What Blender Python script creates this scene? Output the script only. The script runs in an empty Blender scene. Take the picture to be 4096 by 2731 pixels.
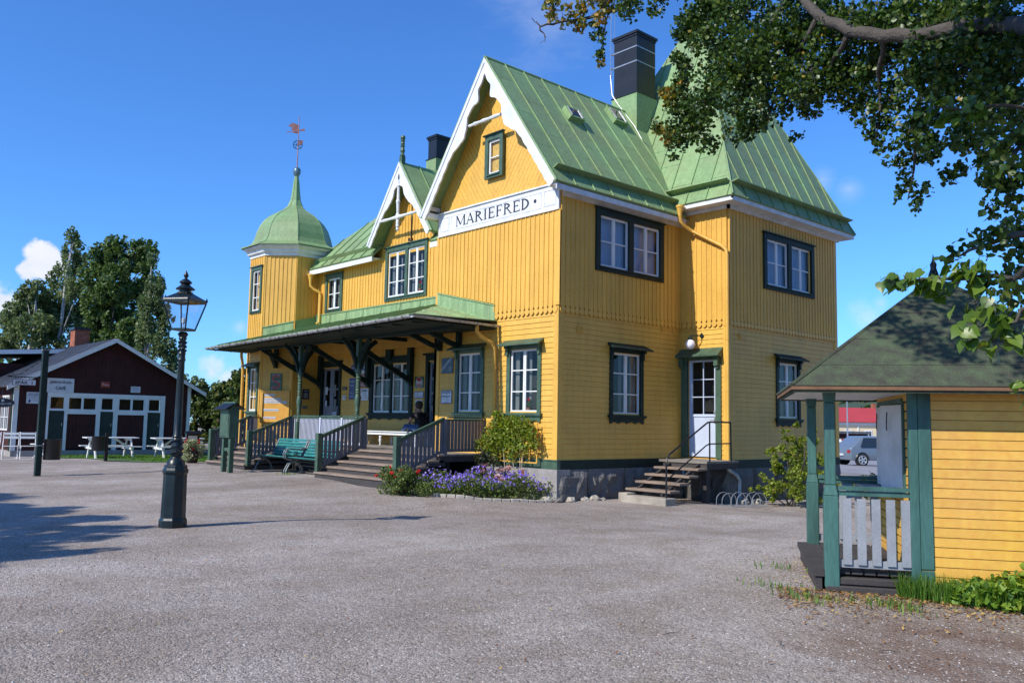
import bpy, math, random
import numpy as np
from mathutils import Vector, Matrix
random.seed(7); RNG = np.random.default_rng(11)
R_ = math.radians
scene = bpy.context.scene
COL = scene.collection
# ------------------------------------------------------------------ camera
cam_d = bpy.data.cameras.new('camera'); cam = bpy.data.objects.new('camera', cam_d); COL.objects.link(cam)
cam_d.sensor_width = 36.0; cam_d.lens = 3436.3/4096*36; cam_d.clip_end = 3000; cam_d.clip_start = 0.05
_r = Vector((0.673237, 0.739207, 0.018)); _u = Vector((0.057911, -0.07698, 0.995349)); _f = Vector((-0.737155, 0.669064, 0.094634))
_m = Matrix((( _r.x, _u.x, -_f.x, 12.6417), (_r.y, _u.y, -_f.y, -12.7936), (_r.z, _u.z, -_f.z, 0.0), (0, 0, 0, 1)))
cam.matrix_world = _m
scene.camera = cam
# ------------------------------------------------------------------ light
SUN_AZ = 3.0; SUN_EL = 40.0
sun_d = bpy.data.lights.new('sun', 'SUN'); sun = bpy.data.objects.new('sun', sun_d); COL.objects.link(sun)
sun_d.energy = 5.0; sun_d.angle = R_(0.53); sun_d.color = (1.0, 0.95, 0.86)
sun.rotation_euler = (R_(90-SUN_EL), 0, R_(-SUN_AZ)); sun.location = (0, -40, 60)
world = bpy.data.worlds.new('World'); scene.world = world; world.use_nodes = True
wn = world.node_tree.nodes; wl = world.node_tree.links; wn.clear()
w_out = wn.new('ShaderNodeOutputWorld'); w_bg = wn.new('ShaderNodeBackground'); w_bg.inputs[1].default_value = 0.11
w_sky = wn.new('ShaderNodeTexSky'); w_sky.sky_type = 'NISHITA'; w_sky.sun_disc = False
w_sky.sun_elevation = R_(SUN_EL); w_sky.sun_rotation = R_(180+SUN_AZ)
w_sky.air_density = 1.0; w_sky.dust_density = 0.2; w_sky.ozone_density = 4.5; w_sky.altitude = 0
w_tc = wn.new('ShaderNodeTexCoord')
def wmath(op, a, b=None, c=None):
    n = wn.new('ShaderNodeMath'); n.operation = op
    for i, x in enumerate((a, b, c)):
        if x is None: continue
        if isinstance(x, (int, float)): n.inputs[i].default_value = x
        else: wl.new(x, n.inputs[i])
    return n.outputs[0]
def wnoise(scale, detail, off=(0, 0, 0), zs=1.0):
    mp = wn.new('ShaderNodeMapping'); mp.inputs['Location'].default_value = off; mp.inputs['Scale'].default_value = (1, 1, zs)
    wl.new(w_tc.outputs['Generated'], mp.inputs[0])
    n = wn.new('ShaderNodeTexNoise'); n.inputs['Scale'].default_value = scale; n.inputs['Detail'].default_value = detail; n.inputs['Roughness'].default_value = 0.6
    wl.new(mp.outputs[0], n.inputs['Vector']); return n.outputs[0]
w_sep = wn.new('ShaderNodeSeparateXYZ'); wl.new(w_tc.outputs['Generated'], w_sep.inputs[0])
n_puff = wnoise(22.0, 8); n_wisp = wnoise(9.0, 7, (3, 1, 0), 3.0)
def cloud(d, inner, outer, noise, k, sharp):
    """soft cloud centred on direction d (sizes as angles in radians), broken up by noise"""
    v = wn.new('ShaderNodeVectorMath'); v.operation = 'DISTANCE'; wl.new(w_tc.outputs['Generated'], v.inputs[0]); v.inputs[1].default_value = d
    m = wn.new('ShaderNodeMapRange'); m.inputs['From Min'].default_value = outer; m.inputs['From Max'].default_value = inner
    wl.new(v.outputs['Value'], m.inputs['Value'])
    a = wmath('MULTIPLY_ADD', noise, k, -k*0.5); s = wmath('ADD', m.outputs[0], a)
    mm = wn.new('ShaderNodeMapRange'); mm.inputs['From Min'].default_value = 0.35; mm.inputs['From Max'].default_value = 0.35+sharp
    mm.interpolation_type = 'SMOOTHSTEP'; wl.new(s, mm.inputs['Value']); return mm.outputs[0]
cl = [ (cloud((-0.962, 0.228, 0.155), 0.0, 0.034, n_puff, 1.6, 0.25), 1.0), (cloud((-0.9655, 0.216, 0.147), 0.0, 0.02, n_puff, 1.6, 0.25), 0.95),
       (cloud((-0.976, 0.190, 0.112), 0.0, 0.034, n_puff, 1.6, 0.3), 0.9), (cloud((-0.912, 0.408, 0.040), 0.0, 0.035, n_puff, 1.8, 0.5), 0.7),
       (cloud((-0.918, 0.390, 0.050), 0.0, 0.03, n_puff, 1.8, 0.5), 0.75), (cloud((-0.905, 0.413, 0.10), 0.0, 0.02, n_puff, 1.2, 0.8), 0.35),
       (cloud((-0.650, 0.610, 0.455), 0.0, 0.13, n_wisp, 1.6, 1.3), 0.42), (cloud((-0.447, 0.854, 0.268), 0.0, 0.03, n_wisp, 1.0, 1.2), 0.45), (cloud((-0.425, 0.868, 0.255), 0.0, 0.03, n_wisp, 1.0, 1.2), 0.4),
       (cloud((-0.425, 0.897, 0.123), 0.0, 0.035, n_puff, 1.4, 0.8), 0.4), (cloud((-0.410, 0.903, 0.135), 0.0, 0.02, n_puff, 1.4, 0.8), 0.35),
       (cloud((-0.931, 0.357, 0.028), 0.0, 0.04, n_puff, 1.8, 0.6), 0.7)]
acc = None
for o_, k_ in cl:
    t_ = wmath('MULTIPLY', o_, k_); acc = t_ if acc is None else wmath('MAXIMUM', acc, t_)
w_shade = wn.new('ShaderNodeMixRGB'); w_shade.inputs[1].default_value = (5.6, 6.3, 8.2, 1); w_shade.inputs[2].default_value = (9.2, 9.2, 9.4, 1)
wl.new(n_puff, w_shade.inputs[0])
w_hs = wn.new('ShaderNodeMixRGB'); w_hs.blend_type = 'MULTIPLY'; w_hs.inputs[0].default_value = 1; w_hs.inputs[2].default_value = (0.66, 1.19, 1.85, 1)
wl.new(w_sky.outputs[0], w_hs.inputs[1])
w_mix = wn.new('ShaderNodeMixRGB'); wl.new(acc, w_mix.inputs[0]); wl.new(w_hs.outputs[0], w_mix.inputs[1]); wl.new(w_shade.outputs[0], w_mix.inputs[2])
wl.new(w_mix.outputs[0], w_bg.inputs[0]); wl.new(w_bg.outputs[0], w_out.inputs[0])
vs = scene.view_settings; vs.view_transform = 'Standard'; vs.look = 'None'; vs.gamma = 1; vs.exposure = 0.08; vs.use_curve_mapping = False
scene.cycles.max_bounces = 6; scene.cycles.transparent_max_bounces = 12; scene.cycles.use_denoising = True
scene.cycles.caustics_reflective = False; scene.cycles.caustics_refractive = False

# ------------------------------------------------------------------ terrain height
_CP = np.array([(-11.7,-2.4,-1.33),(-5.5,-2.5,-1.35),(-2.2,-2.5,-1.41),(-.9,-2.4,-1.47),(0,-.3,-1.6),(-.1,-1.2,-1.56),(1.8,1.3,-1.61),(1.5,5,-1.72),(3,4.3,-1.72),(1.4,9,-1.8),
 (.3,-8.1,-1.5),(.7,-8.1,-1.5),(.9,-3.8,-1.58),(12.6,-12.8,-1.5),(8.6,-5.1,-1.5),(7.5,-3,-1.5),(10,-8,-1.5),(4,-6,-1.53),(4,0,-1.62),(-24,-4,-1.58),(-24,3,-1.62),(-17,-3,-1.46),(-10,-7.2,-1.45),(-5,-6,-1.46),(-15,-8,-1.48),
 (-30,-8,-1.55),(0,-20,-1.5),(-10,-20,-1.5),(12,-20,-1.5),(-3,20,-1.75),(-12,14,-1.7),(8,12,-1.75),(-25,12,-1.7)])
def ground_np(x, y):
    x = np.asarray(x, float); y = np.asarray(y, float)
    d2 = (x[..., None]-_CP[:, 0])**2+(y[..., None]-_CP[:, 1])**2+0.15
    w = d2**-1.6; z = (w*_CP[:, 2]).sum(-1)/w.sum(-1)
    far = np.clip((np.hypot(x*0.6, np.maximum(y-8, 0)))/30-0.6, 0, 1)
    drop = -1.75-0.024*np.clip(np.maximum(y, 0)-25, 0, 140)
    t = np.clip((y-16)/12, 0, 1)
    z = z*(1-t)+drop*t
    return z
def ground(x, y): return float(ground_np(np.array(x), np.array(y)))

# ------------------------------------------------------------------ materials
M = {}
def mat(name, col, rough=0.6, var=0.10, nscale=3.0, bump=0.0, bscale=40.0, col2=None, fine=0.0, metal=0.0, spec=0.5, objvar=0.0, stretch=(1, 1, 1), dist=0.005, amount2=0.5, streak=0.0):
    m = bpy.data.materials.new(name); m.use_nodes = True; nt = m.node_tree; nd = nt.nodes; lk = nt.links
    b = nd['Principled BSDF']; b.inputs['Roughness'].default_value = rough; b.inputs['Metallic'].default_value = metal
    b.inputs['Specular IOR Level'].default_value = spec
    geo = nd.new('ShaderNodeNewGeometry'); mp = nd.new('ShaderNodeMapping'); mp.inputs['Scale'].default_value = stretch; lk.new(geo.outputs['Position'], mp.inputs[0])
    n1 = nd.new('ShaderNodeTexNoise'); n1.inputs['Scale'].default_value = nscale; n1.inputs['Detail'].default_value = 8; lk.new(mp.outputs[0], n1.inputs['Vector'])
    ramp = nd.new('ShaderNodeValToRGB'); e = ramp.color_ramp.elements; e[0].position = 0.3; e[1].position = 0.72
    c = Vector(col[:3]); c2 = Vector(col2) if col2 else c*(1-2.2*var)
    if col2: c2 = c.lerp(c2, amount2)
    e[0].color = (*c2, 1); e[1].color = (*(c*(1+var)), 1); lk.new(n1.outputs[0], ramp.inputs[0])
    out = ramp.outputs[0]
    if fine:
        n2 = nd.new('ShaderNodeTexNoise'); n2.inputs['Scale'].default_value = nscale*14; n2.inputs['Detail'].default_value = 4; lk.new(mp.outputs[0], n2.inputs['Vector'])
        mx = nd.new('ShaderNodeMixRGB'); mx.blend_type = 'OVERLAY'; mx.inputs[0].default_value = fine; lk.new(out, mx.inputs[1]); lk.new(n2.outputs[0], mx.inputs[2]); out = mx.outputs[0]
    if streak:
        ms = nd.new('ShaderNodeMapping'); ms.inputs['Scale'].default_value = (9, 9, 0.7); lk.new(geo.outputs['Position'], ms.inputs[0]); ns = nd.new('ShaderNodeTexNoise'); ns.inputs['Scale'].default_value = 1.0; ns.inputs['Detail'].default_value = 6; lk.new(ms.outputs[0], ns.inputs['Vector'])
        rs = nd.new('ShaderNodeMapRange'); rs.inputs['From Min'].default_value = 0.35; rs.inputs['From Max'].default_value = 0.62; rs.inputs['To Min'].default_value = 1-2*streak; rs.inputs['To Max'].default_value = 1+streak*.4; lk.new(ns.outputs[0], rs.inputs[0])
        hs = nd.new('ShaderNodeHueSaturation'); lk.new(rs.outputs[0], hs.inputs['Value']); lk.new(out, hs.inputs['Color']); out = hs.outputs[0]
    if objvar:
        oi = nd.new('ShaderNodeObjectInfo'); mr = nd.new('ShaderNodeMapRange'); mr.inputs['To Min'].default_value = 1-objvar; mr.inputs['To Max'].default_value = 1+objvar
        lk.new(oi.outputs['Random'], mr.inputs[0]); h = nd.new('ShaderNodeHueSaturation'); lk.new(mr.outputs[0], h.inputs['Value']); lk.new(out, h.inputs['Color']); out = h.outputs[0]
    lk.new(out, b.inputs['Base Color'])
    if bump:
        n3 = nd.new('ShaderNodeTexNoise'); n3.inputs['Scale'].default_value = bscale; n3.inputs['Detail'].default_value = 5; lk.new(mp.outputs[0], n3.inputs['Vector'])
        bp = nd.new('ShaderNodeBump'); bp.inputs['Strength'].default_value = bump; bp.inputs['Distance'].default_value = dist; lk.new(n3.outputs[0], bp.inputs['Height']); lk.new(bp.outputs[0], b.inputs['Normal'])
    M[name] = m; return m
YEL = (0.71, 0.405, 0.068)
mat('yellow_paint', YEL, 0.55, 0.05, 1.3, 0.35, 60, streak=0.04, col2=(0.58, 0.32, 0.05), fine=0.22, objvar=0.035, dist=0.003)
mat('yellow_paint_kiosk', (0.78, 0.44, 0.050), 0.55, 0.05, 1.1, 0.45, 50, col2=(0.60, 0.30, 0.13), fine=0.25, objvar=0.035, dist=0.003, streak=0.03, amount2=0.45)
mat('green_trim', (0.060, 0.112, 0.070), 0.5, 0.15, 5, 0.3, 60, fine=0.3, dist=0.003)
mat('dark_and_shaded_green_trim', (0.012, 0.028, 0.023), 0.6, 0.15, 5, 0.3, 60, fine=0.3, spec=0.25)  # shade of soffits and east trim put into the colour; also plain dark paint
mat('teal_post', (0.048, 0.135, 0.115), 0.55, 0.18, 4, 0.5, 50, fine=0.4, stretch=(1, 1, .15))
mat('green_roof', (0.200, 0.325, 0.142), 0.5, 0.10, 1.1, 0.35, 7, col2=(0.225, 0.27, 0.125), fine=0.3, objvar=0.08, spec=0.35, streak=0.05, amount2=0.8, dist=0.012)
mat('green_roof_pale', (0.235, 0.36, 0.165), 0.5, 0.10, 1.6, 0.35, 8, col2=(0.27, 0.34, 0.18), fine=0.3, objvar=0.06, spec=0.35, streak=0.14, dist=0.012)
mat('white_paint', (0.74, 0.74, 0.72), 0.5, 0.05, 3, 0.15, 60, col2=(0.55, 0.55, 0.53), fine=0.15, amount2=0.35)
mat('white_trim_aged', (0.70, 0.71, 0.72), 0.6, 0.06, 4, 0.4, 60, col2=(0.36, 0.36, 0.34), fine=0.35, amount2=0.4)
mat('black_metal', (0.008, 0.008, 0.010), 0.42, 0.3, 3, 0.1, 20, fine=0.3)
mat('lamp_paint', (0.006, 0.013, 0.015), 0.35, 0.3, 8, 0.3, 60, fine=0.3)
mat('grey_paint', (0.125, 0.13, 0.15), 0.55, 0.08, 4, 0.2, 50, fine=0.2)
mat('lilac_grey_paint', (0.55, 0.57, 0.66), 0.5, 0.05, 4, 0.1, 50, fine=0.15)
mat('grey_door', (0.20, 0.215, 0.25), 0.5, 0.06, 4, 0.1, 50)
mat('light_door', (0.50, 0.56, 0.68), 0.4, 0.04, 4)
mat('kiosk_grey', (0.28, 0.30, 0.33), 0.6, 0.08, 4, 0.3, 60, fine=0.25)
mat('wood_grey', (0.21, 0.185, 0.16), 0.8, 0.2, 6, 0.5, 50, col2=(0.09, 0.078, 0.068), fine=0.5, stretch=(.3, 1, 1))
mat('wood_brown', (0.25, 0.185, 0.14), 0.75, 0.2, 6, 0.5, 50, col2=(0.12, 0.09, 0.07), fine=0.5, stretch=(.3, 1, 1))
mat('wood_dark', (0.045, 0.039, 0.037), 0.75, 0.25, 5, 0.6, 40, col2=(0.03, 0.026, 0.024), fine=0.5)
mat('wood_red', (0.20, 0.10, 0.05), 0.75, 0.15, 5, 0.3, 40, fine=0.3)
mat('stone_smooth', (0.30, 0.28, 0.26), 0.85, 0.12, 2.2, 0.6, 25, col2=(0.20, 0.18, 0.165), fine=0.4)
mat('stone_rough', (0.15, 0.14, 0.13), 0.9, 0.25, 4, 1.0, 14, col2=(0.07, 0.065, 0.06), fine=0.5, dist=0.03)
mat('stone_pale', (0.42, 0.38, 0.32), 0.9, 0.15, 4, 0.8, 30, fine=0.4)
mat('concrete', (0.36, 0.32, 0.26), 0.9, 0.12, 4, 0.6, 50, fine=0.4)
mat('falu_red', (0.050, 0.0080, 0.0065), 0.85, 0.2, 3, 0.5, 40, fine=0.4, objvar=0.08)
mat('cafe_green', (0.010, 0.026, 0.022), 0.6, 0.2, 3)
mat('roof_felt', (0.058, 0.082, 0.042), 0.95, 0.25, 9, 0.9, 60, col2=(0.045, 0.036, 0.034), fine=0.9, dist=0.01, amount2=0.8)
mat('roof_sheet_dark', (0.11, 0.115, 0.125), 0.45, 0.15, 2, 0.1, 20)
mat('brick_red', (0.36, 0.11, 0.06), 0.9, 0.2, 8, 0.5, 60, fine=0.4)
mat('bench_green', (0.035, 0.205, 0.185), 0.38, 0.12, 6, 0.2, 60, fine=0.2)
mat('iron_grey', (0.18, 0.20, 0.20), 0.45, 0.25, 12, 0.4, 60, metal=0.3, fine=0.3)
mat('galvanised', (0.42, 0.43, 0.45), 0.38, 0.12, 6, 0.1, 30, metal=0.6)
mat('gutter_metal', (0.50, 0.51, 0.52), 0.40, 0.2, 5, 0.2, 20, col2=(0.16, 0.13, 0.11), metal=0.35, fine=0.4, amount2=0.7)
mat('copper_blue', (0.13, 0.22, 0.26), 0.4, 0.2, 10, metal=0.4)
mat('vane_red', (0.34, 0.15, 0.13), 0.5, 0.15, 10)
mat('bark', (0.070, 0.060, 0.050), 0.95, 0.3, 10, 1.0, 25, col2=(0.05, 0.043, 0.035), fine=0.7, dist=0.03)
mat('birch_bark', (0.52, 0.50, 0.46), 0.85, 0.1, 9, 0.5, 25, col2=(0.08, 0.07, 0.06), fine=0.4, stretch=(1, 1, 2.5), amount2=0.7)
mat('skin', (0.45, 0.24, 0.17), 0.5, 0.05, 10)
mat('shirt_black', (0.012, 0.010, 0.012), 0.85, 0.2, 20, 0.4, 30)
mat('denim', (0.060, 0.115, 0.25), 0.85, 0.25, 14, 0.5, 60, fine=0.4)
mat('shoe_black', (0.010, 0.010, 0.012), 0.6, 0.2, 20)
mat('hair_brown', (0.05, 0.028, 0.018), 0.7, 0.2, 40)
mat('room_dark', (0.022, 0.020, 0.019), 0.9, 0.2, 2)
mat('soil', (0.060, 0.045, 0.035), 0.95, 0.2, 8, 0.8, 40)
mat('curtain', (0.17, 0.17, 0.16), 0.9, 0.08, 6)
mat('sky_reflect_blind', (0.28, 0.34, 0.46), 0.8, 0.06, 4)  # blind tinted with the blue of sky reflected in the upper panes
mat('red_paint', (0.40, 0.012, 0.018), 0.3, 0.05, 4); mat('sign_blue', (0.015, 0.035, 0.16), 0.25, 0.1, 8, spec=0.6); mat('sign_navy', (0.012, 0.015, 0.045), 0.25, 0.1, 8)
mat('sign_green', (0.018, 0.075, 0.035), 0.25, 0.1, 8); mat('sign_red', (0.33, 0.035, 0.025), 0.25, 0.1, 8); mat('enamel_white', (0.62, 0.63, 0.66), 0.3, 0.05, 8)
mat('ink_black', (0.03, 0.033, 0.04), 0.5, 0.1, 8); mat('ink_blue', (0.03, 0.05, 0.18), 0.5, 0.1, 8); mat('ink_red', (0.28, 0.02, 0.02), 0.5, 0.1, 8); mat('ink_grey', (0.12, 0.12, 0.13), 0.5)
mat('sign_yellow', (0.72, 0.36, 0.05), 0.45, 0.06, 4); mat('ochre', (0.45, 0.30, 0.12), 0.6)
mat('asphalt', (0.27, 0.26, 0.265), 0.9, 0.1, 0.8, 0.3, 60, fine=0.2); mat('far_plaster', (0.74, 0.60, 0.38), 0.8, 0.03, 0.5); mat('far_roof_red', (0.45, 0.05, 0.05), 0.6, 0.05, 0.4)
mat('car_red', (0.40, 0.008, 0.014), 0.18, 0.02, 1, spec=0.8); mat('car_grey', (0.13, 0.165, 0.21), 0.2, 0.02, 1, spec=0.8); mat('car_white', (0.75, 0.77, 0.80), 0.25, 0.02, 1); mat('car_dark', (0.02, 0.022, 0.028), 0.2, 0.1, 1)
mat('car_glass', (0.02, 0.028, 0.035), 0.08, 0.1, 1, spec=0.9); mat('rubber', (0.015, 0.015, 0.015), 0.8, 0.1, 8); mat('rim_silver', (0.6, 0.62, 0.65), 0.3, 0.05, 8, metal=0.6)
mat('globe_white', (0.82, 0.78, 0.82), 0.25, 0.02, 3); mat('tail_red', (0.35, 0.01, 0.01), 0.2); mat('lamp_chrome', (0.7, 0.72, 0.75), 0.15, 0.03, 4, metal=0.7)
mat('terracotta', (0.05, 0.028, 0.022), 0.8, 0.2, 8); mat('hill_green', (0.030, 0.055, 0.032), 0.95, 0.25, 0.05, col2=(0.055, 0.08, 0.05))
mat('tan_metal', (0.42, 0.38, 0.30), 0.5, 0.1, 6)

def glass_mat(name, tint=(0.90, 0.95, 0.97), refl=0.03, rough=0.015):
    m = bpy.data.materials.new(name); m.use_nodes = True; nt = m.node_tree; nd = nt.nodes; lk = nt.links; nd.clear()
    o = nd.new('ShaderNodeOutputMaterial'); mx = nd.new('ShaderNodeMixShader'); t = nd.new('ShaderNodeBsdfTransparent'); g = nd.new('ShaderNodeBsdfGlossy'); lw = nd.new('ShaderNodeLayerWeight'); lw.inputs[0].default_value = 0.5; pw = nd.new('ShaderNodeMath'); pw.operation = 'POWER'; pw.inputs[1].default_value = 4.2; lk.new(lw.outputs['Facing'], pw.inputs[0]); fr = nd.new('ShaderNodeMath'); fr.operation = 'MULTIPLY_ADD'; fr.inputs[1].default_value = 0.45; fr.inputs[2].default_value = refl; lk.new(pw.outputs[0], fr.inputs[0])
    t.inputs[0].default_value = (*tint, 1); g.inputs['Roughness'].default_value = rough; g.inputs[0].default_value = (0.95, 0.97, 1, 1); pass
    ge = nd.new('ShaderNodeNewGeometry'); nz = nd.new('ShaderNodeTexNoise'); nz.inputs['Scale'].default_value = 3.0; nz.inputs['Detail'].default_value = 2; lk.new(ge.outputs['Position'], nz.inputs['Vector'])
    bp = nd.new('ShaderNodeBump'); bp.inputs['Strength'].default_value = 0.12; bp.inputs['Distance'].default_value = 0.02; lk.new(nz.outputs[0], bp.inputs['Height']); lk.new(bp.outputs[0], g.inputs['Normal'])
    lk.new(fr.outputs[0], mx.inputs[0]); lk.new(t.outputs[0], mx.inputs[1]); lk.new(g.outputs[0], mx.inputs[2]); lk.new(mx.outputs[0], o.inputs[0]); M[name] = m; return m
glass_mat('window_glass'); glass_mat('lantern_glass', (0.84, 0.90, 0.95), 0.07, 0.05)

def leaf_mat(name, cols, trans=0.35, rough=0.5):
    """per-leaf colour from the face attribute 'rnd'"""
    m = bpy.data.materials.new(name); m.use_nodes = True; nt = m.node_tree; nd = nt.nodes; lk = nt.links; b = nd['Principled BSDF']; o = nd['Material Output']
    at = nd.new('ShaderNodeAttribute'); at.attribute_name = 'rnd'; rp = nd.new('ShaderNodeValToRGB'); lk.new(at.outputs['Fac'], rp.inputs[0])
    while len(rp.color_ramp.elements) < len(cols): rp.color_ramp.elements.new(0.5)
    for e, (p, c) in zip(rp.color_ramp.elements, cols): e.position = p; e.color = (*c, 1)
    lk.new(rp.outputs[0], b.inputs['Base Color']); b.inputs['Roughness'].default_value = rough; b.inputs['Specular IOR Level'].default_value = 0.35
    tr = nd.new('ShaderNodeBsdfTranslucent'); h = nd.new('ShaderNodeHueSaturation'); h.inputs['Saturation'].default_value = 1.15; h.inputs['Value'].default_value = 1.6; lk.new(rp.outputs[0], h.inputs['Color']); lk.new(h.outputs[0], tr.inputs[0])
    mx = nd.new('ShaderNodeMixShader'); mx.inputs[0].default_value = trans; lk.new(b.outputs[0], mx.inputs[1]); lk.new(tr.outputs[0], mx.inputs[2]); lk.new(mx.outputs[0], o.inputs[0]); M[name] = m; return m
leaf_mat('linden_leaf', [(0, (0.018, 0.045, 0.009)), (0.6, (0.050, 0.098, 0.017)), (0.95, (0.10, 0.150, 0.025)), (0.992, (0.14, 0.16, 0.03)), (1, (0.40, 0.26, 0.03))], 0.22, 0.38)
leaf_mat('autumn_leaf', [(0, (0.06, 0.09, 0.02)), (0.5, (0.16, 0.17, 0.03)), (0.8, (0.35, 0.24, 0.04)), (1, (0.42, 0.20, 0.05))], 0.3)
leaf_mat('birch_leaf', [(0, (0.065, 0.10, 0.035)), (0.6, (0.135, 0.185, 0.07)), (1, (0.24, 0.27, 0.11))], 0.35)
leaf_mat('alder_leaf', [(0, (0.038, 0.072, 0.018)), (0.6, (0.085, 0.140, 0.032)), (1, (0.15, 0.20, 0.05))], 0.3)
leaf_mat('hedge_leaf', [(0, (0.045, 0.075, 0.022)), (0.6, (0.10, 0.145, 0.036)), (1, (0.19, 0.20, 0.055))], 0.3)
leaf_mat('shrub_leaf', [(0, (0.09, 0.125, 0.018)), (0.55, (0.20, 0.27, 0.035)), (0.88, (0.34, 0.40, 0.055)), (1, (0.30, 0.16, 0.06))], 0.4)
leaf_mat('bed_leaf', [(0, (0.05, 0.085, 0.022)), (0.7, (0.13, 0.18, 0.045)), (1, (0.22, 0.26, 0.06))], 0.3)
leaf_mat('weed_leaf', [(0, (0.06, 0.13, 0.02)), (0.6, (0.16, 0.28, 0.03)), (1, (0.34, 0.42, 0.06))], 0.35)
leaf_mat('grass_blade', [(0, (0.05, 0.12, 0.018)), (0.7, (0.10, 0.22, 0.025)), (1, (0.22, 0.30, 0.05))], 0.3)
leaf_mat('purple_petal', [(0, (0.22, 0.14, 0.60)), (0.6, (0.38, 0.26, 0.82)), (1, (0.62, 0.50, 0.90))], 0.35)
leaf_mat('pink_petal', [(0, (0.45, 0.16, 0.16)), (0.6, (0.62, 0.38, 0.36)), (1, (0.72, 0.62, 0.50))], 0.25)
leaf_mat('red_petal', [(0, (0.42, 0.008, 0.010)), (1, (0.65, 0.03, 0.03))], 0.2)
leaf_mat('cream_leaf', [(0, (0.10, 0.14, 0.04)), (0.5, (0.30, 0.33, 0.16)), (1, (0.55, 0.55, 0.36))], 0.25)
leaf_mat('litter', [(0, (0.12, 0.050, 0.025)), (0.45, (0.24, 0.11, 0.045)), (0.75, (0.42, 0.26, 0.08)), (1, (0.55, 0.42, 0.13))], 0.15, 0.7)
leaf_mat('seedling_leaf', [(0, (0.012, 0.02, 0.008)), (1, (0.05, 0.055, 0.02))], 0.2)

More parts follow.
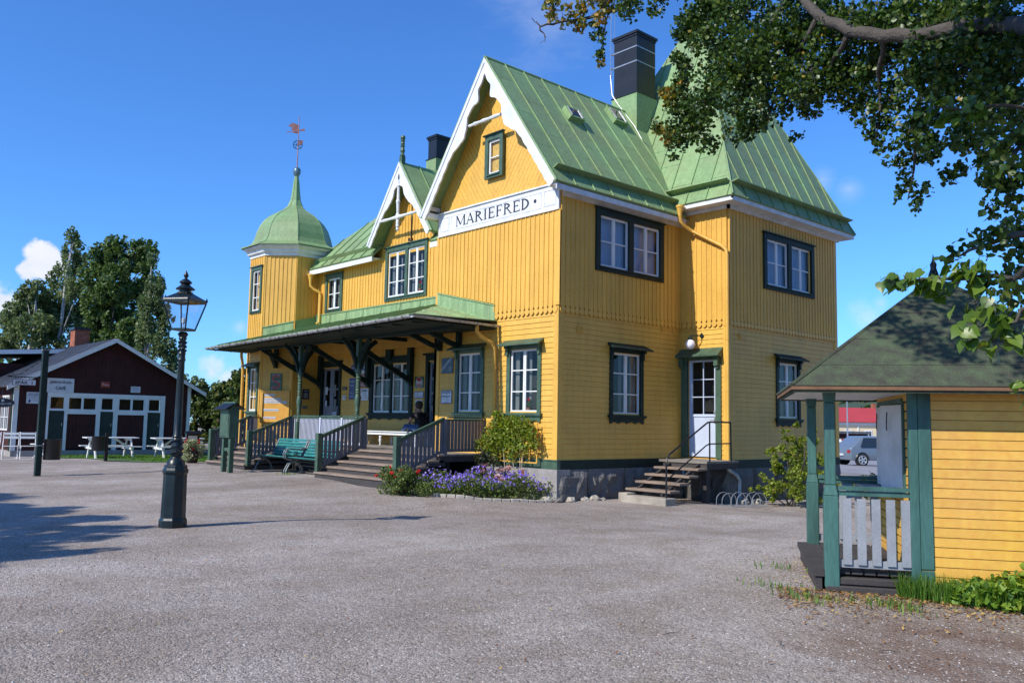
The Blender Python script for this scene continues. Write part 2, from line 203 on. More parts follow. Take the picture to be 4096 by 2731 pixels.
def ground_mat():
    m = bpy.data.materials.new('gravel'); m.use_nodes = True; nt = m.node_tree; nd = nt.nodes; lk = nt.links; b = nd['Principled BSDF']; b.inputs['Roughness'].default_value = 0.95; b.inputs['Specular IOR Level'].default_value = 0.2
    geo = nd.new('ShaderNodeNewGeometry'); P = geo.outputs['Position']
    def noise(s, d=6): n = nd.new('ShaderNodeTexNoise'); n.inputs['Scale'].default_value = s; n.inputs['Detail'].default_value = d; lk.new(P, n.inputs['Vector']); return n.outputs[0]
    def ramp(f, stops):
        r = nd.new('ShaderNodeValToRGB'); lk.new(f, r.inputs[0])
        while len(r.color_ramp.elements) < len(stops): r.color_ramp.elements.new(0.5)
        for e, (p, c) in zip(r.color_ramp.elements, stops): e.position = p; e.color = (*c, 1)
        return r.outputs[0]
    def mix(t, f, a, c):
        x = nd.new('ShaderNodeMixRGB'); x.blend_type = t
        for i, s in enumerate((f, a, c)):
            if isinstance(s, (int, float)): x.inputs[i].default_value = s
            elif isinstance(s, tuple): x.inputs[i].default_value = (*s, 1)
            else: lk.new(s, x.inputs[i])
        return x.outputs[0]
    vo = nd.new('ShaderNodeTexVoronoi'); vo.inputs['Scale'].default_value = 75; lk.new(P, vo.inputs['Vector'])
    vo2 = nd.new('ShaderNodeTexVoronoi'); vo2.inputs['Scale'].default_value = 32; lk.new(P, vo2.inputs['Vector'])
    g1 = nd.new('ShaderNodeSeparateColor'); lk.new(vo.outputs['Color'], g1.inputs[0]); g2 = nd.new('ShaderNodeSeparateColor'); lk.new(vo2.outputs['Color'], g2.inputs[0])
    base = ramp(g1.outputs[0], [(0, (0.13, 0.112, 0.100)), (0.3, (0.335, 0.305, 0.272)), (0.8, (0.44, 0.40, 0.36)), (1, (0.68, 0.62, 0.57))])
    base2 = ramp(g2.outputs[0], [(0, (0.25, 0.22, 0.20)), (0.6, (0.42, 0.38, 0.34)), (1, (0.54, 0.49, 0.445))])
    c = mix('MIX', 0.45, base, base2)
    patch = ramp(noise(0.35), [(0.35, (0.86, 0.82, 0.80)), (0.65, (1.08, 1.06, 1.06))]); c = mix('MULTIPLY', 1.0, c, patch)
    tr = nd.new('ShaderNodeMapping'); tr.inputs['Rotation'].default_value = (0, 0, 0.5); tr.inputs['Scale'].default_value = (0.9, 0.12, 1); lk.new(P, tr.inputs[0]); nt_ = nd.new('ShaderNodeTexNoise'); nt_.inputs['Scale'].default_value = 1.0; nt_.inputs['Detail'].default_value = 5; lk.new(tr.outputs[0], nt_.inputs['Vector']); c = mix('MULTIPLY', 0.7, c, ramp(nt_.outputs[0], [(0.38, (0.84, 0.82, 0.80)), (0.6, (1.08, 1.08, 1.08))]))
    p2 = ramp(noise(1.7), [(0.38, (0.80, 0.74, 0.66)), (0.6, (1.04, 1.03, 1.03))]); c = mix('MULTIPLY', 0.6, c, p2)
    fi = ramp(noise(160, 2), [(0.3, (0.5, 0.5, 0.5)), (0.7, (1.25, 1.25, 1.25))]); c = mix('MULTIPLY', 0.7, c, fi)
    # brown leaf mould worn into the gravel in front of the kiosk
    di = nd.new('ShaderNodeVectorMath'); di.operation = 'DISTANCE'; lk.new(P, di.inputs[0]); di.inputs[1].default_value = (10.4, -6.4, -1.5)
    mr = nd.new('ShaderNodeMapRange'); mr.inputs['From Min'].default_value = 2.3; mr.inputs['From Max'].default_value = 0.6; lk.new(di.outputs['Value'], mr.inputs[0])
    n5 = noise(2.6, 7); ml = nd.new('ShaderNodeMath'); ml.operation = 'MULTIPLY'; lk.new(mr.outputs[0], ml.inputs[0]); lk.new(n5, ml.inputs[1])
    mr2 = nd.new('ShaderNodeMapRange'); mr2.inputs['From Min'].default_value = 0.22; mr2.inputs['From Max'].default_value = 0.85; lk.new(ml.outputs[0], mr2.inputs[0])
    soil = ramp(g1.outputs[1], [(0, (0.07, 0.035, 0.022)), (1, (0.22, 0.12, 0.075))]); c = mix('MIX', mr2.outputs[0], c, soil)
    lk.new(c, b.inputs['Base Color'])
    ad = nd.new('ShaderNodeMath'); ad.operation = 'ADD'; lk.new(vo.outputs['Distance'], ad.inputs[0]); lk.new(vo2.outputs['Distance'], ad.inputs[1])
    ng = noise(1.2, 5); a2 = nd.new('ShaderNodeMath'); a2.operation = 'MULTIPLY_ADD'; lk.new(ng, a2.inputs[0]); a2.inputs[1].default_value = -3.0; lk.new(ad.outputs[0], a2.inputs[2])
    bp = nd.new('ShaderNodeBump'); bp.invert = True; bp.inputs['Strength'].default_value = 0.9; bp.inputs['Distance'].default_value = 0.009; lk.new(a2.outputs[0], bp.inputs['Height']); lk.new(bp.outputs[0], b.inputs['Normal'])
    M['gravel'] = m
ground_mat()

# ------------------------------------------------------------------ mesh helpers
class MB:
    def __init__(s): s.v = []; s.f = []; s.mi = []; s.cur = 0
    def add(s, vs, fs):
        o = len(s.v); s.v += [tuple(x) for x in vs]; s.f += [tuple(i+o for i in f) for f in fs]; s.mi += [s.cur]*len(fs)
    def hexa(s, p):   # 8 points: bottom ring 0-3, top ring 4-7
        s.add(p, [(0, 3, 2, 1), (4, 5, 6, 7), (0, 1, 5, 4), (1, 2, 6, 5), (2, 3, 7, 6), (3, 0, 4, 7)])
    def box(s, x0, x1, y0, y1, z0, z1):
        s.hexa([(x0, y0, z0), (x1, y0, z0), (x1, y1, z0), (x0, y1, z0), (x0, y0, z1), (x1, y0, z1), (x1, y1, z1), (x0, y1, z1)])
    def prism(s, a, b):  # two matching polygons
        n = len(a); s.add(list(a)+list(b), [tuple(range(n))[::-1], tuple(range(n, 2*n))]+[(i, (i+1) % n, n+(i+1) % n, n+i) for i in range(n)])
    def beam(s, p, q, w, h=None, up=(0, 0, 1)):
        p = Vector(p); q = Vector(q); d = (q-p).normalized(); up = Vector(up)
        if abs(d.dot(up)) > 0.99: up = Vector((1, 0, 0))
        sd = d.cross(up).normalized(); u2 = sd.cross(d); h = h or w; a = sd*w/2; b = u2*h/2
        s.hexa([p-a-b, q-a-b, q+a-b, p+a-b, p-a+b, q-a+b, q+a+b, p+a+b])
    def tube(s, pts, rad, n=8, caps=True):
        pts = [Vector(p) for p in pts]; rs = rad if isinstance(rad, (list, tuple)) else [rad]*len(pts); rings = []
        ref = Vector((0, 0, 1)); prev = None
        for i, p in enumerate(pts):
            d = (pts[min(i+1, len(pts)-1)]-pts[max(i-1, 0)]).normalized()
            if prev is None:
                a = d.cross(ref); a = a.normalized() if a.length > 0.05 else d.cross(Vector((1, 0, 0))).normalized()
            else:
                a = prev-d*prev.dot(d); a = a.normalized()
            prev = a; b = d.cross(a); rings.append([p+(a*math.cos(t)+b*math.sin(t))*rs[i] for t in [2*math.pi*k/n for k in range(n)]])
        vs = [x for r in rings for x in r]; fs = []
        for i in range(len(pts)-1):
            for k in range(n): fs.append((i*n+k, i*n+(k+1) % n, (i+1)*n+(k+1) % n, (i+1)*n+k))
        if caps: fs += [tuple(range(n))[::-1], tuple((len(pts)-1)*n+k for k in range(n))]
        s.add(vs, fs)
    def lathe(s, prof, c=(0, 0, 0), n=12, rot=0.0, sx=1.0):  # prof list (r,z)
        vs = []; fs = []
        for r, z in prof:
            for k in range(n):
                t = rot+2*math.pi*k/n; vs.append((c[0]+r*math.cos(t)*sx, c[1]+r*math.sin(t), c[2]+z))
        for i in range(len(prof)-1):
            for k in range(n): fs.append((i*n+k, i*n+(k+1) % n, (i+1)*n+(k+1) % n, (i+1)*n+k))
        fs += [tuple(range(n))[::-1], tuple((len(prof)-1)*n+k for k in range(n))]
        s.add(vs, fs)
    def sphere(s, c, r, n=10, sz=1.0):
        pr = [(max(1e-4, r*math.sin(math.pi*i/n)), -r*sz*math.cos(math.pi*i/n)) for i in range(n+1)]; s.lathe(pr, c, n*2 if n < 10 else 16)
def T(parent):
    o = parent
    while o.parent: o = o.parent
    return Matrix.Translation(o.location) @ Matrix.Rotation(o.rotation_euler.z, 4, 'Z')
def mesh_obj(name, me, m=None, parent=None):
    o = bpy.data.objects.new(name, me); COL.objects.link(o)
    for x in (m if isinstance(m, (list, tuple)) else [m] if m else []): me.materials.append(M[x])
    if parent: o.parent = parent
    return o
def build(mb, name, m, parent=None, world=True, smooth=False, loc=None):
    vs = mb.v
    if parent is not None and world:
        t = T(parent).inverted()
        if t != Matrix.Identity(4): vs = [tuple(t @ Vector(x)) for x in vs]
    elif parent is None and loc is not None and world: vs = [(x[0]-loc[0], x[1]-loc[1], x[2]-loc[2]) for x in vs]
    me = bpy.data.meshes.new(name); me.from_pydata(vs, [], mb.f); me.validate()
    if any(mb.mi) and len(me.polygons) == len(mb.mi): me.polygons.foreach_set('material_index', mb.mi)
    if smooth: me.polygons.foreach_set('use_smooth', [True]*len(me.polygons))
    me.update(); o = mesh_obj(name, me, m, parent)
    if parent is None and loc is not None: o.location = loc
    return o
def smooth_angle(o, a=40):
    me = o.data; me.polygons.foreach_set('use_smooth', [True]*len(me.polygons))
    try: me.set_sharp_from_angle(angle=R_(a))
    except Exception: pass
    return o
def bevel(o, w=0.006, seg=1):
    b = o.modifiers.new('bevel', 'BEVEL'); b.width = w; b.segments = seg; b.limit_method = 'ANGLE'; return o
def thing(name, label, cat, loc=(0, 0, 0), rz=0.0, group=None):
    o = bpy.data.objects.new(name, None); COL.objects.link(o); o.location = loc; o.rotation_euler = (0, 0, rz); o.empty_display_size = 0.2
    return tag(o, label, cat, group)
def tag(o, label=None, cat=None, group=None, kind=None):
    if label: o['label'] = label
    if cat: o['category'] = cat
    if group: o['group'] = group
    if kind: o['kind'] = kind
    return o
def dup(root, loc, rz=0.0, label=None):
    r = root.copy(); COL.objects.link(r); r.location = loc; r.rotation_euler = (0, 0, rz)
    if label: r['label'] = label
    for ch in list(root.children):
        c = ch.copy(); COL.objects.link(c); c.parent = r
        for g in list(ch.children):
            d = g.copy(); COL.objects.link(d); d.parent = c
    return r
class Fr:
    """a wall frame: u along the wall (rightwards seen from outside), z up, d outwards"""
    def __init__(s, o, u): s.o = Vector(o); s.u = Vector(u).normalized(); s.n = s.u.cross(Vector((0, 0, 1))).normalized()
    def P(s, u, z, d=0.0): return s.o+s.u*u+s.n*d+Vector((0, 0, z))
    def box(s, mb, u0, u1, z0, z1, d0, d1):
        P = s.P; mb.hexa([P(u0, z0, d1), P(u1, z0, d1), P(u1, z0, d0), P(u0, z0, d0), P(u0, z1, d1), P(u1, z1, d1), P(u1, z1, d0), P(u0, z1, d0)])
    def poly(s, mb, pts, d0, d1): mb.prism([s.P(u, z, d1) for u, z in pts], [s.P(u, z, d0) for u, z in pts])
def fbox(F, name, m, parent, *rects, bev=0.0):
    mb = MB()
    for r in rects: F.box(mb, *r)
    o = build(mb, name, m, parent)
    if bev: bevel(o, bev)
    return o
def text(F, s, u0, u1, z0, z1, d, m, parent, name='lettering', shear=0.0, bold=0.0, centre=True):
    cu = bpy.data.curves.new('t', 'FONT'); cu.body = s; cu.resolution_u = 2; cu.offset = bold; cu.align_x = 'LEFT'
    if shear: cu.shear = shear
    ob = bpy.data.objects.new('t', cu); me = bpy.data.meshes.new_from_object(ob)
    xs = [v.co.x for v in me.vertices]; ys = [v.co.y for v in me.vertices]
    x0, x1, y0, y1 = min(xs), max(xs), min(ys), max(ys); kx = (u1-u0)/(x1-x0); ky = (z1-z0)/(y1-y0)
    mb = MB(); mb.v = [tuple(F.P(u0+(v.co.x-x0)*kx, z0+(v.co.y-y0)*ky, d)) for v in me.vertices]; mb.f = [tuple(p.vertices) for p in me.polygons]; mb.mi = [0]*len(mb.f)
    bpy.data.objects.remove(ob); bpy.data.curves.remove(cu); bpy.data.meshes.remove(me)
    return build(mb, name, m, parent)
def clip(poly, nx, ny, c):   # keep nx*x+ny*y<=c
    out = []
    for i in range(len(poly)):
        a = poly[i]; b = poly[(i+1) % len(poly)]; da = nx*a[0]+ny*a[1]-c; db = nx*b[0]+ny*b[1]-c
        if da <= 0: out.append(a)
        if (da < 0 < db) or (db < 0 < da):
            t = da/(da-db); out.append((a[0]+(b[0]-a[0])*t, a[1]+(b[1]-a[1])*t))
    return out
def sub_iv(a, b, cuts):
    iv = [(a, b)]
    for c, d in cuts:
        nv = []
        for x, y in iv:
            if d <= x or c >= y: nv.append((x, y)); continue
            if c > x: nv.append((x, c))
            if d < y: nv.append((d, y))
        iv = nv
    return [(x, y) for x, y in iv if y-x > 0.01]
def backing(F, u0, u1, z0, z1, ops, m, parent, name='wall', d0=-0.14, d1=0.0):
    mb = MB(); us = sorted({u0, u1}|{min(max(o[k], u0), u1) for o in ops for k in (0, 1)})
    for a, b in zip(us[:-1], us[1:]):
        cu = [(o[2], o[3]) for o in ops if o[0] < (a+b)/2 < o[1]]
        for x, y in sub_iv(z0, z1, cu): F.box(mb, a, b, x, y, d0, d1)
    return build(mb, name, m, parent)
def lap_wall(F, u0, u1, z0, z1, ops, m, parent, pitch=0.113, d=0.0, name='lap_board'):
    n = max(1, round((z1-z0)/pitch)); p = (z1-z0)/n
    for i in range(n):
        a = z0+i*p; b = a+p; cuts = [(o[0], o[1]) for o in ops if o[2] < a+p*0.5 < o[3]]
        for x, y in sub_iv(u0, u1, cuts):
            mb = MB(); jt = random.uniform(-.0012, .0012); P = F.P
            mb.hexa([P(x, a+.004, d+.021+jt), P(y, a+.004, d+.021+jt), P(y, a+.004, d), P(x, a+.004, d), P(x, b, d+.009), P(y, b, d+.009), P(y, b, d), P(x, b, d)])
            build(mb, name, m, parent)
def vert_wall(F, u0, u1, z0, z1, ops, m, parent, pitch=0.147, d=0.0, scallop=True, name='upright_board', batten=0.028, endcap=True):
    """z0,z1 may be functions of u"""
    n = max(1, round((u1-u0)/pitch)); p = (u1-u0)/n; f0 = z0 if callable(z0) else (lambda u: z0); f1 = z1 if callable(z1) else (lambda u: z1)
    for i in range(n):
        a = u0+i*p; c = a+p/2; cuts = [(o[2], o[3]) for o in ops if o[0] < c < o[1]]
        zb = f0(c); zt = min(f1(a), f1(a+p)); P = F.P
        for k, (x, y) in enumerate(sub_iv(zb, max(f1(a), f1(a+p)), cuts)):
            mb = MB(); ya = min(y, f1(a)); yb = min(y, f1(a+p)); ym = min(y, f1(c)); h = p/2-.0015
            if k == 0 and scallop and abs(x-zb) < 1e-6:
                lo = [(-h, .165), (-h*.62, .135), (-h*.62, .12), (-h, .10), (-h, .085), (-h*.9, .05), (-h*.55, .018), (-h*.2, 0)]
                pts = [(c+q, x+r) for q, r in lo]+[(c-q, x+r) for q, r in lo[::-1]]+[(c+h, yb), (c, ym), (c-h, ya)]
                bz = x+.175
            else: pts = [(c-h, x), (c+h, x), (c+h, yb), (c, ym), (c-h, ya)]; bz = x
            F.poly(mb, pts, d, d+.020)
            if batten and ya > bz+.03:
                w = batten/2; F.poly(mb, [(a-w, bz), (a-w*.4, bz-.012), (a+w*.4, bz-.012), (a+w, bz), (a+w, ya-.001), (a-w, ya-.001)], d+.018, d+.036)
            build(mb, name, m, parent)
def metal_roof(poly3, e, m, parent, sw=0.6, sh=1.05, name='roof_sheet', thick=0.012, rib=True, stagger=True, off=0.0, deck=True, decktick=0.05, deckmat=None):
    """planar roof face tiled with separate metal sheets; e = unit vector along the eave"""
    pts = [Vector(p) for p in poly3]; e = Vector(e).normalized(); nrm = Vector((0, 0, 0))
    for i in range(len(pts)): nrm += (pts[i]-pts[0]).cross(pts[(i+1) % len(pts)]-pts[0])
    nrm.normalize()
    if nrm.z < 0: nrm = -nrm
    e = (e-nrm*e.dot(nrm)).normalized()
    s = nrm.cross(e).normalized()
    if s.z < 0: s = -s
    o = pts[0]; q = [((p-o).dot(e), (p-o).dot(s)) for p in pts]
    if sum(q[i][0]*q[(i+1) % len(q)][1]-q[(i+1) % len(q)][0]*q[i][1] for i in range(len(q))) < 0: q = q[::-1]
    L = lambda p, h=0.0: o+e*p[0]+s*p[1]+nrm*h
    if deck:
        mb = MB(); mb.prism([L(p, 0) for p in q], [L(p, -decktick) for p in q]); build(mb, 'roof_deck', deckmat or m, parent)
    x0 = min(p[0] for p in q); x1 = max(p[0] for p in q); y0 = min(p[1] for p in q); y1 = max(p[1] for p in q)
    n = max(1, math.ceil((x1-x0-off)/sw)) if not off else math.ceil((x1-x0)/sw)+1
    for i in range(n):
        a = x0+off+i*sw-(sw if off else 0); b = a+sw; st = clip(clip(q, -1, 0, -a), 1, 0, b)
        if len(st) < 3: continue
        k0 = y0-(sh*0.55 if (i % 2 and stagger) else 0); j = 0
        while k0 < y1:
            cell = clip(clip(st, 0, -1, -(k0+.002)), 0, 1, k0+sh-.002)
            if len(cell) >= 3:
                mb = MB(); cx = sum(p[0] for p in cell)/len(cell); cy = sum(p[1] for p in cell)/len(cell); jz = random.uniform(0, .002)
                ins = [(cx+(p[0]-cx)*.996, cy+(p[1]-cy)*.996) for p in cell]
                mb.prism([L(p, thick+jz) for p in ins], [L(p, 0.001) for p in ins])
                if rib:
                    ys = [p[1] for p in cell if abs(p[0]-a) < .02]
                    if len(ys) >= 2 and max(ys)-min(ys) > .03:
                        ya, yb = min(ys), max(ys); w = .008; rp = [(a, ya), (a+2*w, ya), (a+2*w, yb), (a, yb)]
                        mb.prism([L(p, .040) for p in rp], [L(p, .0) for p in rp])
                area = abs(sum(cell[t][0]*cell[(t+1) % len(cell)][1]-cell[(t+1) % len(cell)][0]*cell[t][1] for t in range(len(cell))))/2
                if area > .004: build(mb, name, m, parent)
            k0 += sh
    return nrm, s
# fast leaf clouds ---------------------------------------------------
def leaf_cloud(name, centers, n, size, m, parent=None, flat=0.0, rnd=None, droop=0.0, shape=1.0, normals=None, loc=None, biasz=0.0):
    """centers (k,3) positions (one leaf each); each leaf a bent kite of two triangles pairs"""
    c = np.asarray(centers, float); k = len(c); rs = RNG
    a = rs.normal(size=(k, 3)); a[:, 2] = a[:, 2]*(1-flat)-droop; a /= np.linalg.norm(a, axis=1)[:, None]
    b = rs.normal(size=(k, 3)); b -= (b*a).sum(1)[:, None]*a; b /= np.linalg.norm(b, axis=1)[:, None]
    nn = np.cross(a, b); sz = size*rs.uniform(.65, 1.25, size=(k, 1))
    w = b*sz*.42*shape; l = a*sz*.5
    fold = nn*sz*.10
    V = np.stack([c-l, c-l*.25+w+fold, c+l*.35+w*.72+fold*.6, c+l, c+l*.35-w*.72+fold*.6, c-l*.25-w+fold], 1)  # 6 verts
    verts = V.reshape(-1, 3)
    if parent is not None:
        t = np.array(T(parent).inverted()); verts = verts@t[:3, :3].T+t[:3, 3]
    me = bpy.data.meshes.new(name); me.vertices.add(len(verts)); me.vertices.foreach_set('co', verts.ravel())
    base = np.arange(k)[:, None]*6; q1 = base+np.array([[0, 1, 2, 3]]); q2 = base+np.array([[0, 3, 4, 5]]); loops = np.concatenate([q1, q2], 1).ravel()
    me.loops.add(len(loops)); me.loops.foreach_set('vertex_index', loops); me.polygons.add(2*k)
    me.polygons.foreach_set('loop_start', np.arange(2*k)*4); me.polygons.foreach_set('loop_total', np.full(2*k, 4))
    at = me.attributes.new('rnd', 'FLOAT', 'FACE'); r = rs.uniform(size=k) if rnd is None else np.clip(rnd, 0, 1); at.data.foreach_set('value', np.repeat(r, 2).astype(np.float32))
    me.update(calc_edges=True); return mesh_obj(name, me, m, parent)
def ball_pts(c, r, n, shell=0.5):
    """n points in an ellipsoid, biased to its outer part, lumpy outline"""
    d = RNG.normal(size=(n, 3)); d /= np.linalg.norm(d, axis=1)[:, None]
    q = RNG.uniform(size=(n, 1))**(1/(2.2+3*shell)); return np.array(c)+d*q*np.array(r)
def stuff_cubes(): pass
# ================================================================== SETTING: ground
def build_ground():
    xs = np.unique(np.concatenate([np.linspace(-900, -60, 15), np.linspace(-60, -30, 16), np.linspace(-30, 20, 126), np.linspace(20, 60, 12), np.linspace(60, 900, 15)]))
    ys = np.unique(np.concatenate([np.linspace(-600, -40, 12), np.linspace(-40, -20, 11), np.linspace(-20, 12, 81), np.linspace(12, 60, 30), np.linspace(60, 200, 20), np.linspace(200, 900, 12)]))
    X, Y = np.meshgrid(xs, ys); Z = ground_np(X, Y)
    Z += 0.006*np.sin(X*1.7+Y*.6)*np.cos(Y*1.3-X*.4)
    nx, ny = len(xs), len(ys); co = np.stack([X, Y, Z], -1).reshape(-1, 3)
    i = np.arange(nx-1)[None, :]+np.arange(ny-1)[:, None]*nx; q = np.stack([i, i+1, i+1+nx, i+nx], -1).reshape(-1, 4)
    me = bpy.data.meshes.new('ground'); me.from_pydata(co.tolist(), [], q.tolist()); me.polygons.foreach_set('use_smooth', [True]*len(q)); me.update()
    o = mesh_obj('ground', me, 'gravel'); tag(o, 'pale grey gravel yard', None, None, 'structure')
build_ground()
def sheet(name, poly, h, m, kind='structure', step=1.0, label=None):
    """a thin sheet following the ground inside a convex polygon"""
    xs = [p[0] for p in poly]; ys = [p[1] for p in poly]; nx = max(2, int((max(xs)-min(xs))/step)+2); ny = max(2, int((max(ys)-min(ys))/step)+2); mb = MB()
    area = sum(poly[i][0]*poly[(i+1) % len(poly)][1]-poly[(i+1) % len(poly)][0]*poly[i][1] for i in range(len(poly)))
    if area < 0: poly = poly[::-1]
    gx = np.linspace(min(xs), max(xs), nx); gy = np.linspace(min(ys), max(ys), ny)
    for i in range(nx-1):
        for j in range(ny-1):
            c = [(gx[i], gy[j]), (gx[i+1], gy[j]), (gx[i+1], gy[j+1]), (gx[i], gy[j+1])]
            for k in range(len(poly)):
                a, b = poly[k], poly[(k+1) % len(poly)]; nxx, nyy = b[1]-a[1], -(b[0]-a[0])
                if len(c) >= 3: c = clip(c, nxx, nyy, nxx*a[0]+nyy*a[1])
            if len(c) >= 3: mb.add([(x, y, ground(x, y)+h+0.006*math.sin(x*1.7+y*.6)*math.cos(y*1.3-x*.4)) for x, y in c], [tuple(range(len(c)))])
    o = build(mb, name, m); tag(o, label, None, None, kind); return o
mat('lawn', (0.060, 0.115, 0.022), 0.95, 0.25, 5, 0.8, 60, col2=(0.04, 0.07, 0.016), fine=0.5)
LAWN = [(-26, -4.0), (-17, -3.5), (-15.2, -2.6), (-14.2, -.8), (-15.5, 9), (-26, 9)]
sheet('lawn', LAWN, 0.012, 'lawn', label='green lawn in front of the red cafe')
sheet('car_park', [(-40, 20), (12, 20), (20, 100), (-70, 100)], 0.012, 'asphalt', step=3.0, label='grey asphalt car park beyond the kiosk')

# ================================================================== STATION
_A, _B, _H = Vector((-1.92, -2.37, 2.23)), Vector((-12.9, -2.06, 2.14)), Vector((-4.15, 0, 2.856))
_pn = (_B-_A).cross(_H-_A).normalized()
def PZ(x, y): return _A.z-(_pn.x*(x-_A.x)+_pn.y*(y-_A.y))/_pn.z
J = 1.337; D1 = 4.24; D3 = 9.35; ZB = -0.752; ZS = 2.34; ZE = 5.20
ST = thing('station_house', 'two storey yellow wooden station house with green metal roofs, turret and covered platform porch', 'station building', (0, 0, -1.6))
FG = Fr((0, 0, 0), (1, 0, 0)); FE = Fr((0, 0, 0), (0, 1, 0)); FJ = Fr((0, D1, 0), (1, 0, 0)); FT = Fr((J, 0, 0), (0, 1, 0))
FM = Fr((0, 0.7, 0), (1, 0, 0)); FR = Fr((0, 0.95, 0), (1, 0, 0))
TA = Vector((-13.026, -0.75, 0)); TB = Vector((-12.102, -0.75, 0)); TC = Vector((-11.41, -0.058, 0)); TCEN = Vector((-12.564, 0.42, 0))
FA = Fr(TA, (1, 0, 0)); FB = Fr(TB, TC-TB); FC = Fr(TC, (0, 1, 0)); LB = (TC-TB).length

def window(F, u0, u1, z0, z1, leaves=2, rows=3, hood=None, casing=0.11, depth=0.45, cols=1, curtains=1, apron=False, d=0.0, trim='green_trim', mull=None, sashm='white_paint', curtm='curtain', mid=0.0, shallow=False, casing_top=None):
    """u0..u1,z0..z1 = outside of the white sash frame. mull = list of (a,b) green mullions splitting it"""
    ct = casing_top or casing; c = casing; mb = MB(); cd = d+.045
    F.box(mb, u0-c, u0, z0-c*.8, z1+ct, d-.02, cd); F.box(mb, u1, u1+c, z0-c*.8, z1+ct, d-.02, cd)
    F.box(mb, u0, u1, z1, z1+ct, d-.02, cd-.002); F.box(mb, u0, u1, z0-c*.8, z0, d-.02, cd-.002)
    for a, b in (mull or []): F.box(mb, a, b, z0, z1, d-.05, cd-.004)
    win = build(mb, 'window', trim, ST if F is not None else None); bevel(win, .004)
    if hood == 'roof':
        mb = MB(); P = F.P; e = .15; a, b = u0-c-.10, u1+c+.10; zt = z1+ct+.06; zf = zt-.075
        mb.prism([P(a+.05, zt+.05, d+.01), P(a-.02, zf, d+.24), P(a-.02, zf-.03, d+.24), P(a+.05, zt-.02, d+.01)][::-1], [P(b-.05, zt+.05, d+.01), P(b+.02, zf, d+.24), P(b+.02, zf-.03, d+.24), P(b-.05, zt-.02, d+.01)][::-1])
        bevel(build(mb, 'window_hood', trim, win), .004)
        for x in (u0-c, u1+.015):
            mb = MB(); F.poly(mb, [(x, z1+.02), (x+c-.015, z1+.02), (x+c-.015, z1+ct+.02), (x, z1+ct+.02)], cd-.001, d+.13)
            F.poly(mb, [(x+.012, z1-.13), (x+c-.027, z1-.13), (x+c-.027, z1+.02), (x+.012, z1+.02)], cd-.002, d+.085)
            build(mb, 'bracket', trim, win)
    elif hood == 'drip':
        fbox(F, 'drip_cap', trim, win, (u0-c-.045, u1+c+.045, z1+ct+.001, z1+ct+.03, d, d+.085), bev=.003)
    if apron:
        mb = MB(); F.box(mb, u0-c-.05, u1+c+.05, z0-.055, z0-.01, d, d+.10); F.box(mb, u0-c-.03, u1+c+.03, z0-.085, z0-.056, d, d+.075)
        lo = []; n = 24; w = (u1-u0)+2*c
        for i in range(n+1):
            t = i/n; lo.append((u0-c+w*t, z0-.20+.035*abs(math.sin(t*math.pi*4))**.6*(1 if .08 < t < .92 else 0)))
        F.poly(mb, lo+[(u1+c, z0-.0855), (u0-c, z0-.0855)], d+.02, d+.05); build(mb, 'window_sill', trim, win)
    else:
        fbox(F, 'window_sill', trim, win, (u0-.03, u1+.03, z0-.035, z0-.004, d, d+.075))
    segs = sub_iv(u0, u1, mull or [])
    for sa, sb in segs:
        lw = (sb-sa)/leaves
        for i in range(leaves):
            a, b = sa+lw*i+.003, sa+lw*(i+1)-.003; st = .042; mb = MB(); f0, f1 = d-.045, d-.005
            F.box(mb, a, a+st, z0+.002, z1-.002, f0, f1); F.box(mb, b-st, b, z0+.002, z1-.002, f0, f1)
            F.box(mb, a+st, b-st, z0+.002, z0+.055, f0, f1-.001); F.box(mb, a+st, b-st, z1-.05, z1-.002, f0, f1-.001)
            for r in range(1, rows):
                zz = z0+(z1-z0)*r/rows; F.box(mb, a+st, b-st, zz-.012, zz+.012, f0+.005, f1-.004)
            for k in range(1, cols):
                uu = a+st+(b-a-2*st)*k/cols; F.box(mb, uu-.011, uu+.011, z0+.055, z1-.05, f0+.006, f1-.005)
            build(mb, 'sash', sashm, win)
            mb = MB(); P = F.P; mb.add([P(a+st*.5, z0+.03, d-.028), P(b-st*.5, z0+.03, d-.028), P(b-st*.5, z1-.03, d-.028), P(a+st*.5, z1-.03, d-.028)], [(0, 1, 2, 3)])
            build(mb, 'pane', 'window_glass', win)
    mb = MB(); D = .028 if shallow else depth; P = F.P; q0, q1 = (d-.048, d-.048-D)
    a, b = u0, u1
    mb.add([P(a, z0, q0), P(b, z0, q0), P(b, z1, q0), P(a, z1, q0), P(a, z0, q1), P(b, z0, q1), P(b, z1, q1), P(a, z1, q1)], [(0, 4, 5, 1), (1, 5, 6, 2), (2, 6, 7, 3), (3, 7, 4, 0), (4, 7, 6, 5)])
    build(mb, 'window_niche', 'room_dark', win)
    if curtains and not shallow:
        mb = MB(); P = F.P
        for sa, sb in segs:
            w = (sb-sa)
            runs = [(sa+.01, sa+w*.17), (sa+w*.5, sa+w*.62)] if F.n.y < -.5 else [(sa+w*.36, sa+w*.49), (sb-w*.22, sb-.01)] if curtains == 1 else [(sa+.01, sb-.01)]
            for a, b in runs:
                n = 14; vs = []; fs = []
                for i in range(n+1):
                    t = i/n; u = a+(b-a)*t; dd = d-.12+.018*math.sin(t*n*2.2); vs += [P(u, z0+.02, dd), P(u, z1-.01, dd)]
                for i in range(n): fs.append((2*i, 2*i+2, 2*i+3, 2*i+1))
                mb.add(vs, fs)
        build(mb, 'curtain', curtm, win, smooth=True)
    return win
E_ = lambda u0, u1, z0, z1: (u0, u1, z0, z1)
WT, WB = 1.62, 0.232; UT, UB = 4.64, 3.49
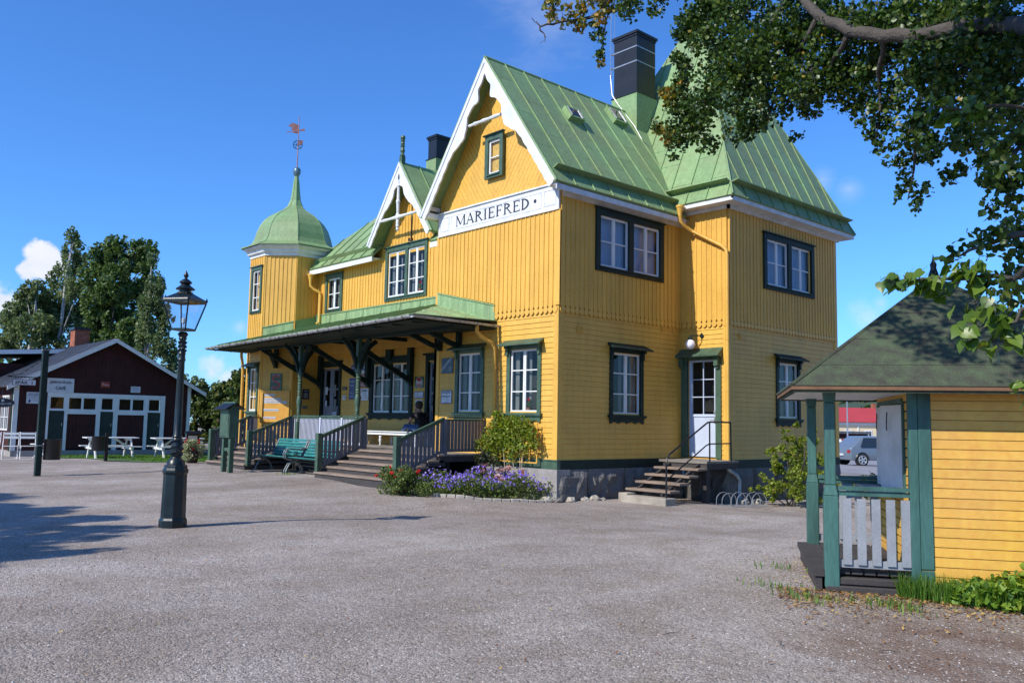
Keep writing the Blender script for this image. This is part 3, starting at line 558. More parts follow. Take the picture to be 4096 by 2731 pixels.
# ---- gable section, platform side (plane y=0)
gw = [(-1.471, -.591), (-3.304, -2.479)]
opsG = [E_(a, b, WB, WT) for a, b in gw]
backing(FG, -4.157, 0, ZB-.2, 5.15, opsG, 'yellow_paint', ST)
lap_wall(FG, -4.05, -.10, ZB, 2.50, opsG, 'yellow_paint', ST)
for a, b in gw: window(FG, a, b, WB, WT, hood='roof', apron=True, curtains=1)
fbox(FG, 'corner_board', 'yellow_paint', ST, (-.115, .028, ZB, 2.5, .0, .036)); fbox(FG, 'corner_board', 'yellow_paint', ST, (-4.157, -4.04, ZB, 2.5, .0, .036))
# upright cladding of the upper floor; its foot follows the porch flashing on the left
ff = lambda u: ZS if u > -2.02 else 2.70+(-(u)-2.02)*(3.17-2.70)/2.13
vert_wall(FG, -4.157, -2.02, ff, 4.56, [], 'yellow_paint', ST, d=.03, scallop=False)
vert_wall(FG, -2.02, 0, ZS, 4.56, [], 'yellow_paint', ST, d=.03)
fbox(FG, 'corner_board', 'yellow_paint', ST, (-.07, .066, ZS+.16, 4.56, .05, .062))
backing(FG, -4.157, 0, 2.5, 5.15, [], 'yellow_paint', ST, d0=0, d1=.03)
# gable triangle with diagonal boards
AP = (-2.08, 8.42); SL = 1.42
mb = MB(); FG.poly(mb, [(-4.157, 5.1), (0, 5.1), (0, 5.4), (-2.08, 8.34), (-4.157, 5.4)], -.12, 0); build(mb, 'wall', 'yellow_paint', ST)
for sgn in (1, -1):
    reg = [(-2.08, 5.106), (-2.08+sgn*2.08, 5.106), (-2.08+sgn*2.08, 5.40), (-2.08, 8.33)]
    if sgn < 0: reg = reg[::-1]
    dx, dy = (.82*sgn, -.57) # normal of boards steeply rising outwards
    L = math.hypot(dx, dy); dx /= L; dy /= L
    vals = [dx*p[0]+dy*p[1] for p in reg]; v = min(vals)
    while v < max(vals):
        c = clip(clip(reg, -dx, -dy, -(v+.003)), dx, dy, v+.112)
        if len(c) >= 3:
            mb = MB(); FG.poly(mb, c, 0, .018+random.uniform(0, .002)); build(mb, 'diagonal_board', 'yellow_paint', ST)
        v += .115
window(FG, -2.27, -1.87, 5.735, 6.55, leaves=1, rows=2, casing=.115, d=.085, shallow=True, curtains=0, hood='drip')
# ---- east side (plane x=0)
se = (1.706, 2.656); su = [(1.19, 3.30)]
opsE = [E_(se[0], se[1], WB, WT), E_(su[0][0], su[0][1], UB, UT)]
backing(FE, 0, D1, ZB-.2, 5.15, opsE, 'yellow_paint', ST)
lap_wall(FE, .10, D1-.0, ZB, 2.50, opsE[:1], 'yellow_paint', ST)
fbox(FE, 'corner_board', 'yellow_paint', ST, (.0, .115, ZB, 2.5, .0, .028)); fbox(FE, 'corner_board', 'yellow_paint', ST, (D1-.05, D1, ZB, 2.5, .0, .03))
window(FE, se[0], se[1], WB, WT, hood='roof', apron=True, trim='dark_and_shaded_green_trim')
backing(FE, 0, D1, 2.5, 5.15, opsE[1:], 'yellow_paint', ST, d0=0, d1=.03)
vert_wall(FE, 0.0, D1, ZS, 5.12, opsE[1:], 'yellow_paint', ST, d=.03)
fbox(FE, 'corner_board', 'yellow_paint', ST, (.005, .10, ZS+.16, 5.12, .05, .06))
window(FE, 1.19, 3.30, UB, UT, leaves=2, rows=2, casing=.135, d=.055, hood='drip', mull=[(2.16, 2.33)], trim='dark_and_shaded_green_trim', curtains=2, curtm='sky_reflect_blind', depth=.3)
# ---- jog wall (plane y=D1) with the side door
opsJ = [E_(.20, 1.01, ZB+.02, 1.58)]
backing(FJ, 0, J, ZB-.2, 5.2, opsJ, 'yellow_paint', ST)
lap_wall(FJ, 0, J-.10, ZB, 2.50, opsJ, 'yellow_paint', ST)
backing(FJ, 0.0, J, 2.5, 5.2, [], 'yellow_paint', ST, d0=0, d1=.03); vert_wall(FJ, 0.06, J, ZS, 5.18, [], 'yellow_paint', ST, d=.03)
fbox(FJ, 'corner_board', 'yellow_paint', ST, (J-.12, J+.03, ZB, 2.5, 0, .036))
# ---- tower east wall (plane x=J)
opsT = [E_(6.364, 7.290, WB, WT), E_(5.80, 7.95, UB, UT)]
backing(FT, D1, D3, ZB-.2, 5.2, opsT, 'yellow_paint', ST)
lap_wall(FT, D1+.10, D3-.1, ZB, 2.50, opsT[:1], 'yellow_paint', ST)
fbox(FT, 'corner_board', 'yellow_paint', ST, (D1, D1+.115, ZB, 2.5, 0, .03)); fbox(FT, 'corner_board', 'yellow_paint', ST, (D3-.115, D3+.03, ZB, 2.5, 0, .03))
backing(FT, D1, D3, 2.5, 5.2, opsT[1:], 'yellow_paint', ST, d0=0, d1=.03); vert_wall(FT, D1, D3, ZS, 5.18, opsT[1:], 'yellow_paint', ST, d=.03)
window(FT, 6.364, 7.290, WB, WT, hood='roof', apron=True, trim='dark_and_shaded_green_trim')
window(FT, 5.80, 7.95, UB, UT, leaves=2, rows=2, casing=.135, d=.055, hood='drip', mull=[(6.79, 6.96)], trim='dark_and_shaded_green_trim', curtains=2, curtm='sky_reflect_blind', depth=.3)
# hidden back walls close the volume
mb = MB(); mb.box(-12, J, D3-.01, D3+.12, ZB-.2, 5.2); mb.box(-12.0, -11.86, 1.2, 6.1, -1, 5.0); mb.box(-12, -4.2, 6.0, 6.14, -1, 5.0); mb.box(-4.3, -4.157, 0, D3, -1, 5.2); build(mb, 'wall', 'yellow_paint', ST)
# ---- base boards and foundation
fbox(FG, 'base_board', 'green_trim', ST, (-4.157, .05, -.94, ZB, -.05, .045), (-4.157, .07, ZB-.012, ZB+.012, -.05, .06))
fbox(FE, 'base_board', 'dark_and_shaded_green_trim', ST, (-.03, D1, -.94, ZB, -.05, .045)); fbox(FJ, 'base_board', 'dark_and_shaded_green_trim', ST, (0.05, J+.045, -.94, ZB, -.05, .045)); fbox(FT, 'base_board', 'dark_and_shaded_green_trim', ST, (D1, D3+.04, -.94, ZB, -.05, .045))
fbox(FG, 'foundation', 'stone_smooth', ST, (-4.1, .085, -2.1, -.94, -.3, .085))
def stones(F, u0, u1, z0, z1, m, d=.06, n=5, rows=1, seed=1):
    rnd = random.Random(seed); us = [u0]; w = (u1-u0)/n
    for i in range(1, n): us.append(u0+w*(i+rnd.uniform(-.18, .18)))
    us.append(u1)
    for a, b in zip(us[:-1], us[1:]):
        mb = MB(); nu, nz = 9, 7; vs = []; fs = []
        for j in range(nz+1):
            for i in range(nu+1):
                s, t = i/nu, j/nz; ed = min(s, 1-s, t, 1-t); dd = d+(.05+rnd.uniform(-.035, .04) if ed > .02 else -.02)
                vs.append(F.P(a+.008+(b-a-.016)*s, z0+(z1-z0)*t, dd))
        for j in range(nz):
            for i in range(nu): k = j*(nu+1)+i; fs.append((k, k+1, k+nu+2, k+nu+1))
        mb.add(vs, fs); F.box(mb, a+.008, b-.008, z0, z1-.002, -.2, d-.021); build(mb, 'foundation_stone', m, ST)
stones(FE, -.08, D1, -2.1, -.945, 'stone_rough', n=4, seed=3); stones(FT, D1, D3+.05, -2.3, -.945, 'stone_rough', n=5, seed=4); stones(FJ, .1, J+.05, -2.2, -.945, 'stone_rough', n=2, seed=5)
fbox(FE, 'vent_grille', 'yellow_paint', ST, (.54, .71, 1.96, 2.12, .02, .04), *[(.56+.03*i, .572+.03*i, 1.975, 2.105, .04, .048) for i in range(5)])
for a in (3.43, 3.85): fbox(FE, 'vent_grille', 'yellow_paint', ST, (a, a+.12, 2.22, 2.345, .02, .035), *[(a+.01, a+.11, 2.235+.022*i, 2.247+.022*i, .035, .045) for i in range(5)])
fbox(FT, 'vent_grille', 'yellow_paint', ST, (4.63, 4.79, 2.06, 2.2, .02, .035), *[(4.645, 4.775, 2.075+.024*i, 2.087+.024*i, .035, .045) for i in range(5)])
fbox(FG, 'vent_grille', 'brick_red', ST, (-1.03, -.90, -1.13, -.98, .085, .095), *[(-1.02, -.91, -1.115+.028*i, -1.102+.028*i, .095, .105) for i in range(5)])

# ---- middle section upper wall (y=.7)
XL = -11.41
opsM = [E_(-7.43, -5.70, 3.43, 4.72), E_(-10.72, -9.96, 3.37, 4.33)]
backing(FM, XL-.6, -4.157, 2.0, 5.0, opsM, 'yellow_paint', ST)
drm = (-6.40, 7.03)  # dormer apex
ft = lambda u: 4.66 if not (-7.72 < u < -5.08) else min(6.85, 4.66+(1.32-abs(u+6.40))*1.42+.25)
vert_wall(FM, XL, -4.157, 3.24, ft, opsM, 'yellow_paint', ST, scallop=False)
mb = MB(); FM.poly(mb, [(-7.75, 4.6), (-5.05, 4.6), (-5.05, 4.95), (-6.4, 6.86), (-7.75, 4.95)], -.12, 0); build(mb, 'wall', 'yellow_paint', ST)
window(FM, -7.43, -5.70, 3.43, 4.72, leaves=2, rows=3, casing=.12, hood='drip', mull=[(-6.60, -6.475)], d=.02)
window(FM, -10.72, -9.96, 3.37, 4.33, leaves=2, rows=2, casing=.12, hood='drip', d=.02)
# recessed platform wall (y=.95)
opsR = [E_(-8.40, -7.525, WB, WT), E_(-7.439, -6.60, WB, WT), E_(-11.25, -10.28, -.66, 1.62), E_(-5.75, -4.9, -.66, 1.62)]
backing(FR, XL, -4.157, -1.0, 2.6, opsR, 'yellow_paint', ST)
lap_wall(FR, XL, -4.157, -.66, 2.36, opsR, 'yellow_paint', ST)
vert_wall(FR, XL, -4.157, 2.12, 2.62, [], 'yellow_paint', ST, d=.03)
window(FR, -8.40, -6.60, WB, WT, leaves=2, rows=3, casing=.16, apron=True, mull=[(-7.525, -7.439)], hood='drip', trim='dark_and_shaded_green_trim', d=.01)
mb = MB(); mb.box(-4.3, -4.157, 0, .95, -1, 2.6); build(mb, 'wall', 'yellow_paint', ST)
# platform doors
def leaf_door(F, u0, u1, z0, z1, leaves, m, glassm='window_glass', rows=2, trim='dark_and_shaded_green_trim', name='door', knob=True, lowpanel=.45):
    mb = MB(); F.box(mb, u0-.12, u0, z0, z1+.14, -.02, .05); F.box(mb, u1, u1+.12, z0, z1+.14, -.02, .05); F.box(mb, u0, u1, z1, z1+.14, -.02, .048); F.box(mb, u0-.18, u1+.18, z1+.141, z1+.19, -.0, .11)
    build(mb, 'door_frame', trim, ST)
    w = (u1-u0)/leaves; mb = MB(); gl = MB()
    for i in range(leaves):
        a, b = u0+i*w+.004, u0+(i+1)*w-.004; s = .10 if leaves > 1 else .09; H = z1-z0; zp = z0+H*lowpanel
        F.box(mb, a, a+s, z0, z1, -.06, -.015); F.box(mb, b-s, b, z0, z1, -.06, -.015); F.box(mb, a+s, b-s, z0, z0+.16, -.06, -.016); F.box(mb, a+s, b-s, z1-.10, z1, -.06, -.016)
        F.box(mb, a+s, b-s, zp-.06, zp+.06, -.06, -.016); F.box(mb, a+s, b-s, z0+.16, zp-.06, -.06, -.04)
        for r in range(1, rows): zz = zp+(z1-.1-zp)*r/rows; F.box(mb, a+s, b-s, zz-.03, zz+.03, -.06, -.017)
        gl.add([F.P(a+s, zp, -.04), F.P(b-s, zp, -.04), F.P(b-s, z1-.1, -.04), F.P(a+s, z1-.1, -.04)], [(0, 1, 2, 3)])
    dr = build(mb, name, m, ST); bevel(dr, .004); build(gl, 'pane', glassm, dr)
    mb = MB(); P = F.P; mb.add([P(u0, z0, -.061), P(u1, z0, -.061), P(u1, z1, -.061), P(u0, z1, -.061), P(u0, z0, -.5), P(u1, z0, -.5), P(u1, z1, -.5), P(u0, z1, -.5)], [(0, 4, 5, 1), (1, 5, 6, 2), (2, 6, 7, 3), (3, 7, 4, 0), (4, 7, 6, 5)]); build(mb, 'door_niche', 'room_dark', dr)
    return dr
d1 = leaf_door(FR, -11.25, -10.28, -.66, 1.62, 2, 'grey_door', rows=2); d2 = leaf_door(FR, -5.75, -4.9, -.66, 1.62, 1, 'grey_door', rows=3)
# side door
fr = MB(); FJ.box(fr, .03, .20, ZB+.02, 1.60, -.02, .055); FJ.box(fr, 1.01, 1.16, ZB+.02, 1.60, -.02, .055); FJ.box(fr, .20, 1.01, 1.58, 1.62, -.02, .05); build(fr, 'door_frame', 'green_trim', ST)
mb = MB(); P = FJ.P; mb.prism([P(.0, 1.86, .01), P(-.04, 1.67, .27), P(-.04, 1.64, .27), P(0, 1.62, .01)][::-1], [P(1.20, 1.86, .01), P(1.23, 1.67, .27), P(1.23, 1.64, .27), P(1.20, 1.62, .01)][::-1]); build(mb, 'door_hood', 'green_trim', ST)
for x in (.04, 1.03): mb = MB(); FJ.box(mb, x, x+.11, 1.42, 1.63, .055, .16); FJ.box(mb, x+.015, x+.095, 1.36, 1.42, .055, .11); build(mb, 'bracket', 'green_trim', ST)
mb = MB(); gl = MB(); a, b = .205, 1.005; z0, z1 = ZB+.05, 1.575
FJ.box(mb, a, a+.085, z0, z1, -.09, -.045); FJ.box(mb, b-.09, b, z0, z1, -.09, -.045); FJ.box(mb, a+.085, b-.09, z0, .295, -.09, -.05); FJ.box(mb, a+.085, b-.09, 1.53, z1, -.09, -.046)
FJ.box(mb, a+.03, b-.03, .235, .275, -.05, -.03); FJ.box(mb, a+.01, b-.01, z0, z0+.20, -.05, -.038)
for zz in (.70, 1.115): FJ.box(mb, a+.085, b-.09, zz-.01, zz+.01, -.085, -.05)
FJ.box(mb, .595, .615, .295, 1.53, -.086, -.051)
gl.add([P(a+.08, .29, -.07), P(b-.08, .29, -.07), P(b-.08, 1.54, -.07), P(a+.08, 1.54, -.07)], [(0, 1, 2, 3)])
dr = build(mb, 'door', 'light_door', ST); build(gl, 'pane', 'window_glass', dr)
mb = MB(); mb.tube([P(.93, .16, -.04), P(.93, .16, .01), P(.84, .16, .01)], .011, 6); FJ.box(mb, .915, .945, .08, .30, -.046, -.036); FJ.box(mb, .90, .95, .33, .37, -.046, -.03); build(mb, 'door_handle', 'galvanised', dr)
mb = MB(); mb.add([P(.2, z0, -.091), P(1.01, z0, -.091), P(1.01, z1, -.091), P(.2, z1, -.091), P(.2, z0, -.5), P(1.01, z0, -.5), P(1.01, z1, -.5), P(.2, z1, -.5)], [(0, 4, 5, 1), (1, 5, 6, 2), (2, 6, 7, 3), (3, 7, 4, 0), (4, 7, 6, 5)]); build(mb, 'door_niche', 'room_dark', dr)

# ---- turret
opsA = [E_(.20, .74, 3.35, 4.64)]; opsA2 = [E_(.24, .76, WB, 1.55)]
LA = (TB-TA).length; CY = .95-TC.y
for F, L, o1, o2 in ((FA, LA, opsA, opsA2), (FB, LB, [], []), (FC, CY, [], [])):
    backing(F, 0, L, -1.0, 5.2, o1+o2, 'yellow_paint', ST, d0=-.06)
    lap_wall(F, .05, L-.05, -.66, 2.36, o2, 'yellow_paint', ST)
    zb = (lambda u: 2.45) if F is FA else (lambda u, F=F: PZ(F.P(u, 0).x, F.P(u, 0).y)+.27)
    vert_wall(F, .03, L-.03, zb, 5.18, o1, 'yellow_paint', ST, pitch=.132, d=.02, scallop=False, batten=.035)
    fbox(F, 'corner_board', 'yellow_paint', ST, (-.03, .05, -.66, 2.5, 0, .03), (L-.05, L+.03, -.66, 2.5, 0, .03), (-.04, .03, 2.5, 5.15, 0, .05), (L-.03, L+.04, 2.5, 5.15, 0, .05))
window(FA, .20, .74, 3.35, 4.64, leaves=1, cols=2, rows=3, casing=.10, d=.04, hood='drip', curtains=1)
window(FA, .24, .76, WB, 1.55, leaves=1, cols=2, rows=3, casing=.09, d=.01, hood='roof', apron=True, curtains=1)
apo = 1.17; ROT = R_(22.5)
oct_ = lambda r: [(TCEN.x+r*math.cos(ROT+k*math.pi/4), TCEN.y+r*math.sin(ROT+k*math.pi/4)) for k in range(8)]
mb = MB()
kk = 1/math.cos(R_(22.5))
mb.lathe([(1.10*kk, -1.0), (1.10*kk, 5.2)], (TCEN.x, TCEN.y+.0, 0), 8, ROT); build(mb, 'wall', 'yellow_paint', ST)   # closes the hidden sides
mb = MB(); mb.lathe([(1.16*kk, 5.05), (1.24*kk, 5.05), (1.24*kk, 5.14), (1.31*kk, 5.16), (1.33*kk, 5.25), (1.42*kk, 5.30), (1.44*kk, 5.36), (1.1*kk, 5.38)], (TCEN.x, TCEN.y, 0), 8, ROT); build(mb, 'cornice', 'white_trim_aged', ST)
prof = [(1.50, 5.36), (1.50, 5.385), (1.33, 5.44), (1.20, 5.53), (1.13, 5.68), (1.075, 5.90), (.985, 6.16), (.86, 6.36), (.72, 6.50), (.50, 6.655), (.34, 6.76), (.22, 6.89), (.14, 7.10), (.10, 7.42), (.065, 7.80), (.05, 7.92)]
verts8 = [[(TCEN.x+r*kk*math.cos(ROT+k*math.pi/4), TCEN.y+r*kk*math.sin(ROT+k*math.pi/4), z) for k in range(8)] for r, z in prof]
for k in range(8):
    for lo, hi in ((0, 4), (4, 7), (7, 11), (11, 15)):
        mb = MB(); vs = []; fs = []
        for j in range(lo, hi+1): vs += [verts8[j][k], verts8[j][(k+1) % 8]]
        for j in range(hi-lo): fs.append((2*j, 2*j+1, 2*j+3, 2*j+2))
        mb.add(vs, fs); o = build(mb, 'dome_sheet', 'green_roof', ST)
        s = o.modifiers.new('solid', 'SOLIDIFY'); s.thickness = .012; s.offset = 1
mb = MB()
for k in range(8): mb.tube([Vector(verts8[j][k])+Vector((0, 0, .006)) for j in range(1, 15)], [.022]*8+[.018]*6, 5)
build(mb, 'dome_seam', 'green_roof', ST)
mb = MB(); mb.lathe([(.035, 7.88), (.075, 7.93), (.115, 8.0), (.125, 8.08), (.115, 8.16), (.07, 8.21), (.02, 8.23)], (TCEN.x, TCEN.y, 0), 12); build(mb, 'spire_ball', 'copper_blue', ST, smooth=True)
VN = thing('weather_vane', 'reddish weather vane with winged beast and spoked wheel on a rod above the turret', 'weather vane', (TCEN.x, TCEN.y, 8.2))
mb = MB(); mb.tube([(TCEN.x, TCEN.y, 8.2), (TCEN.x, TCEN.y, 9.95)], [.020, .012], 6); build(mb, 'rod', 'vane_red', VN)
FV = Fr((TCEN.x, TCEN.y, 0), (.47, .88, 0))
mb = MB()
FV.poly(mb, [(-.34, 9.58), (-.20, 9.55), (-.24, 9.46), (-.14, 9.42), (-.16, 9.36), (.0, 9.36), (.0, 9.62), (-.08, 9.68), (-.18, 9.70), (-.27, 9.66), (-.30, 9.62)], -.006, .006)
FV.poly(mb, [(0, 9.48), (.08, 9.50), (.10, 9.53), (.20, 9.53), (.20, 9.46), (.10, 9.46), (.06, 9.45), (0, 9.44)], -.006, .006)
FV.poly(mb, [(-.40, 9.34), (-.33, 9.38), (-.20, 9.385), (0, 9.37), (0, 9.40), (-.2, 9.41), (-.35, 9.40)], -.006, .006)
build(mb, 'vane', 'vane_red', VN)
mb = MB(); ring = [FV.P(.145*math.cos(t)-.01, 8.98+.145*math.sin(t), 0) for t in [2*math.pi*k/16 for k in range(17)]]; mb.tube(ring, .012, 5, caps=False)
for k in range(8): mb.beam(FV.P(-.01, 8.98), FV.P(-.01+.14*math.cos(k*math.pi/4), 8.98+.14*math.sin(k*math.pi/4)), .014)
build(mb, 'wheel', 'lamp_paint', VN)
mb = MB(); FV.poly(mb, [(.02, 8.97), (.10, 8.99), (.16, 9.08), (.13, 9.15), (.05, 9.14), (-.02, 9.05)], -.008, .008); build(mb, 'vane', 'vane_red', VN)

# ---- main gable roof
xe = .30; ze = AP[1]-SL*(xe+2.08); xw = -4.46
metal_roof([(xe, -.45, ze), (xe, 4.05, ze), (-.42, 4.5, AP[1]-SL*1.66), (-2.08, 5.7, AP[1]), (-2.08, -.45, AP[1])], (0, 1, 0), 'green_roof', ST, sw=.60, sh=1.15)
metal_roof([(xw, -.45, ze), (xw, 5.7, ze), (-2.08, 5.7, AP[1]), (-2.08, -.45, AP[1])], (0, 1, 0), 'green_roof', ST, sw=.60, sh=1.15)
mb = MB(); mb.tube([(-2.08, -.46, AP[1]+.015), (-2.08, 4.6, AP[1]+.015)], .03, 6); build(mb, 'roof_ridge', 'green_roof', ST)
sn = Vector((SL, 0, 1)).normalized(); sd = Vector((-1, 0, SL)).normalized()
def upstand(p0, p1, nrm, h=.13, m='green_roof', name='gutter_upstand', lean=0.35):
    p0 = Vector(p0); p1 = Vector(p1); n = (Vector(nrm)*(1-lean)+Vector((0, 0, 1))*lean).normalized(); t = (p1-p0).normalized(); w = t.cross(n).normalized()*.012
    L = (p1-p0).length; k = max(1, round(L/.62))
    for i in range(k):
        a = p0+(p1-p0)*(i/k)+t*.003; b = p0+(p1-p0)*((i+1)/k)-t*.003; mb = MB(); mb.hexa([a-w, b-w, b+w, a+w, a-w+n*h, b-w+n*h, b+w+n*h, a+w+n*h]); build(mb, name, m, ST)
pu = Vector((xe, 0, ze))+sd*.42
upstand((pu.x, -.30, pu.z), (pu.x, 4.0, pu.z), sn, h=.17, lean=-.2)
# eave soffit and fascia of the east side
mb = MB(); mb.box(0.03, xe-.03, -.40, D1-.02, ze-.075, ze-.055); mb.box(xe-.045, xe-.012, -.40, 4.05, ze-.16, ze-.045); mb.box(.03, .07, 0, D1-.02, ze-.2, ze-.076); build(mb, 'eave_fascia', 'white_trim_aged', ST)
# bargeboards with a fretted inner edge
def barge(apx, apz, slope, half, y, w0, m, cusp, arch, thick=.045, name='bargeboard', steps=90, top=.6):
    L = half*math.hypot(1, slope); ang = math.atan(slope)
    for sg in (1, -1):
        ux, uz = math.cos(ang)*sg, -math.sin(ang); nx, nz = -math.sin(ang)*sg, -math.cos(ang)
        outer = []; inner = []
        for i in range(steps+1):
            t = L*i/steps; w = w0
            if arch: a0, a1 = arch; w = w0+(cusp*math.exp(-((t-a1)/.34)**2))+(cusp*.75*math.exp(-((t-a0)/.16)**2) if t > a0*.6 else 0)
            if arch and t < a1: w += .035*abs(math.sin(t*9.0))
            else: w += .018*abs(math.sin(t*11))
            px, pz = apx+ux*t, apz+uz*t; outer.append((px, pz)); ix, iz = px+nx*w, pz+nz*w
            if (ix-apx)*sg < 0: k = (apx-px)/(nx*w) if nx*w else 0; ix, iz = apx, pz+nz*w*k-abs((1-k))*w*.15
            inner.append((ix, iz))
        mb = MB(); F = Fr((0, y, 0), (1, 0, 0))
        for i in range(steps):
            q = [outer[i], outer[i+1], inner[i+1], inner[i]]
            mb.prism([F.P(a, b, thick) for a, b in q], [F.P(a, b, 0) for a, b in q])
        build(mb, name, m, ST)
        mb = MB()  # outer moulding strip
        for d0, d1_, o0, o1 in ((thick, thick+.02, 0, .07),):
            a = (apx, apz); b = (apx+ux*L, apz+uz*L)
            q = [(a[0], a[1]), b, (b[0]+nx*o1, b[1]+nz*o1), (a[0], a[1]-o1/math.cos(ang)*1.0)]
            mb.prism([F.P(x, z, d1_) for x, z in q], [F.P(x, z, d0) for x, z in q])
        build(mb, 'bargeboard_moulding', m, ST)
barge(-2.08, AP[1]-.005, SL, 2.36, -.40, .21, 'white_trim_aged', .20, (.95, 1.85))
mb = MB(); mb.tube([(-2.62, -.42, 6.92), (-2.45, -.42, 6.92), (-2.43, -.42, 6.92), (-2.2, -.42, 6.92), (-2.08, -.42, 6.92), (-1.9, -.42, 6.92), (-1.7, -.42, 6.92), (-1.5, -.42, 6.92)], [.035, .035, .05, .035, .05, .035, .05, .035], 8); build(mb, 'gable_tie', 'white_trim_aged', ST)
mb = MB()  # verge soffit panels (underside of the gable overhang)
for sg in (1, -1):
    a = Vector((-2.08, 0, AP[1]-.06)); b = Vector((-2.08+sg*2.3, 0, AP[1]-.06-SL*2.3)); mb.prism([(a.x, -.41, a.z), (b.x, -.41, b.z), (b.x, 0, b.z), (a.x, 0, a.z)], [(a.x, -.41, a.z-.02), (b.x, -.41, b.z-.02), (b.x, 0, b.z-.02), (a.x, 0, a.z-.02)])
mb.box(-4.43, -4.15, -.40, .0, 5.02, 5.12); mb.box(-4.40, -4.2, -.40, .0, 5.2, 5.3)
build(mb, 'verge_soffit', 'white_paint', ST)
# name board
SG = thing('name_board', 'long white station name board lettered in black across the big gable', 'station sign', (-2.08, -.05, 4.56))
fbox(FG, 'board', 'white_trim_aged', SG, (-4.16, .03, 4.565, 5.10, .03, .075), (-4.18, .05, 5.10, 5.135, .03, .11), (-4.17, .04, 4.54, 4.566, .03, .09))
mb = MB()
for a, b in ((-4.08, -3.74), (-.42, -.05)):
    for r in ((a, b, 4.66, 4.675), (a, b, 4.99, 5.005), (a, a+.015, 4.675, 4.99), (b-.015, b, 4.675, 4.99)): FG.box(mb, *r, .075, .083)
for r in ((-3.66, -.5, 4.99, 5.0), (-3.66, -.5, 4.645, 4.655), (-3.66, -3.65, 4.655, 4.99), (-.51, -.5, 4.655, 4.99)): FG.box(mb, *r, .075, .081)
build(mb, 'board_moulding', 'enamel_white', SG)
def serif_text(s, x0, x1, z0, z1):
    """bold roman capitals drawn from strokes, slab ends"""
    G = {'M': (1.15, [((.12, 0), (.12, 1), .07), ((.12, 1), (.57, .12), .15), ((.57, .12), (1.03, 1), .07), ((1.03, 0), (1.03, 1), .15)], [(.0, .26, 0), (.9, 1.17, 0), (.0, .22, 1), (.93, 1.15, 1)]),
         'A': (.95, [((.1, 0), (.48, 1), .06), ((.46, 1), (.86, 0), .16), ((.24, .34), (.7, .34), .06)], [(-.03, .22, 0), (.7, 1.0, 0)]),
         'R': (.92, [((.18, 0), (.18, 1), .15), ((.42, .5), (.84, 0), .15)], [(.03, .34, 0), (.7, .97, 0), (.03, .3, 1)]),
         'I': (.42, [((.2, 0), (.2, 1), .15)], [(.04, .37, 0), (.04, .37, 1)]),
         'E': (.78, [((.18, 0), (.18, 1), .15), ((.2, .03), (.72, .03), .07), ((.2, .97), (.7, .97), .07), ((.2, .52), (.55, .52), .06), ((.72, 0), (.72, .2), .05), ((.7, .8), (.7, 1), .05), ((.55, .42), (.55, .62), .05)], [(.03, .34, 0), (.03, .34, 1)]),
         'F': (.74, [((.18, 0), (.18, 1), .15), ((.2, .97), (.68, .97), .07), ((.2, .52), (.55, .52), .06), ((.68, .8), (.68, 1), .05), ((.55, .42), (.55, .62), .05)], [(.03, .36, 0), (.03, .34, 1)]),
         'D': (.95, [((.18, 0), (.18, 1), .15)], [(.03, .34, 0), (.03, .34, 1)])}
    tot = sum(G[c][0] for c in s)+.10*(len(s)-1); k = (x1-x0)/tot; h = z1-z0; mb = MB(); x = x0
    def st(a, b, w):
        ax, az, bx, bz = x+a[0]*k, z0+a[1]*h, x+b[0]*k, z0+b[1]*h; w = w*k
        if abs(ax-bx) < abs(az-bz)*2: q = [(ax-w/2, az), (ax+w/2, az), (bx+w/2, bz), (bx-w/2, bz)]
        else: q = [(ax, az-w/2), (bx, bz-w/2), (bx, bz+w/2), (ax, az+w/2)]
        FG.poly(mb, q, .0752, .0795+random.uniform(0, .001))
    for c in s:
        w, strokes, ser = G[c]
        for a, b, t in strokes: st(a, b, t)
        for a, b, zz in ser: FG.box(mb, x+a*k, x+b*k, z0+(zz*.955)*h, z0+(zz*.955+.045)*h, .0753, .0812)
        bowls = {'R': [(.2, .74, .25, .52)], 'D': [(.2, .5, .5, .64)]}.get(c, [])
        for bx, cz, rz, rx in bowls:
            n = 12
            for i in range(n):
                t0, t1 = -math.pi/2+math.pi*i/n, -math.pi/2+math.pi*(i+1)/n; th = [.07+.10*max(0, math.cos(t)) for t in (t0, t1)]
                q = [(x+k*(bx+math.cos(t)*(rx-dd)), z0+h*(cz+math.sin(t)*(rz-dd*.6*k/h*1.6))) for t, dd in ((t0, 0), (t1, 0), (t1, th[1]), (t0, th[0]))]
                FG.poly(mb, q, .0752, .0797)
        x += (w+.10)*k
    build(mb, 'lettering', 'ink_black', SG)
serif_text('MARIEFRED', -3.47, -.86, 4.71, 4.965)
mb = MB(); FG.poly(mb, [(-.70+.045*math.cos(t), 4.84+.045*math.sin(t)) for t in [k*math.pi/6 for k in range(12)]], .075, .08); build(mb, 'lettering', 'ink_black', SG)

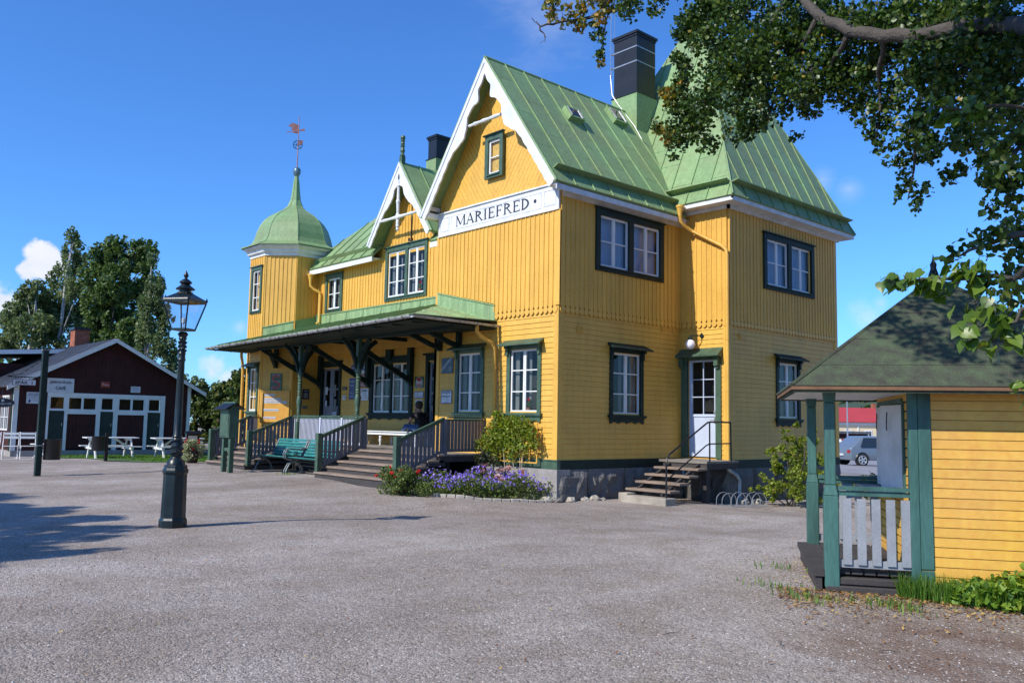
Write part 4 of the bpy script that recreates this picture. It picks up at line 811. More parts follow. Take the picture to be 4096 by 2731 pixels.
# ---- tower roof: steep pyramid
ov = .42; zt = 5.30; ap = (-1.22, 6.795, 11.75)
c0 = (J+ov, D1-ov, zt); c1 = (J+ov, D3+ov, zt); c2 = (-3.78-ov, D3+ov, zt); c3 = (-3.78-ov, D1-ov, zt)
for a, b, e in ((c0, c1, (0, 1, 0)), (c3, c0, (1, 0, 0)), (c2, c3, (0, 1, 0)), (c1, c2, (1, 0, 0))):
    metal_roof([a, b, ap], e, 'green_roof', ST, sw=.58, sh=1.35)
mb = MB()
for c in (c0, c1, c3): mb.tube([Vector(c)+Vector((0, 0, .02)), Vector(ap)], [.028, .02], 5)
build(mb, 'roof_hip', 'green_roof', ST)
mb = MB(); mb.lathe([(.16, 11.3), (.09, 11.9), (.05, 12.7), (.02, 12.75)], (ap[0], ap[1], 0), 8); build(mb, 'tower_spire', 'green_roof', ST)
k_ = .055; g0 = [Vector(c).lerp(Vector(ap), k_) for c in (c0, c1, c3)]
ne = Vector((zt-ap[2], 0, ap[0]-c0[0])); ne = Vector((1, 0, (c0[0]-ap[0])/(ap[2]-zt))).normalized(); ns = Vector((0, -1, (ap[1]-c0[1])/(ap[2]-zt))).normalized()
upstand(g0[0], g0[1], ne, h=.19, lean=-.25); upstand(g0[2], g0[0], ns, h=.19, lean=-.1)
mb = MB(); mb.box(-4.1, J+ov-.03, D1-ov+.03, D3+ov-.03, 5.19, 5.23)
for a, b in ((.0, 0), (.10, .06)):
    pass
mb.box(J+ov-.07, J+ov-.03, D1-ov+.03, D3+ov-.03, 5.231, 5.29); mb.box(-4, J+ov-.03, D1-ov+.03, D1-ov+.07, 5.231, 5.29)
mb.box(J+.04, J+.10, D1-.10, D3+.10, 5.10, 5.19); mb.box(0.05, J+.10, D1-.10, D1-.04, 5.10, 5.188); build(mb, 'cornice', 'white_trim_aged', ST)

# ---- chimneys
def chimney(x0, x1, y0, y1, zb, zm, ztp, bands=0):
    mb = MB(); mb.box(x0-.04, x1+.04, y0-.04, y1+.04, zb, zm); ch = build(mb, 'chimney', 'green_roof', ST)
    mb = MB(); mb.box(x0, x1, y0, y1, zm, ztp); mb.box(x0-.05, x1+.05, y0-.05, y1+.05, ztp, ztp+.07); mb.box(x0-.06, x1+.06, y0-.06, y1+.06, zm-.005, zm+.02); mb.box(x0-.02, x1+.02, y0-.02, y1+.02, ztp-.06, ztp); build(mb, 'chimney_casing', 'black_metal', ch)
    if bands:
        mb = MB()
        for z in (zm+.88, zm+1.29): mb.box(x0-.006, x1+.006, y0-.006, y1+.006, z, z+.03)
        build(mb, 'chimney_band', 'galvanised', ch)
        mb = MB(); xx = x0-.12
        for z in (zm+.86, zm+1.27): mb = MB(); mb.beam((x0, y0+.05, z+.02), (xx, y0+.0, z+.05), .03); build(mb, 'bracket', 'black_metal', ch)
    return ch
chimney(-2.5, -1.7, 4.57, 5.36, 7.6, 8.88, 10.55, 1)
chimney(-8.62, -8.2, 2.82, 3.3, 7.0, 8.12, 8.80)
AN = thing('aerial_mast', 'pair of thin whip aerials strapped to the tall black chimney', 'aerial', (-2.62, 4.57, 9.0))
mb = MB(); mb.tube([(-2.62, 4.57, 9.05), (-2.62, 4.57, 11.6)], .010, 5); mb.tube([(-2.62, 4.57, 9.4), (-2.56, 4.6, 10.2), (-2.50, 4.62, 11.7)], .007, 5); build(mb, 'whip', 'galvanised', AN)
mb = MB(); mb.tube([(-2.60, 4.53, 9.6), (-2.5, 4.5, 9.0), (-2.30, 4.5, 8.7), (-1.66, 4.45, 7.9), (-1.35, 4.4, 7.42), (-1.25, 4.55, 7.3)], .008, 5); build(mb, 'cable', 'galvanised', AN)
# ---- roof lights on the main slope
def rooflight(y0, y1, x0, x1, lift, open_=0.0):
    z_ = lambda x: AP[1]-SL*(x+2.08); nn = sn; mb = MB()
    a, b, c, d = [Vector((x, y, z_(x))) for x, y in ((x1, y0), (x1, y1), (x0, y1), (x0, y0))]
    mb.prism([a+nn*lift, b+nn*lift, c+nn*lift, d+nn*lift], [a, b, c, d]); o = build(mb, 'roof_light', 'green_roof', ST)
    e = .12; q = [p.lerp((a+b+c+d)/4, .22)+nn*(lift+.004) for p in (a, b, c, d)]; mb = MB(); mb.add(q, [(0, 1, 2, 3)]); build(mb, 'pane', 'car_glass', o)
    mb = MB(); mb.beam(q[0].lerp(q[3], 0)+nn*.01, q[3]+nn*.01, .02); mb.beam(q[1]+nn*.01, q[2]+nn*.01, .02); build(mb, 'frame', 'galvanised', o)
rooflight(1.42, 1.90, -1.42, -1.20, .16); rooflight(3.48, 3.98, -1.90, -1.58, .14)

# ---- middle roof with dormer gable
ye = .33; zme = 4.66; yr = 3.3; zr = zme+(yr-ye)*1.0
metal_roof([(-12.2, ye, zme), (-7.74, ye, zme), (-7.74, yr, zr), (-9.23, yr, zr)], (1, 0, 0), 'green_roof', ST, sw=.55, sh=1.2)
metal_roof([(-7.74, .80, zme+.47), (-5.06, .80, zme+.47), (-5.06, yr, zr), (-7.74, yr, zr)], (1, 0, 0), 'green_roof', ST, sw=.55, sh=1.2)
metal_roof([(-5.06, ye, zme), (-4.2, ye, zme), (-2.6, yr, zr), (-5.06, yr, zr)], (1, 0, 0), 'green_roof', ST, sw=.55, sh=1.2)
metal_roof([(-12.2, ye, zme), (-12.2, 6.27, zme), (-9.23, yr, zr)], (0, 1, 0), 'green_roof', ST, sw=.55, sh=1.2)
metal_roof([(-12.2, 6.27, zme), (-4.2, 6.27, zme), (-2.6, yr, zr), (-9.23, yr, zr)], (1, 0, 0), 'green_roof', ST, sw=1.1, sh=2.2)
for a, b in ((-11.35, -7.75), (-5.12, -4.35)): upstand((a, ye+.22, zme+.22), (b, ye+.22, zme+.22), Vector((0, -.707, .707)), h=.13, lean=.2)
mb = MB(); mb.box(-11.45, -7.80, ye+.02, ye+.06, zme-.17, zme-.035); mb.box(-11.45, -7.80, ye+.03, .70, zme-.075, zme-.055); build(mb, 'eave_fascia', 'white_trim_aged', ST); mb = MB(); mb.box(-5.08, -4.2, ye+.02, ye+.06, zme-.17, zme-.035); mb.box(-5.08, -4.2, ye+.03, .70, zme-.075, zme-.055); build(mb, 'eave_fascia', 'white_trim_aged', ST)
dx, dz = drm; dh = 1.50; ds = 1.42; yd = .24
for sg in (1, -1):
    metal_roof([(dx+sg*dh, yd, dz-ds*dh), (dx+sg*dh, .9, dz-ds*dh), (dx, 2.9, dz), (dx, yd, dz)], (0, 1, 0), 'green_roof', ST, sw=.62, sh=1.1)
barge(dx, dz-.005, ds, dh-.02, yd+.02, .17, 'white_trim_aged', .14, (.55, 1.05), thick=.04, steps=60)
mb = MB()
for sg in (1, -1):
    a = Vector((dx, 0, dz-.06)); b = Vector((dx+sg*1.45, 0, dz-.06-ds*1.45)); mb.prism([(a.x, yd+.03, a.z), (b.x, yd+.03, b.z), (b.x, .7, b.z), (a.x, .7, a.z)], [(a.x, yd+.03, a.z-.02), (b.x, yd+.03, b.z-.02), (b.x, .7, b.z-.02), (a.x, .7, a.z-.02)])
build(mb, 'verge_soffit', 'white_paint', ST)
mb = MB(); yy = yd-.01
mb.lathe([(.03, 6.52), (.06, 6.5), (.05, 6.40), (.065, 6.36), (.04, 6.3), (.045, 5.98), (.065, 5.92), (.05, 5.85), (.04, 5.60), (.065, 5.55), (.065, 5.46), (.04, 5.42), (.05, 5.36), (.045, 5.28), (.055, 5.24), (.03, 5.2), (.045, 5.16), (.01, 5.10)], (dx, yy, 0), 10)
mb.tube([(dx-.86, yy, 5.50), (dx-.72, yy, 5.50), (dx-.66, yy, 5.50), (dx-.4, yy, 5.50), (dx, yy, 5.50), (dx+.4, yy, 5.50), (dx+.66, yy, 5.50), (dx+.72, yy, 5.50), (dx+.86, yy, 5.50)], [.035, .035, .05, .035, .055, .035, .05, .035, .035], 8); build(mb, 'gable_tie', 'white_trim_aged', ST)
mb = MB(); mb.box(dx-.06, dx+.06, .26, .38, 6.88, 7.20); mb.lathe([(.05, 7.20), (.075, 7.22), (.05, 7.26), (.05, 7.30), (.07, 7.35), (.05, 7.42), (.045, 7.45), (.07, 7.48), (.045, 7.51), (.06, 7.55), (.045, 7.60), (.065, 7.63), (.045, 7.66), (.075, 7.71), (.06, 7.77), (.01, 7.79)], (dx, .32, 0), 10); build(mb, 'finial', 'green_trim', ST)
mb = MB(); FM.box(mb, -6.37, -6.34, 4.98, 5.5, .036, .05); FM.box(mb, -6.42, -6.29, 4.90, 4.98, .036, .10); build(mb, 'flag_bracket', 'wood_red', ST)
# ================================================================== PORCH
A_ = tuple(_A); B_ = tuple(_B); H_ = tuple(_H); pt = lambda x, y: (x, y, PZ(x, y))
metal_roof([A_, H_, pt(-4.15, .7), pt(-11.41, .7), pt(-11.41, -.058), pt(-12.102, -.75), B_], (1, 0, 0), 'green_roof', ST, sw=.60, sh=1.6, decktick=.03, deckmat='dark_and_shaded_green_trim')
metal_roof([A_, (-1.95, 0, 2.30), H_], (0, 1, 0), 'green_roof_pale', ST, sw=.70, sh=3, decktick=.03, stagger=False, deckmat='dark_and_shaded_green_trim')
metal_roof([B_, pt(-12.102, -.75), (-12.9, -.75, 2.12)], (0, 1, 0), 'green_roof', ST, sw=.70, sh=3, decktick=.03, deckmat='dark_and_shaded_green_trim')
# soffit under the wide eave
mb = MB(); o = -.09
mb.prism([(-2.0, -2.28, 2.235+o), (-12.8, -2.0, 2.15+o), (-12.8, -.75, 2.15+o), (-12.1, -.75, 2.2+o), (-11.41, -.05, 2.42), (-11.41, .95, 2.55), (-4.157, .95, 2.55), (-4.157, 0, 2.42), (-2.0, 0, 2.22+o)], [(-2.0, -2.28, 2.215+o), (-12.8, -2.0, 2.13+o), (-12.8, -.75, 2.13+o), (-12.1, -.75, 2.18+o), (-11.41, -.05, 2.40), (-11.41, .95, 2.53), (-4.157, .95, 2.53), (-4.157, 0, 2.40), (-2.0, 0, 2.2+o)])
build(mb, 'porch_soffit', 'dark_and_shaded_green_trim', ST)
# apron flashing sheets up the walls
ws = [-11.41+i*.93 for i in range(9)]; ws[-1] = -4.157
for a, b in zip(ws[:-1], ws[1:]):
    if b > -4.157: b = -4.157
    if a >= b: continue
    mb = MB(); FM.poly(mb, [(a+.004, PZ(a, .7)-.03), (b-.004, PZ(b, .7)-.03), (b-.004, 3.245), (a+.004, 3.245)], .0, .045); build(mb, 'flashing_sheet', 'green_roof_pale', ST)
    mb = MB(); cv = [(b-.02-.12*(1-math.cos(t)), PZ(b, .7)+.12*(1-math.sin(t))-.02) for t in np.linspace(0, math.pi/2, 6)]; cv = [(b-.02, 3.24), (b-.02, PZ(b, .7)+.12)]+[(b-.02-.10*(1-math.cos(t)), PZ(b, .7)+.12-.11*math.sin(t)) for t in np.linspace(.2, math.pi/2, 6)]
    mb.tube([FM.P(u, z, .05) for u, z in cv], .011, 5); build(mb, 'flashing_seam', 'green_roof', ST)
fbox(FM, 'flashing_cap', 'green_roof', ST, (-11.41, -4.157, 3.225, 3.262, .03, .065))
mb = MB(); FG.poly(mb, [(-4.15, 2.83), (-2.0, 2.30), (-2.0, 2.655), (-4.15, 3.15)], .0, .055); build(mb, 'flashing_sheet', 'green_roof_pale', ST)
mb = MB(); FG.poly(mb, [(-4.16, 3.14), (-1.99, 2.645), (-1.99, 2.675), (-4.16, 3.172)], .03, .075); build(mb, 'flashing_cap', 'green_roof', ST)
for F, L in ((FB, LB), (FC, CY-.25)):
    a = F.P(0, 0); b = F.P(L, 0); mb = MB(); F.poly(mb, [(0, PZ(a.x, a.y)-.03), (L, PZ(b.x, b.y)-.03), (L, PZ(b.x, b.y)+.28), (0, PZ(a.x, a.y)+.28)], 0, .05); build(mb, 'flashing_sheet', 'green_roof_pale' if F is FB else 'green_roof', ST)
    mb = MB(); F.poly(mb, [(0, PZ(a.x, a.y)+.265), (L, PZ(b.x, b.y)+.265), (L, PZ(b.x, b.y)+.295), (0, PZ(a.x, a.y)+.295)], 0, .07); build(mb, 'flashing_cap', 'green_roof', ST)
# gutters
def gutter(p, q, m='gutter_metal', r=.062, n=6, brk=.55):
    p = Vector(p); q = Vector(q); d = (q-p).normalized(); s = d.cross(Vector((0, 0, 1))).normalized(); L = (q-p).length
    mb = MB(); vs = []
    for e in (p, q):
        for k in range(n+1): t = math.pi+math.pi*k/n; vs.append(e+s*r*math.cos(t)+Vector((0, 0, r*math.sin(t))))
        for k in range(n+1): t = 2*math.pi-math.pi*k/n; vs.append(e+s*(r-.006)*math.cos(t)+Vector((0, 0, (r-.006)*math.sin(t))))
    N = 2*n+2; mb.add(vs, [(k, (k+1) % N, N+(k+1) % N, N+k) for k in range(N)])
    g = build(mb, 'gutter', m, ST); c = int(L/brk)
    for i in range(c+1):
        e = p+d*(i+.5)*L/(c+1); mb = MB(); ring = [e+s*(r+.006)*math.cos(t)+Vector((0, 0, (r+.006)*math.sin(t))) for t in np.linspace(math.pi, 2*math.pi, 7)]
        for a, b in zip(ring[:-1], ring[1:]): mb.beam(a, b, .02, .006, up=tuple(d))
        mb.tube([p+d*(i+1)*L/(c+1)+Vector((0, 0, 0.0))+s*(r)*math.cos(t)+Vector((0, 0, (r)*math.sin(t))) for t in np.linspace(math.pi, 2*math.pi, 7)], .005, 4); build(mb, 'gutter_bracket', 'iron_grey', g)
    return g
gutter((-1.90, -2.43, 2.205), (-12.95, -2.12, 2.115)); gutter((-1.86, .03, 2.195), (-1.86, -2.40, 2.205), r=.05); gutter((-12.97, -2.08, 2.10), (-12.97, -.62, 2.085), r=.045)
# beam, rafters
fbox(Fr((0, -1.15, 0), (1, 0, 0)), 'porch_beam', 'dark_and_shaded_green_trim', ST, (-11.5, -2.15, 2.03, 2.145, -.06, .06))
for x in [-11.2+.75*i for i in range(13)]:
    mb = MB(); mb.beam((x, -2.2, 2.115), (x, -.0, 2.33), .06, .08); build(mb, 'rafter', 'dark_and_shaded_green_trim', ST)
# turned posts with spreading brackets
def porch_post(x):
    mb = MB(); mb.box(x-.065, x+.065, -1.215, -1.085, -.70, -.08); mb.box(x-.055, x+.055, -1.205, -1.095, 1.48, 2.03)
    mb.lathe([(.05, -.08), (.065, -.06), (.045, -.03), (.06, 0), (.045, .03), (.062, .06), (.05, .10), (.075, .12), (.05, .15), (.062, .18), (.05, .20), (.062, .23), (.05, .27), (.07, .40), (.078, .50), (.068, .60), (.05, .66), (.068, .69), (.05, .72), (.066, .75), (.055, .78), (.062, .80), (.055, .83), (.062, .86), (.055, .89), (.062, .92), (.055, .95), (.068, .99), (.05, 1.02), (.07, 1.06), (.05, 1.09), (.075, 1.20), (.078, 1.35), (.06, 1.44), (.05, 1.50)], (x, -1.15, 0), 12)
    p = build(mb, 'porch_post', 'green_trim', ST); smooth_angle(p, 35)
    for dx, dy in ((1, 0), (-1, 0), (0, -1), (0, 1)):
        mb = MB(); q = [(.05, 1.30), (.10, 1.50), (.20, 1.72), (.34, 1.90), (.50, 2.02)]
        for (a, za), (b, zb) in zip(q[:-1], q[1:]): mb.beam((x+dx*a, -1.15+dy*a, za), (x+dx*b, -1.15+dy*b, zb), .07, .10)
        build(mb, 'bracket', 'dark_and_shaded_green_trim', p)
porch_post(-8.87); porch_post(-5.90)
for x in (-11.30, -8.60, -6.50):
    mb = MB(); FR.box(mb, x-.075, x+.075, 1.02, 2.45, .03, .16); F = FR; F.poly(mb, [(x-.06, .95), (x+.06, .95), (x+.06, 1.02), (x-.06, 1.02)], .03, .10); p = build(mb, 'wall_post', 'dark_and_shaded_green_trim', ST)
    mb = MB(); mb.beam((x, .82, 1.12), (x, -1.12, 2.06), .09, .13); mb.beam((x, .80, 2.20), (x, -1.12, 2.20), .08, .10); build(mb, 'brace', 'dark_and_shaded_green_trim', p)
    mb = MB(); mb.lathe([(.02, 0), (.05, .03), (.04, .08), (.055, .11), (.03, .15)], (x, -.05, 1.50), 8); build(mb, 'pendant', 'dark_and_shaded_green_trim', p)
for x in (-3.25, -4.0):
    mb = MB(); FG.box(mb, x-.06, x+.06, 1.72, 2.30, .03, .13); p = build(mb, 'wall_post', 'dark_and_shaded_green_trim', ST)
    mb = MB(); q = [(-.10, 1.80), (-.35, 1.86), (-.75, 2.00), (-1.15, 2.12)]
    for (a, za), (b, zb) in zip(q[:-1], q[1:]): mb.beam((x, a, za), (x, b, zb), .08, .11)
    build(mb, 'brace', 'dark_and_shaded_green_trim', p)
mb = MB(); FB.box(mb, .42, .54, 1.55, 2.15, .03, .12); p = build(mb, 'wall_post', 'dark_and_shaded_green_trim', ST); mb = MB(); mb.beam(FB.P(.48, 1.62, .1), FB.P(.48, 2.05, .75), .09, .12); build(mb, 'brace', 'dark_and_shaded_green_trim', p)
# deck
ys = np.linspace(-1.25, -.0, 11)
for i in range(10):
    mb = MB(); mb.box(-11.75 if ys[i+1] < -.72 else -11.42, -2.2, ys[i]+.003, ys[i+1]-.003, -.735, -.70+random.uniform(-.002, .002)); build(mb, 'deck_plank', 'wood_grey', ST)
for i in range(8):
    a = i*.12; mb = MB(); mb.box(-11.42, -4.157, a+.003, a+.117, -.70, -.66+random.uniform(-.002, .002)); build(mb, 'deck_plank', 'wood_grey', ST)
mb = MB(); mb.box(-11.75, -2.2, -1.235, -1.20, -.86, -.736); mb.box(-2.235, -2.2, -1.2, 0, -.86, -.736); build(mb, 'deck_edge', 'wood_dark', ST)
mb = MB(); mb.box(-11.7, -2.3, -1.1, -1.0, -1.7, -.75); mb.box(-4.157, -2.3, -.3, -.2, -1.7, -.75); build(mb, 'under_deck_shade', 'room_dark', ST)  # near-black slabs stand in for the shade under the deck
def stairs(x0, x1, n=5, y0=-2.52, g=.28, ztop=-.70, rz=.128, flare=.05):
    top = MB()
    for k in range(n):
        y = y0+g*k; z = ztop-(n-1-k)*rz; a = x0-(.16-.04*k)*flare/.05*.9
        mb = MB(); mb.box(a, x1, y, y+g+.03 if k < n-1 else -1.24, z-.045, z+random.uniform(-.001, .001)); t = build(mb, 'tread', 'wood_brown', ST); bevel(t, .006)
        mb = MB(); zz = z-.046; zb = (ground(x0, y)-.1 if k == 0 else z-rz+.0); mb.box(a+.03, x1-.01, y+.03, y+.06, zb, zz); mb.box(a+.03, a+.07, y+.06, -1.2, zb if k else zb, zz); mb.box(x1-.04, x1-.005, y+.06, -1.2, zb, zz); build(mb, 'riser', 'wood_dark', ST)
stairs(-5.40, -2.20); stairs(-11.68, -9.22, flare=.0)
# railings
def railing(p0, p1, zt0, zt1, zb0, zb1, n, m='grey_paint', cap='green_trim', bw=.075, bt=.022, cw=.075, name='railing', shared=True):
    p0 = Vector((*p0, 0)); p1 = Vector((*p1, 0)); mb = MB(); Z = Vector((0, 0, 1))
    mb.beam(p0+Z*zt0, p1+Z*zt1, cw, .035); mb.beam(p0+Z*(zt0-.05), p1+Z*(zt1-.05), cw*.5, .03); r = build(mb, name, cap, ST)
    mb = MB(); mb.beam(p0+Z*zb0, p1+Z*zb1, .035, .06); build(mb, 'bottom_rail', m, r)
    d = (p1-p0).normalized(); s = d.cross(Z)
    lv = abs(zt0-zt1) < 1e-3; me = None
    for i in range(n):
        t = (i+.5)/n; c = p0.lerp(p1, t)
        if lv and shared:
            if me is None:
                mb = MB(); a = d*bw/2; b = s*bt/2; mb.hexa([-a-b+Z*zb0, a-b+Z*zb0, a+b+Z*zb0, -a+b+Z*zb0, -a-b+Z*(zt0-.03), a-b+Z*(zt0-.03), a+b+Z*(zt0-.03), -a+b+Z*(zt0-.03)])
                rt = T(r); o = build(mb, 'baluster', m, r, world=False); me = o.data; o.location = c-rt.translation
            else:
                o = mesh_obj('baluster', me, None, r); o.location = c-rt.translation
        else:
            mb = MB(); a = d*bw/2; b = s*bt/2; z0 = zb0+(zb1-zb0)*t; z1 = zt0+(zt1-zt0)*t-.03; k = (zt1-zt0)/(p1-p0).length*bw/2
            mb.hexa([c-a-b+Z*(z0-k), c+a-b+Z*(z0+k), c+a+b+Z*(z0+k), c-a+b+Z*(z0-k), c-a-b+Z*(z1-k), c+a-b+Z*(z1+k), c+a+b+Z*(z1+k), c-a+b+Z*(z1-k)]); build(mb, 'baluster', m, r)
    return r
def newel(x, y, z0, z1, w=.12, m='green_trim'): mb = MB(); mb.box(x-w/2, x+w/2, y-w/2, y+w/2, z0, z1); o = build(mb, 'newel_post', m, ST); bevel(o, .008); return o
railing((-2.30, -2.40), (-2.30, -1.20), -.385, .085, -1.10, -.63, 11); railing((-2.30, -1.10), (-2.30, -.04), .10, .10, -.62, -.62, 11)
railing((-5.50, -2.40), (-5.50, -1.20), -.385, .085, -1.10, -.63, 11)
railing((-9.17, -2.40), (-9.17, -1.20), -.385, .085, -1.10, -.63, 11); railing((-11.60, -2.40), (-11.60, -1.25), -.385, .085, -1.10, -.63, 10); railing((-11.62, -1.18), (-12.05, -.80), .095, .095, -.62, -.62, 4)
for x in (-2.30, -5.50, -9.17, -11.60): newel(x, -2.42, ground(x, -2.42)-.05 if x > -3 else -1.26, -.315)
for x, y in ((-2.30, -1.16), (-5.50, -1.16), (-9.17, -1.16), (-11.62, -1.2)): newel(x, y, -.78, .07, .09, 'grey_paint')
newel(-2.30, -.03, -.70, .07, .05, 'grey_paint')
for a, b in ((-9.12, -8.94), (-8.80, -7.70), (-7.62, -6.62), (-6.54, -5.55)):
    railing((a, -1.15), (b, -1.15), .095, .095, -.585, -.585, max(2, int((b-a)/.066)), m='lilac_grey_paint', bw=.030, bt=.012, name='balustrade')
for x in (-7.66, -6.58): newel(x, -1.15, -.70, .06, .07, 'lilac_grey_paint')
# side steps
LX0, LX1 = .42, 1.60
for k in range(4):
    y = 1.68+.324*k; z = -.752-(4-k)*.1465; mb = MB(); mb.box(LX0, LX1+.02, y, y+.34, z-.05, z); t = build(mb, 'tread', 'wood_brown', ST); bevel(t, .006)
    mb = MB()
    for x in (LX0+.12, LX1-.22): mb.box(x, x+.07, y+.06, y+.12, z-.15, z-.05); mb.box(x, x+.07, y+.06, y+.34, z-.19, z-.15)
    build(mb, 'tread_bearer', 'wood_dark', ST)
for i in range(8):
    a = 2.97+i*.155; mb = MB(); mb.box(LX0-.1, LX1+.02, a+.003, a+.15, -.80, -.752+random.uniform(-.002, .002)); build(mb, 'deck_plank', 'wood_grey', ST)
mb = MB(); mb.box(LX0, LX1, 3.0, 4.2, -.93, -.801); mb.box(LX1-.18, LX1-.05, 3.05, 3.18, -1.8, -.93); mb.box(LX0+.05, LX0+.17, 3.05, 3.18, -1.8, -.93); mb.beam((LX1-.2, 1.7, -1.5), (LX1-.2, 3.0, -.88), .06, .16); mb.beam((LX0+.2, 1.7, -1.5), (LX0+.2, 3.0, -.88), .06, .16); build(mb, 'step_frame', 'wood_dark', ST)
mb = MB(); mb.box(.60, 1.78, 1.32, 1.66, -1.75, -1.465); b = build(mb, 'step_block', 'concrete', ST); bevel(b, .012, 2)
mb = MB(); mb.box(.42, .66, 1.45, 1.75, -1.75, -1.43); b = build(mb, 'step_block', 'concrete', ST); bevel(b, .012)
mb = MB(); hx = 1.66
mb.tube([(hx, 1.50, -1.47), (hx, 1.50, -.74), (hx, 1.53, -.66), (hx, 1.60, -.58), (hx, 2.88, .06), (hx, 2.96, .095), (hx, 3.05, .105), (hx, 3.82, .105)], .019, 8)
mb.tube([(hx, 1.52, -1.10), (hx, 2.90, -.40), (hx, 3.0, -.37), (hx, 3.82, -.36)], .015, 8); mb.tube([(hx, 3.02, -.76), (hx, 3.02, .10)], .017, 8); mb.tube([(hx, 3.82, .11), (hx, 3.84, -.76)], .017, 8); build(mb, 'handrail', 'black_metal', ST)
# downpipes
def pipe(pts, m='yellow_paint', r=.045, parent=ST, name='downpipe', hopper=None, joints=()):
    mb = MB(); mb.tube(pts, r, 10)
    for p, q in joints: mb.tube([p, q], r*1.12, 10)
    if hopper: mb.lathe([(r*1.0, -.22), (r*1.3, -.12), (r*2.0, .0), (r*2.2, .0), (r*2.2, .05), (r*2.0, .05)], hopper, 12)
    o = build(mb, name, m, parent); smooth_angle(o, 50); return o
pipe([(.34, 3.74, 5.04), (.34, 3.76, 4.90), (.37, 3.88, 4.78), (.46, 4.08, 4.67), (1.25, 4.12, 4.22), (1.36, 4.13, 4.12), (1.385, 4.13, 3.98), (1.385, 4.13, -.93)], hopper=(.34, 3.74, 5.22), joints=[((1.385, 4.13, 3.2), (1.385, 4.13, 3.26)), ((1.385, 4.13, 2.0), (1.385, 4.13, 2.06)), ((1.385, 4.13, .8), (1.385, 4.13, .86)), ((1.385, 4.13, -.4), (1.385, 4.13, -.34))])
pipe([(1.385, 4.13, -.92), (1.385, 4.13, -.97), (1.42, 4.25, -1.03), (1.46, 4.36, -1.10), (1.48, 4.42, -1.2), (1.48, 4.42, -1.58), (1.52, 4.36, -1.68)], 'galvanised', .047)
pipe([(-2.02, -.55, 2.18), (-2.02, -.55, 2.02), (-1.99, -.45, 1.92), (-1.93, -.20, 1.80), (-1.91, -.11, 1.68), (-1.91, -.10, -.86)], joints=[((-1.91, -.10, 1.2), (-1.91, -.10, 1.26)), ((-1.91, -.10, .1), (-1.91, -.10, .16))])
pipe([(-1.91, -.10, -.86), (-1.93, -.12, -1.1), (-1.97, -.20, -1.5)], 'galvanised', .052)
pipe([(-12.97, -1.0, 2.05), (-12.97, -1.0, 1.93), (-13.02, -.95, 1.82), (-13.12, -.87, 1.62), (-13.14, -.85, 1.5), (-13.14, -.85, -.85)]); pipe([(-13.14, -.85, -.85), (-13.14, -.85, -1.1), (-13.14, -1.0, -1.3)], 'galvanised', .05)
pipe([(-11.22, .34, 4.30), (-11.22, .34, 4.16), (-11.18, .42, 4.05), (-11.08, .58, 3.96), (-11.06, .61, 3.86), (-11.06, .61, 3.02), (-11.10, .52, 2.96)], hopper=(-11.22, .34, 4.46))
# ================================================================== things on the walls
def plate(F, name, label, cat, u0, u1, z0, z1, m, d=.03, th=.012, group=None, rim=None):
    c = F.P((u0+u1)/2, z0, d); t = thing(name, label, cat, tuple(c)); fbox(F, 'plate', m, t, (u0, u1, z0, z1, d-.006, d+th))
    if rim: w = min(.018, (u1-u0)*.05); fbox(F, 'rim', rim, t, (u0, u1, z0, z0+w, d+th, d+th+.002), (u0, u1, z1-w, z1, d+th, d+th+.002), (u0, u0+w, z0+w, z1-w, d+th, d+th+.002), (u1-w, u1, z0+w, z1-w, d+th, d+th+.002))
    def w_(s, a, b, y0, y1, ink, shear=0, bold=0.0): return text(F, s, u0+(u1-u0)*a, u0+(u1-u0)*b, z0+(z1-z0)*y0, z0+(z1-z0)*y1, d+th+.003, ink, t, 'lettering', shear, bold)
    return t, w_
_, w = plate(FG, 'enamel_sign', 'white enamel sign reading SKANDIA and FREJA beside the left gable window', 'sign', -3.93, -3.52, .44, .76, 'enamel_white', rim='ink_blue')
w('SKANDIA', .10, .90, .74, .93, 'ink_black', bold=.02); w('OCH', .42, .58, .66, .70, 'ink_black'); w('FREJA', .08, .92, .42, .62, 'ink_black', bold=.02); w('BRAND- LIF- OCH OLYCKSFALL-', .12, .88, .29, .35, 'ink_black'); w('RÄNTE- SJÖTRANSP. m fl.', .10, .90, .19, .25, 'ink_black'); w('FÖRSÄKRINGAR', .2, .8, .07, .13, 'ink_black')
_, w = plate(FG, 'enamel_sign', 'dark navy enamel sign with slanting HUSQVARNA lettering at the porch corner', 'sign', -3.94, -3.50, 1.165, 1.535, 'sign_navy')
t_ = _; fr45 = Fr(FG.P(-3.9, 1.19), (.80, 0, .60)); fr45.n = FG.n.copy()
class Tilt:
    def __init__(s, F, u, z, a, n): s.F = F; s.u = u; s.z = z; s.a = a
    def P(s, u, z, d=0): return s.F.P(s.u+u*math.cos(s.a)-z*math.sin(s.a), s.z+u*math.sin(s.a)+z*math.cos(s.a), d)
text(Tilt(FG, -3.93, 1.19, .66, 0), 'HUSQVARNA', .02, .50, 0, .075, .045, 'enamel_white', t_); text(FG, 'Symaskiner', -3.66, -3.53, 1.29, 1.32, .045, 'enamel_white', t_); text(FG, 'Gevär', -3.64, -3.54, 1.23, 1.26, .045, 'enamel_white', t_)
_, w = plate(FR, 'enamel_sign', 'green enamel sign with a red disc reading Persil', 'sign', -6.34, -5.95, .90, 1.20, 'sign_green')
mb = MB(); FR.poly(mb, [(-6.145+.135*math.cos(t), 1.05+.135*math.sin(t)) for t in np.linspace(0, 2*math.pi, 20, endpoint=False)], .042, .044); build(mb, 'disc', 'sign_red', _)
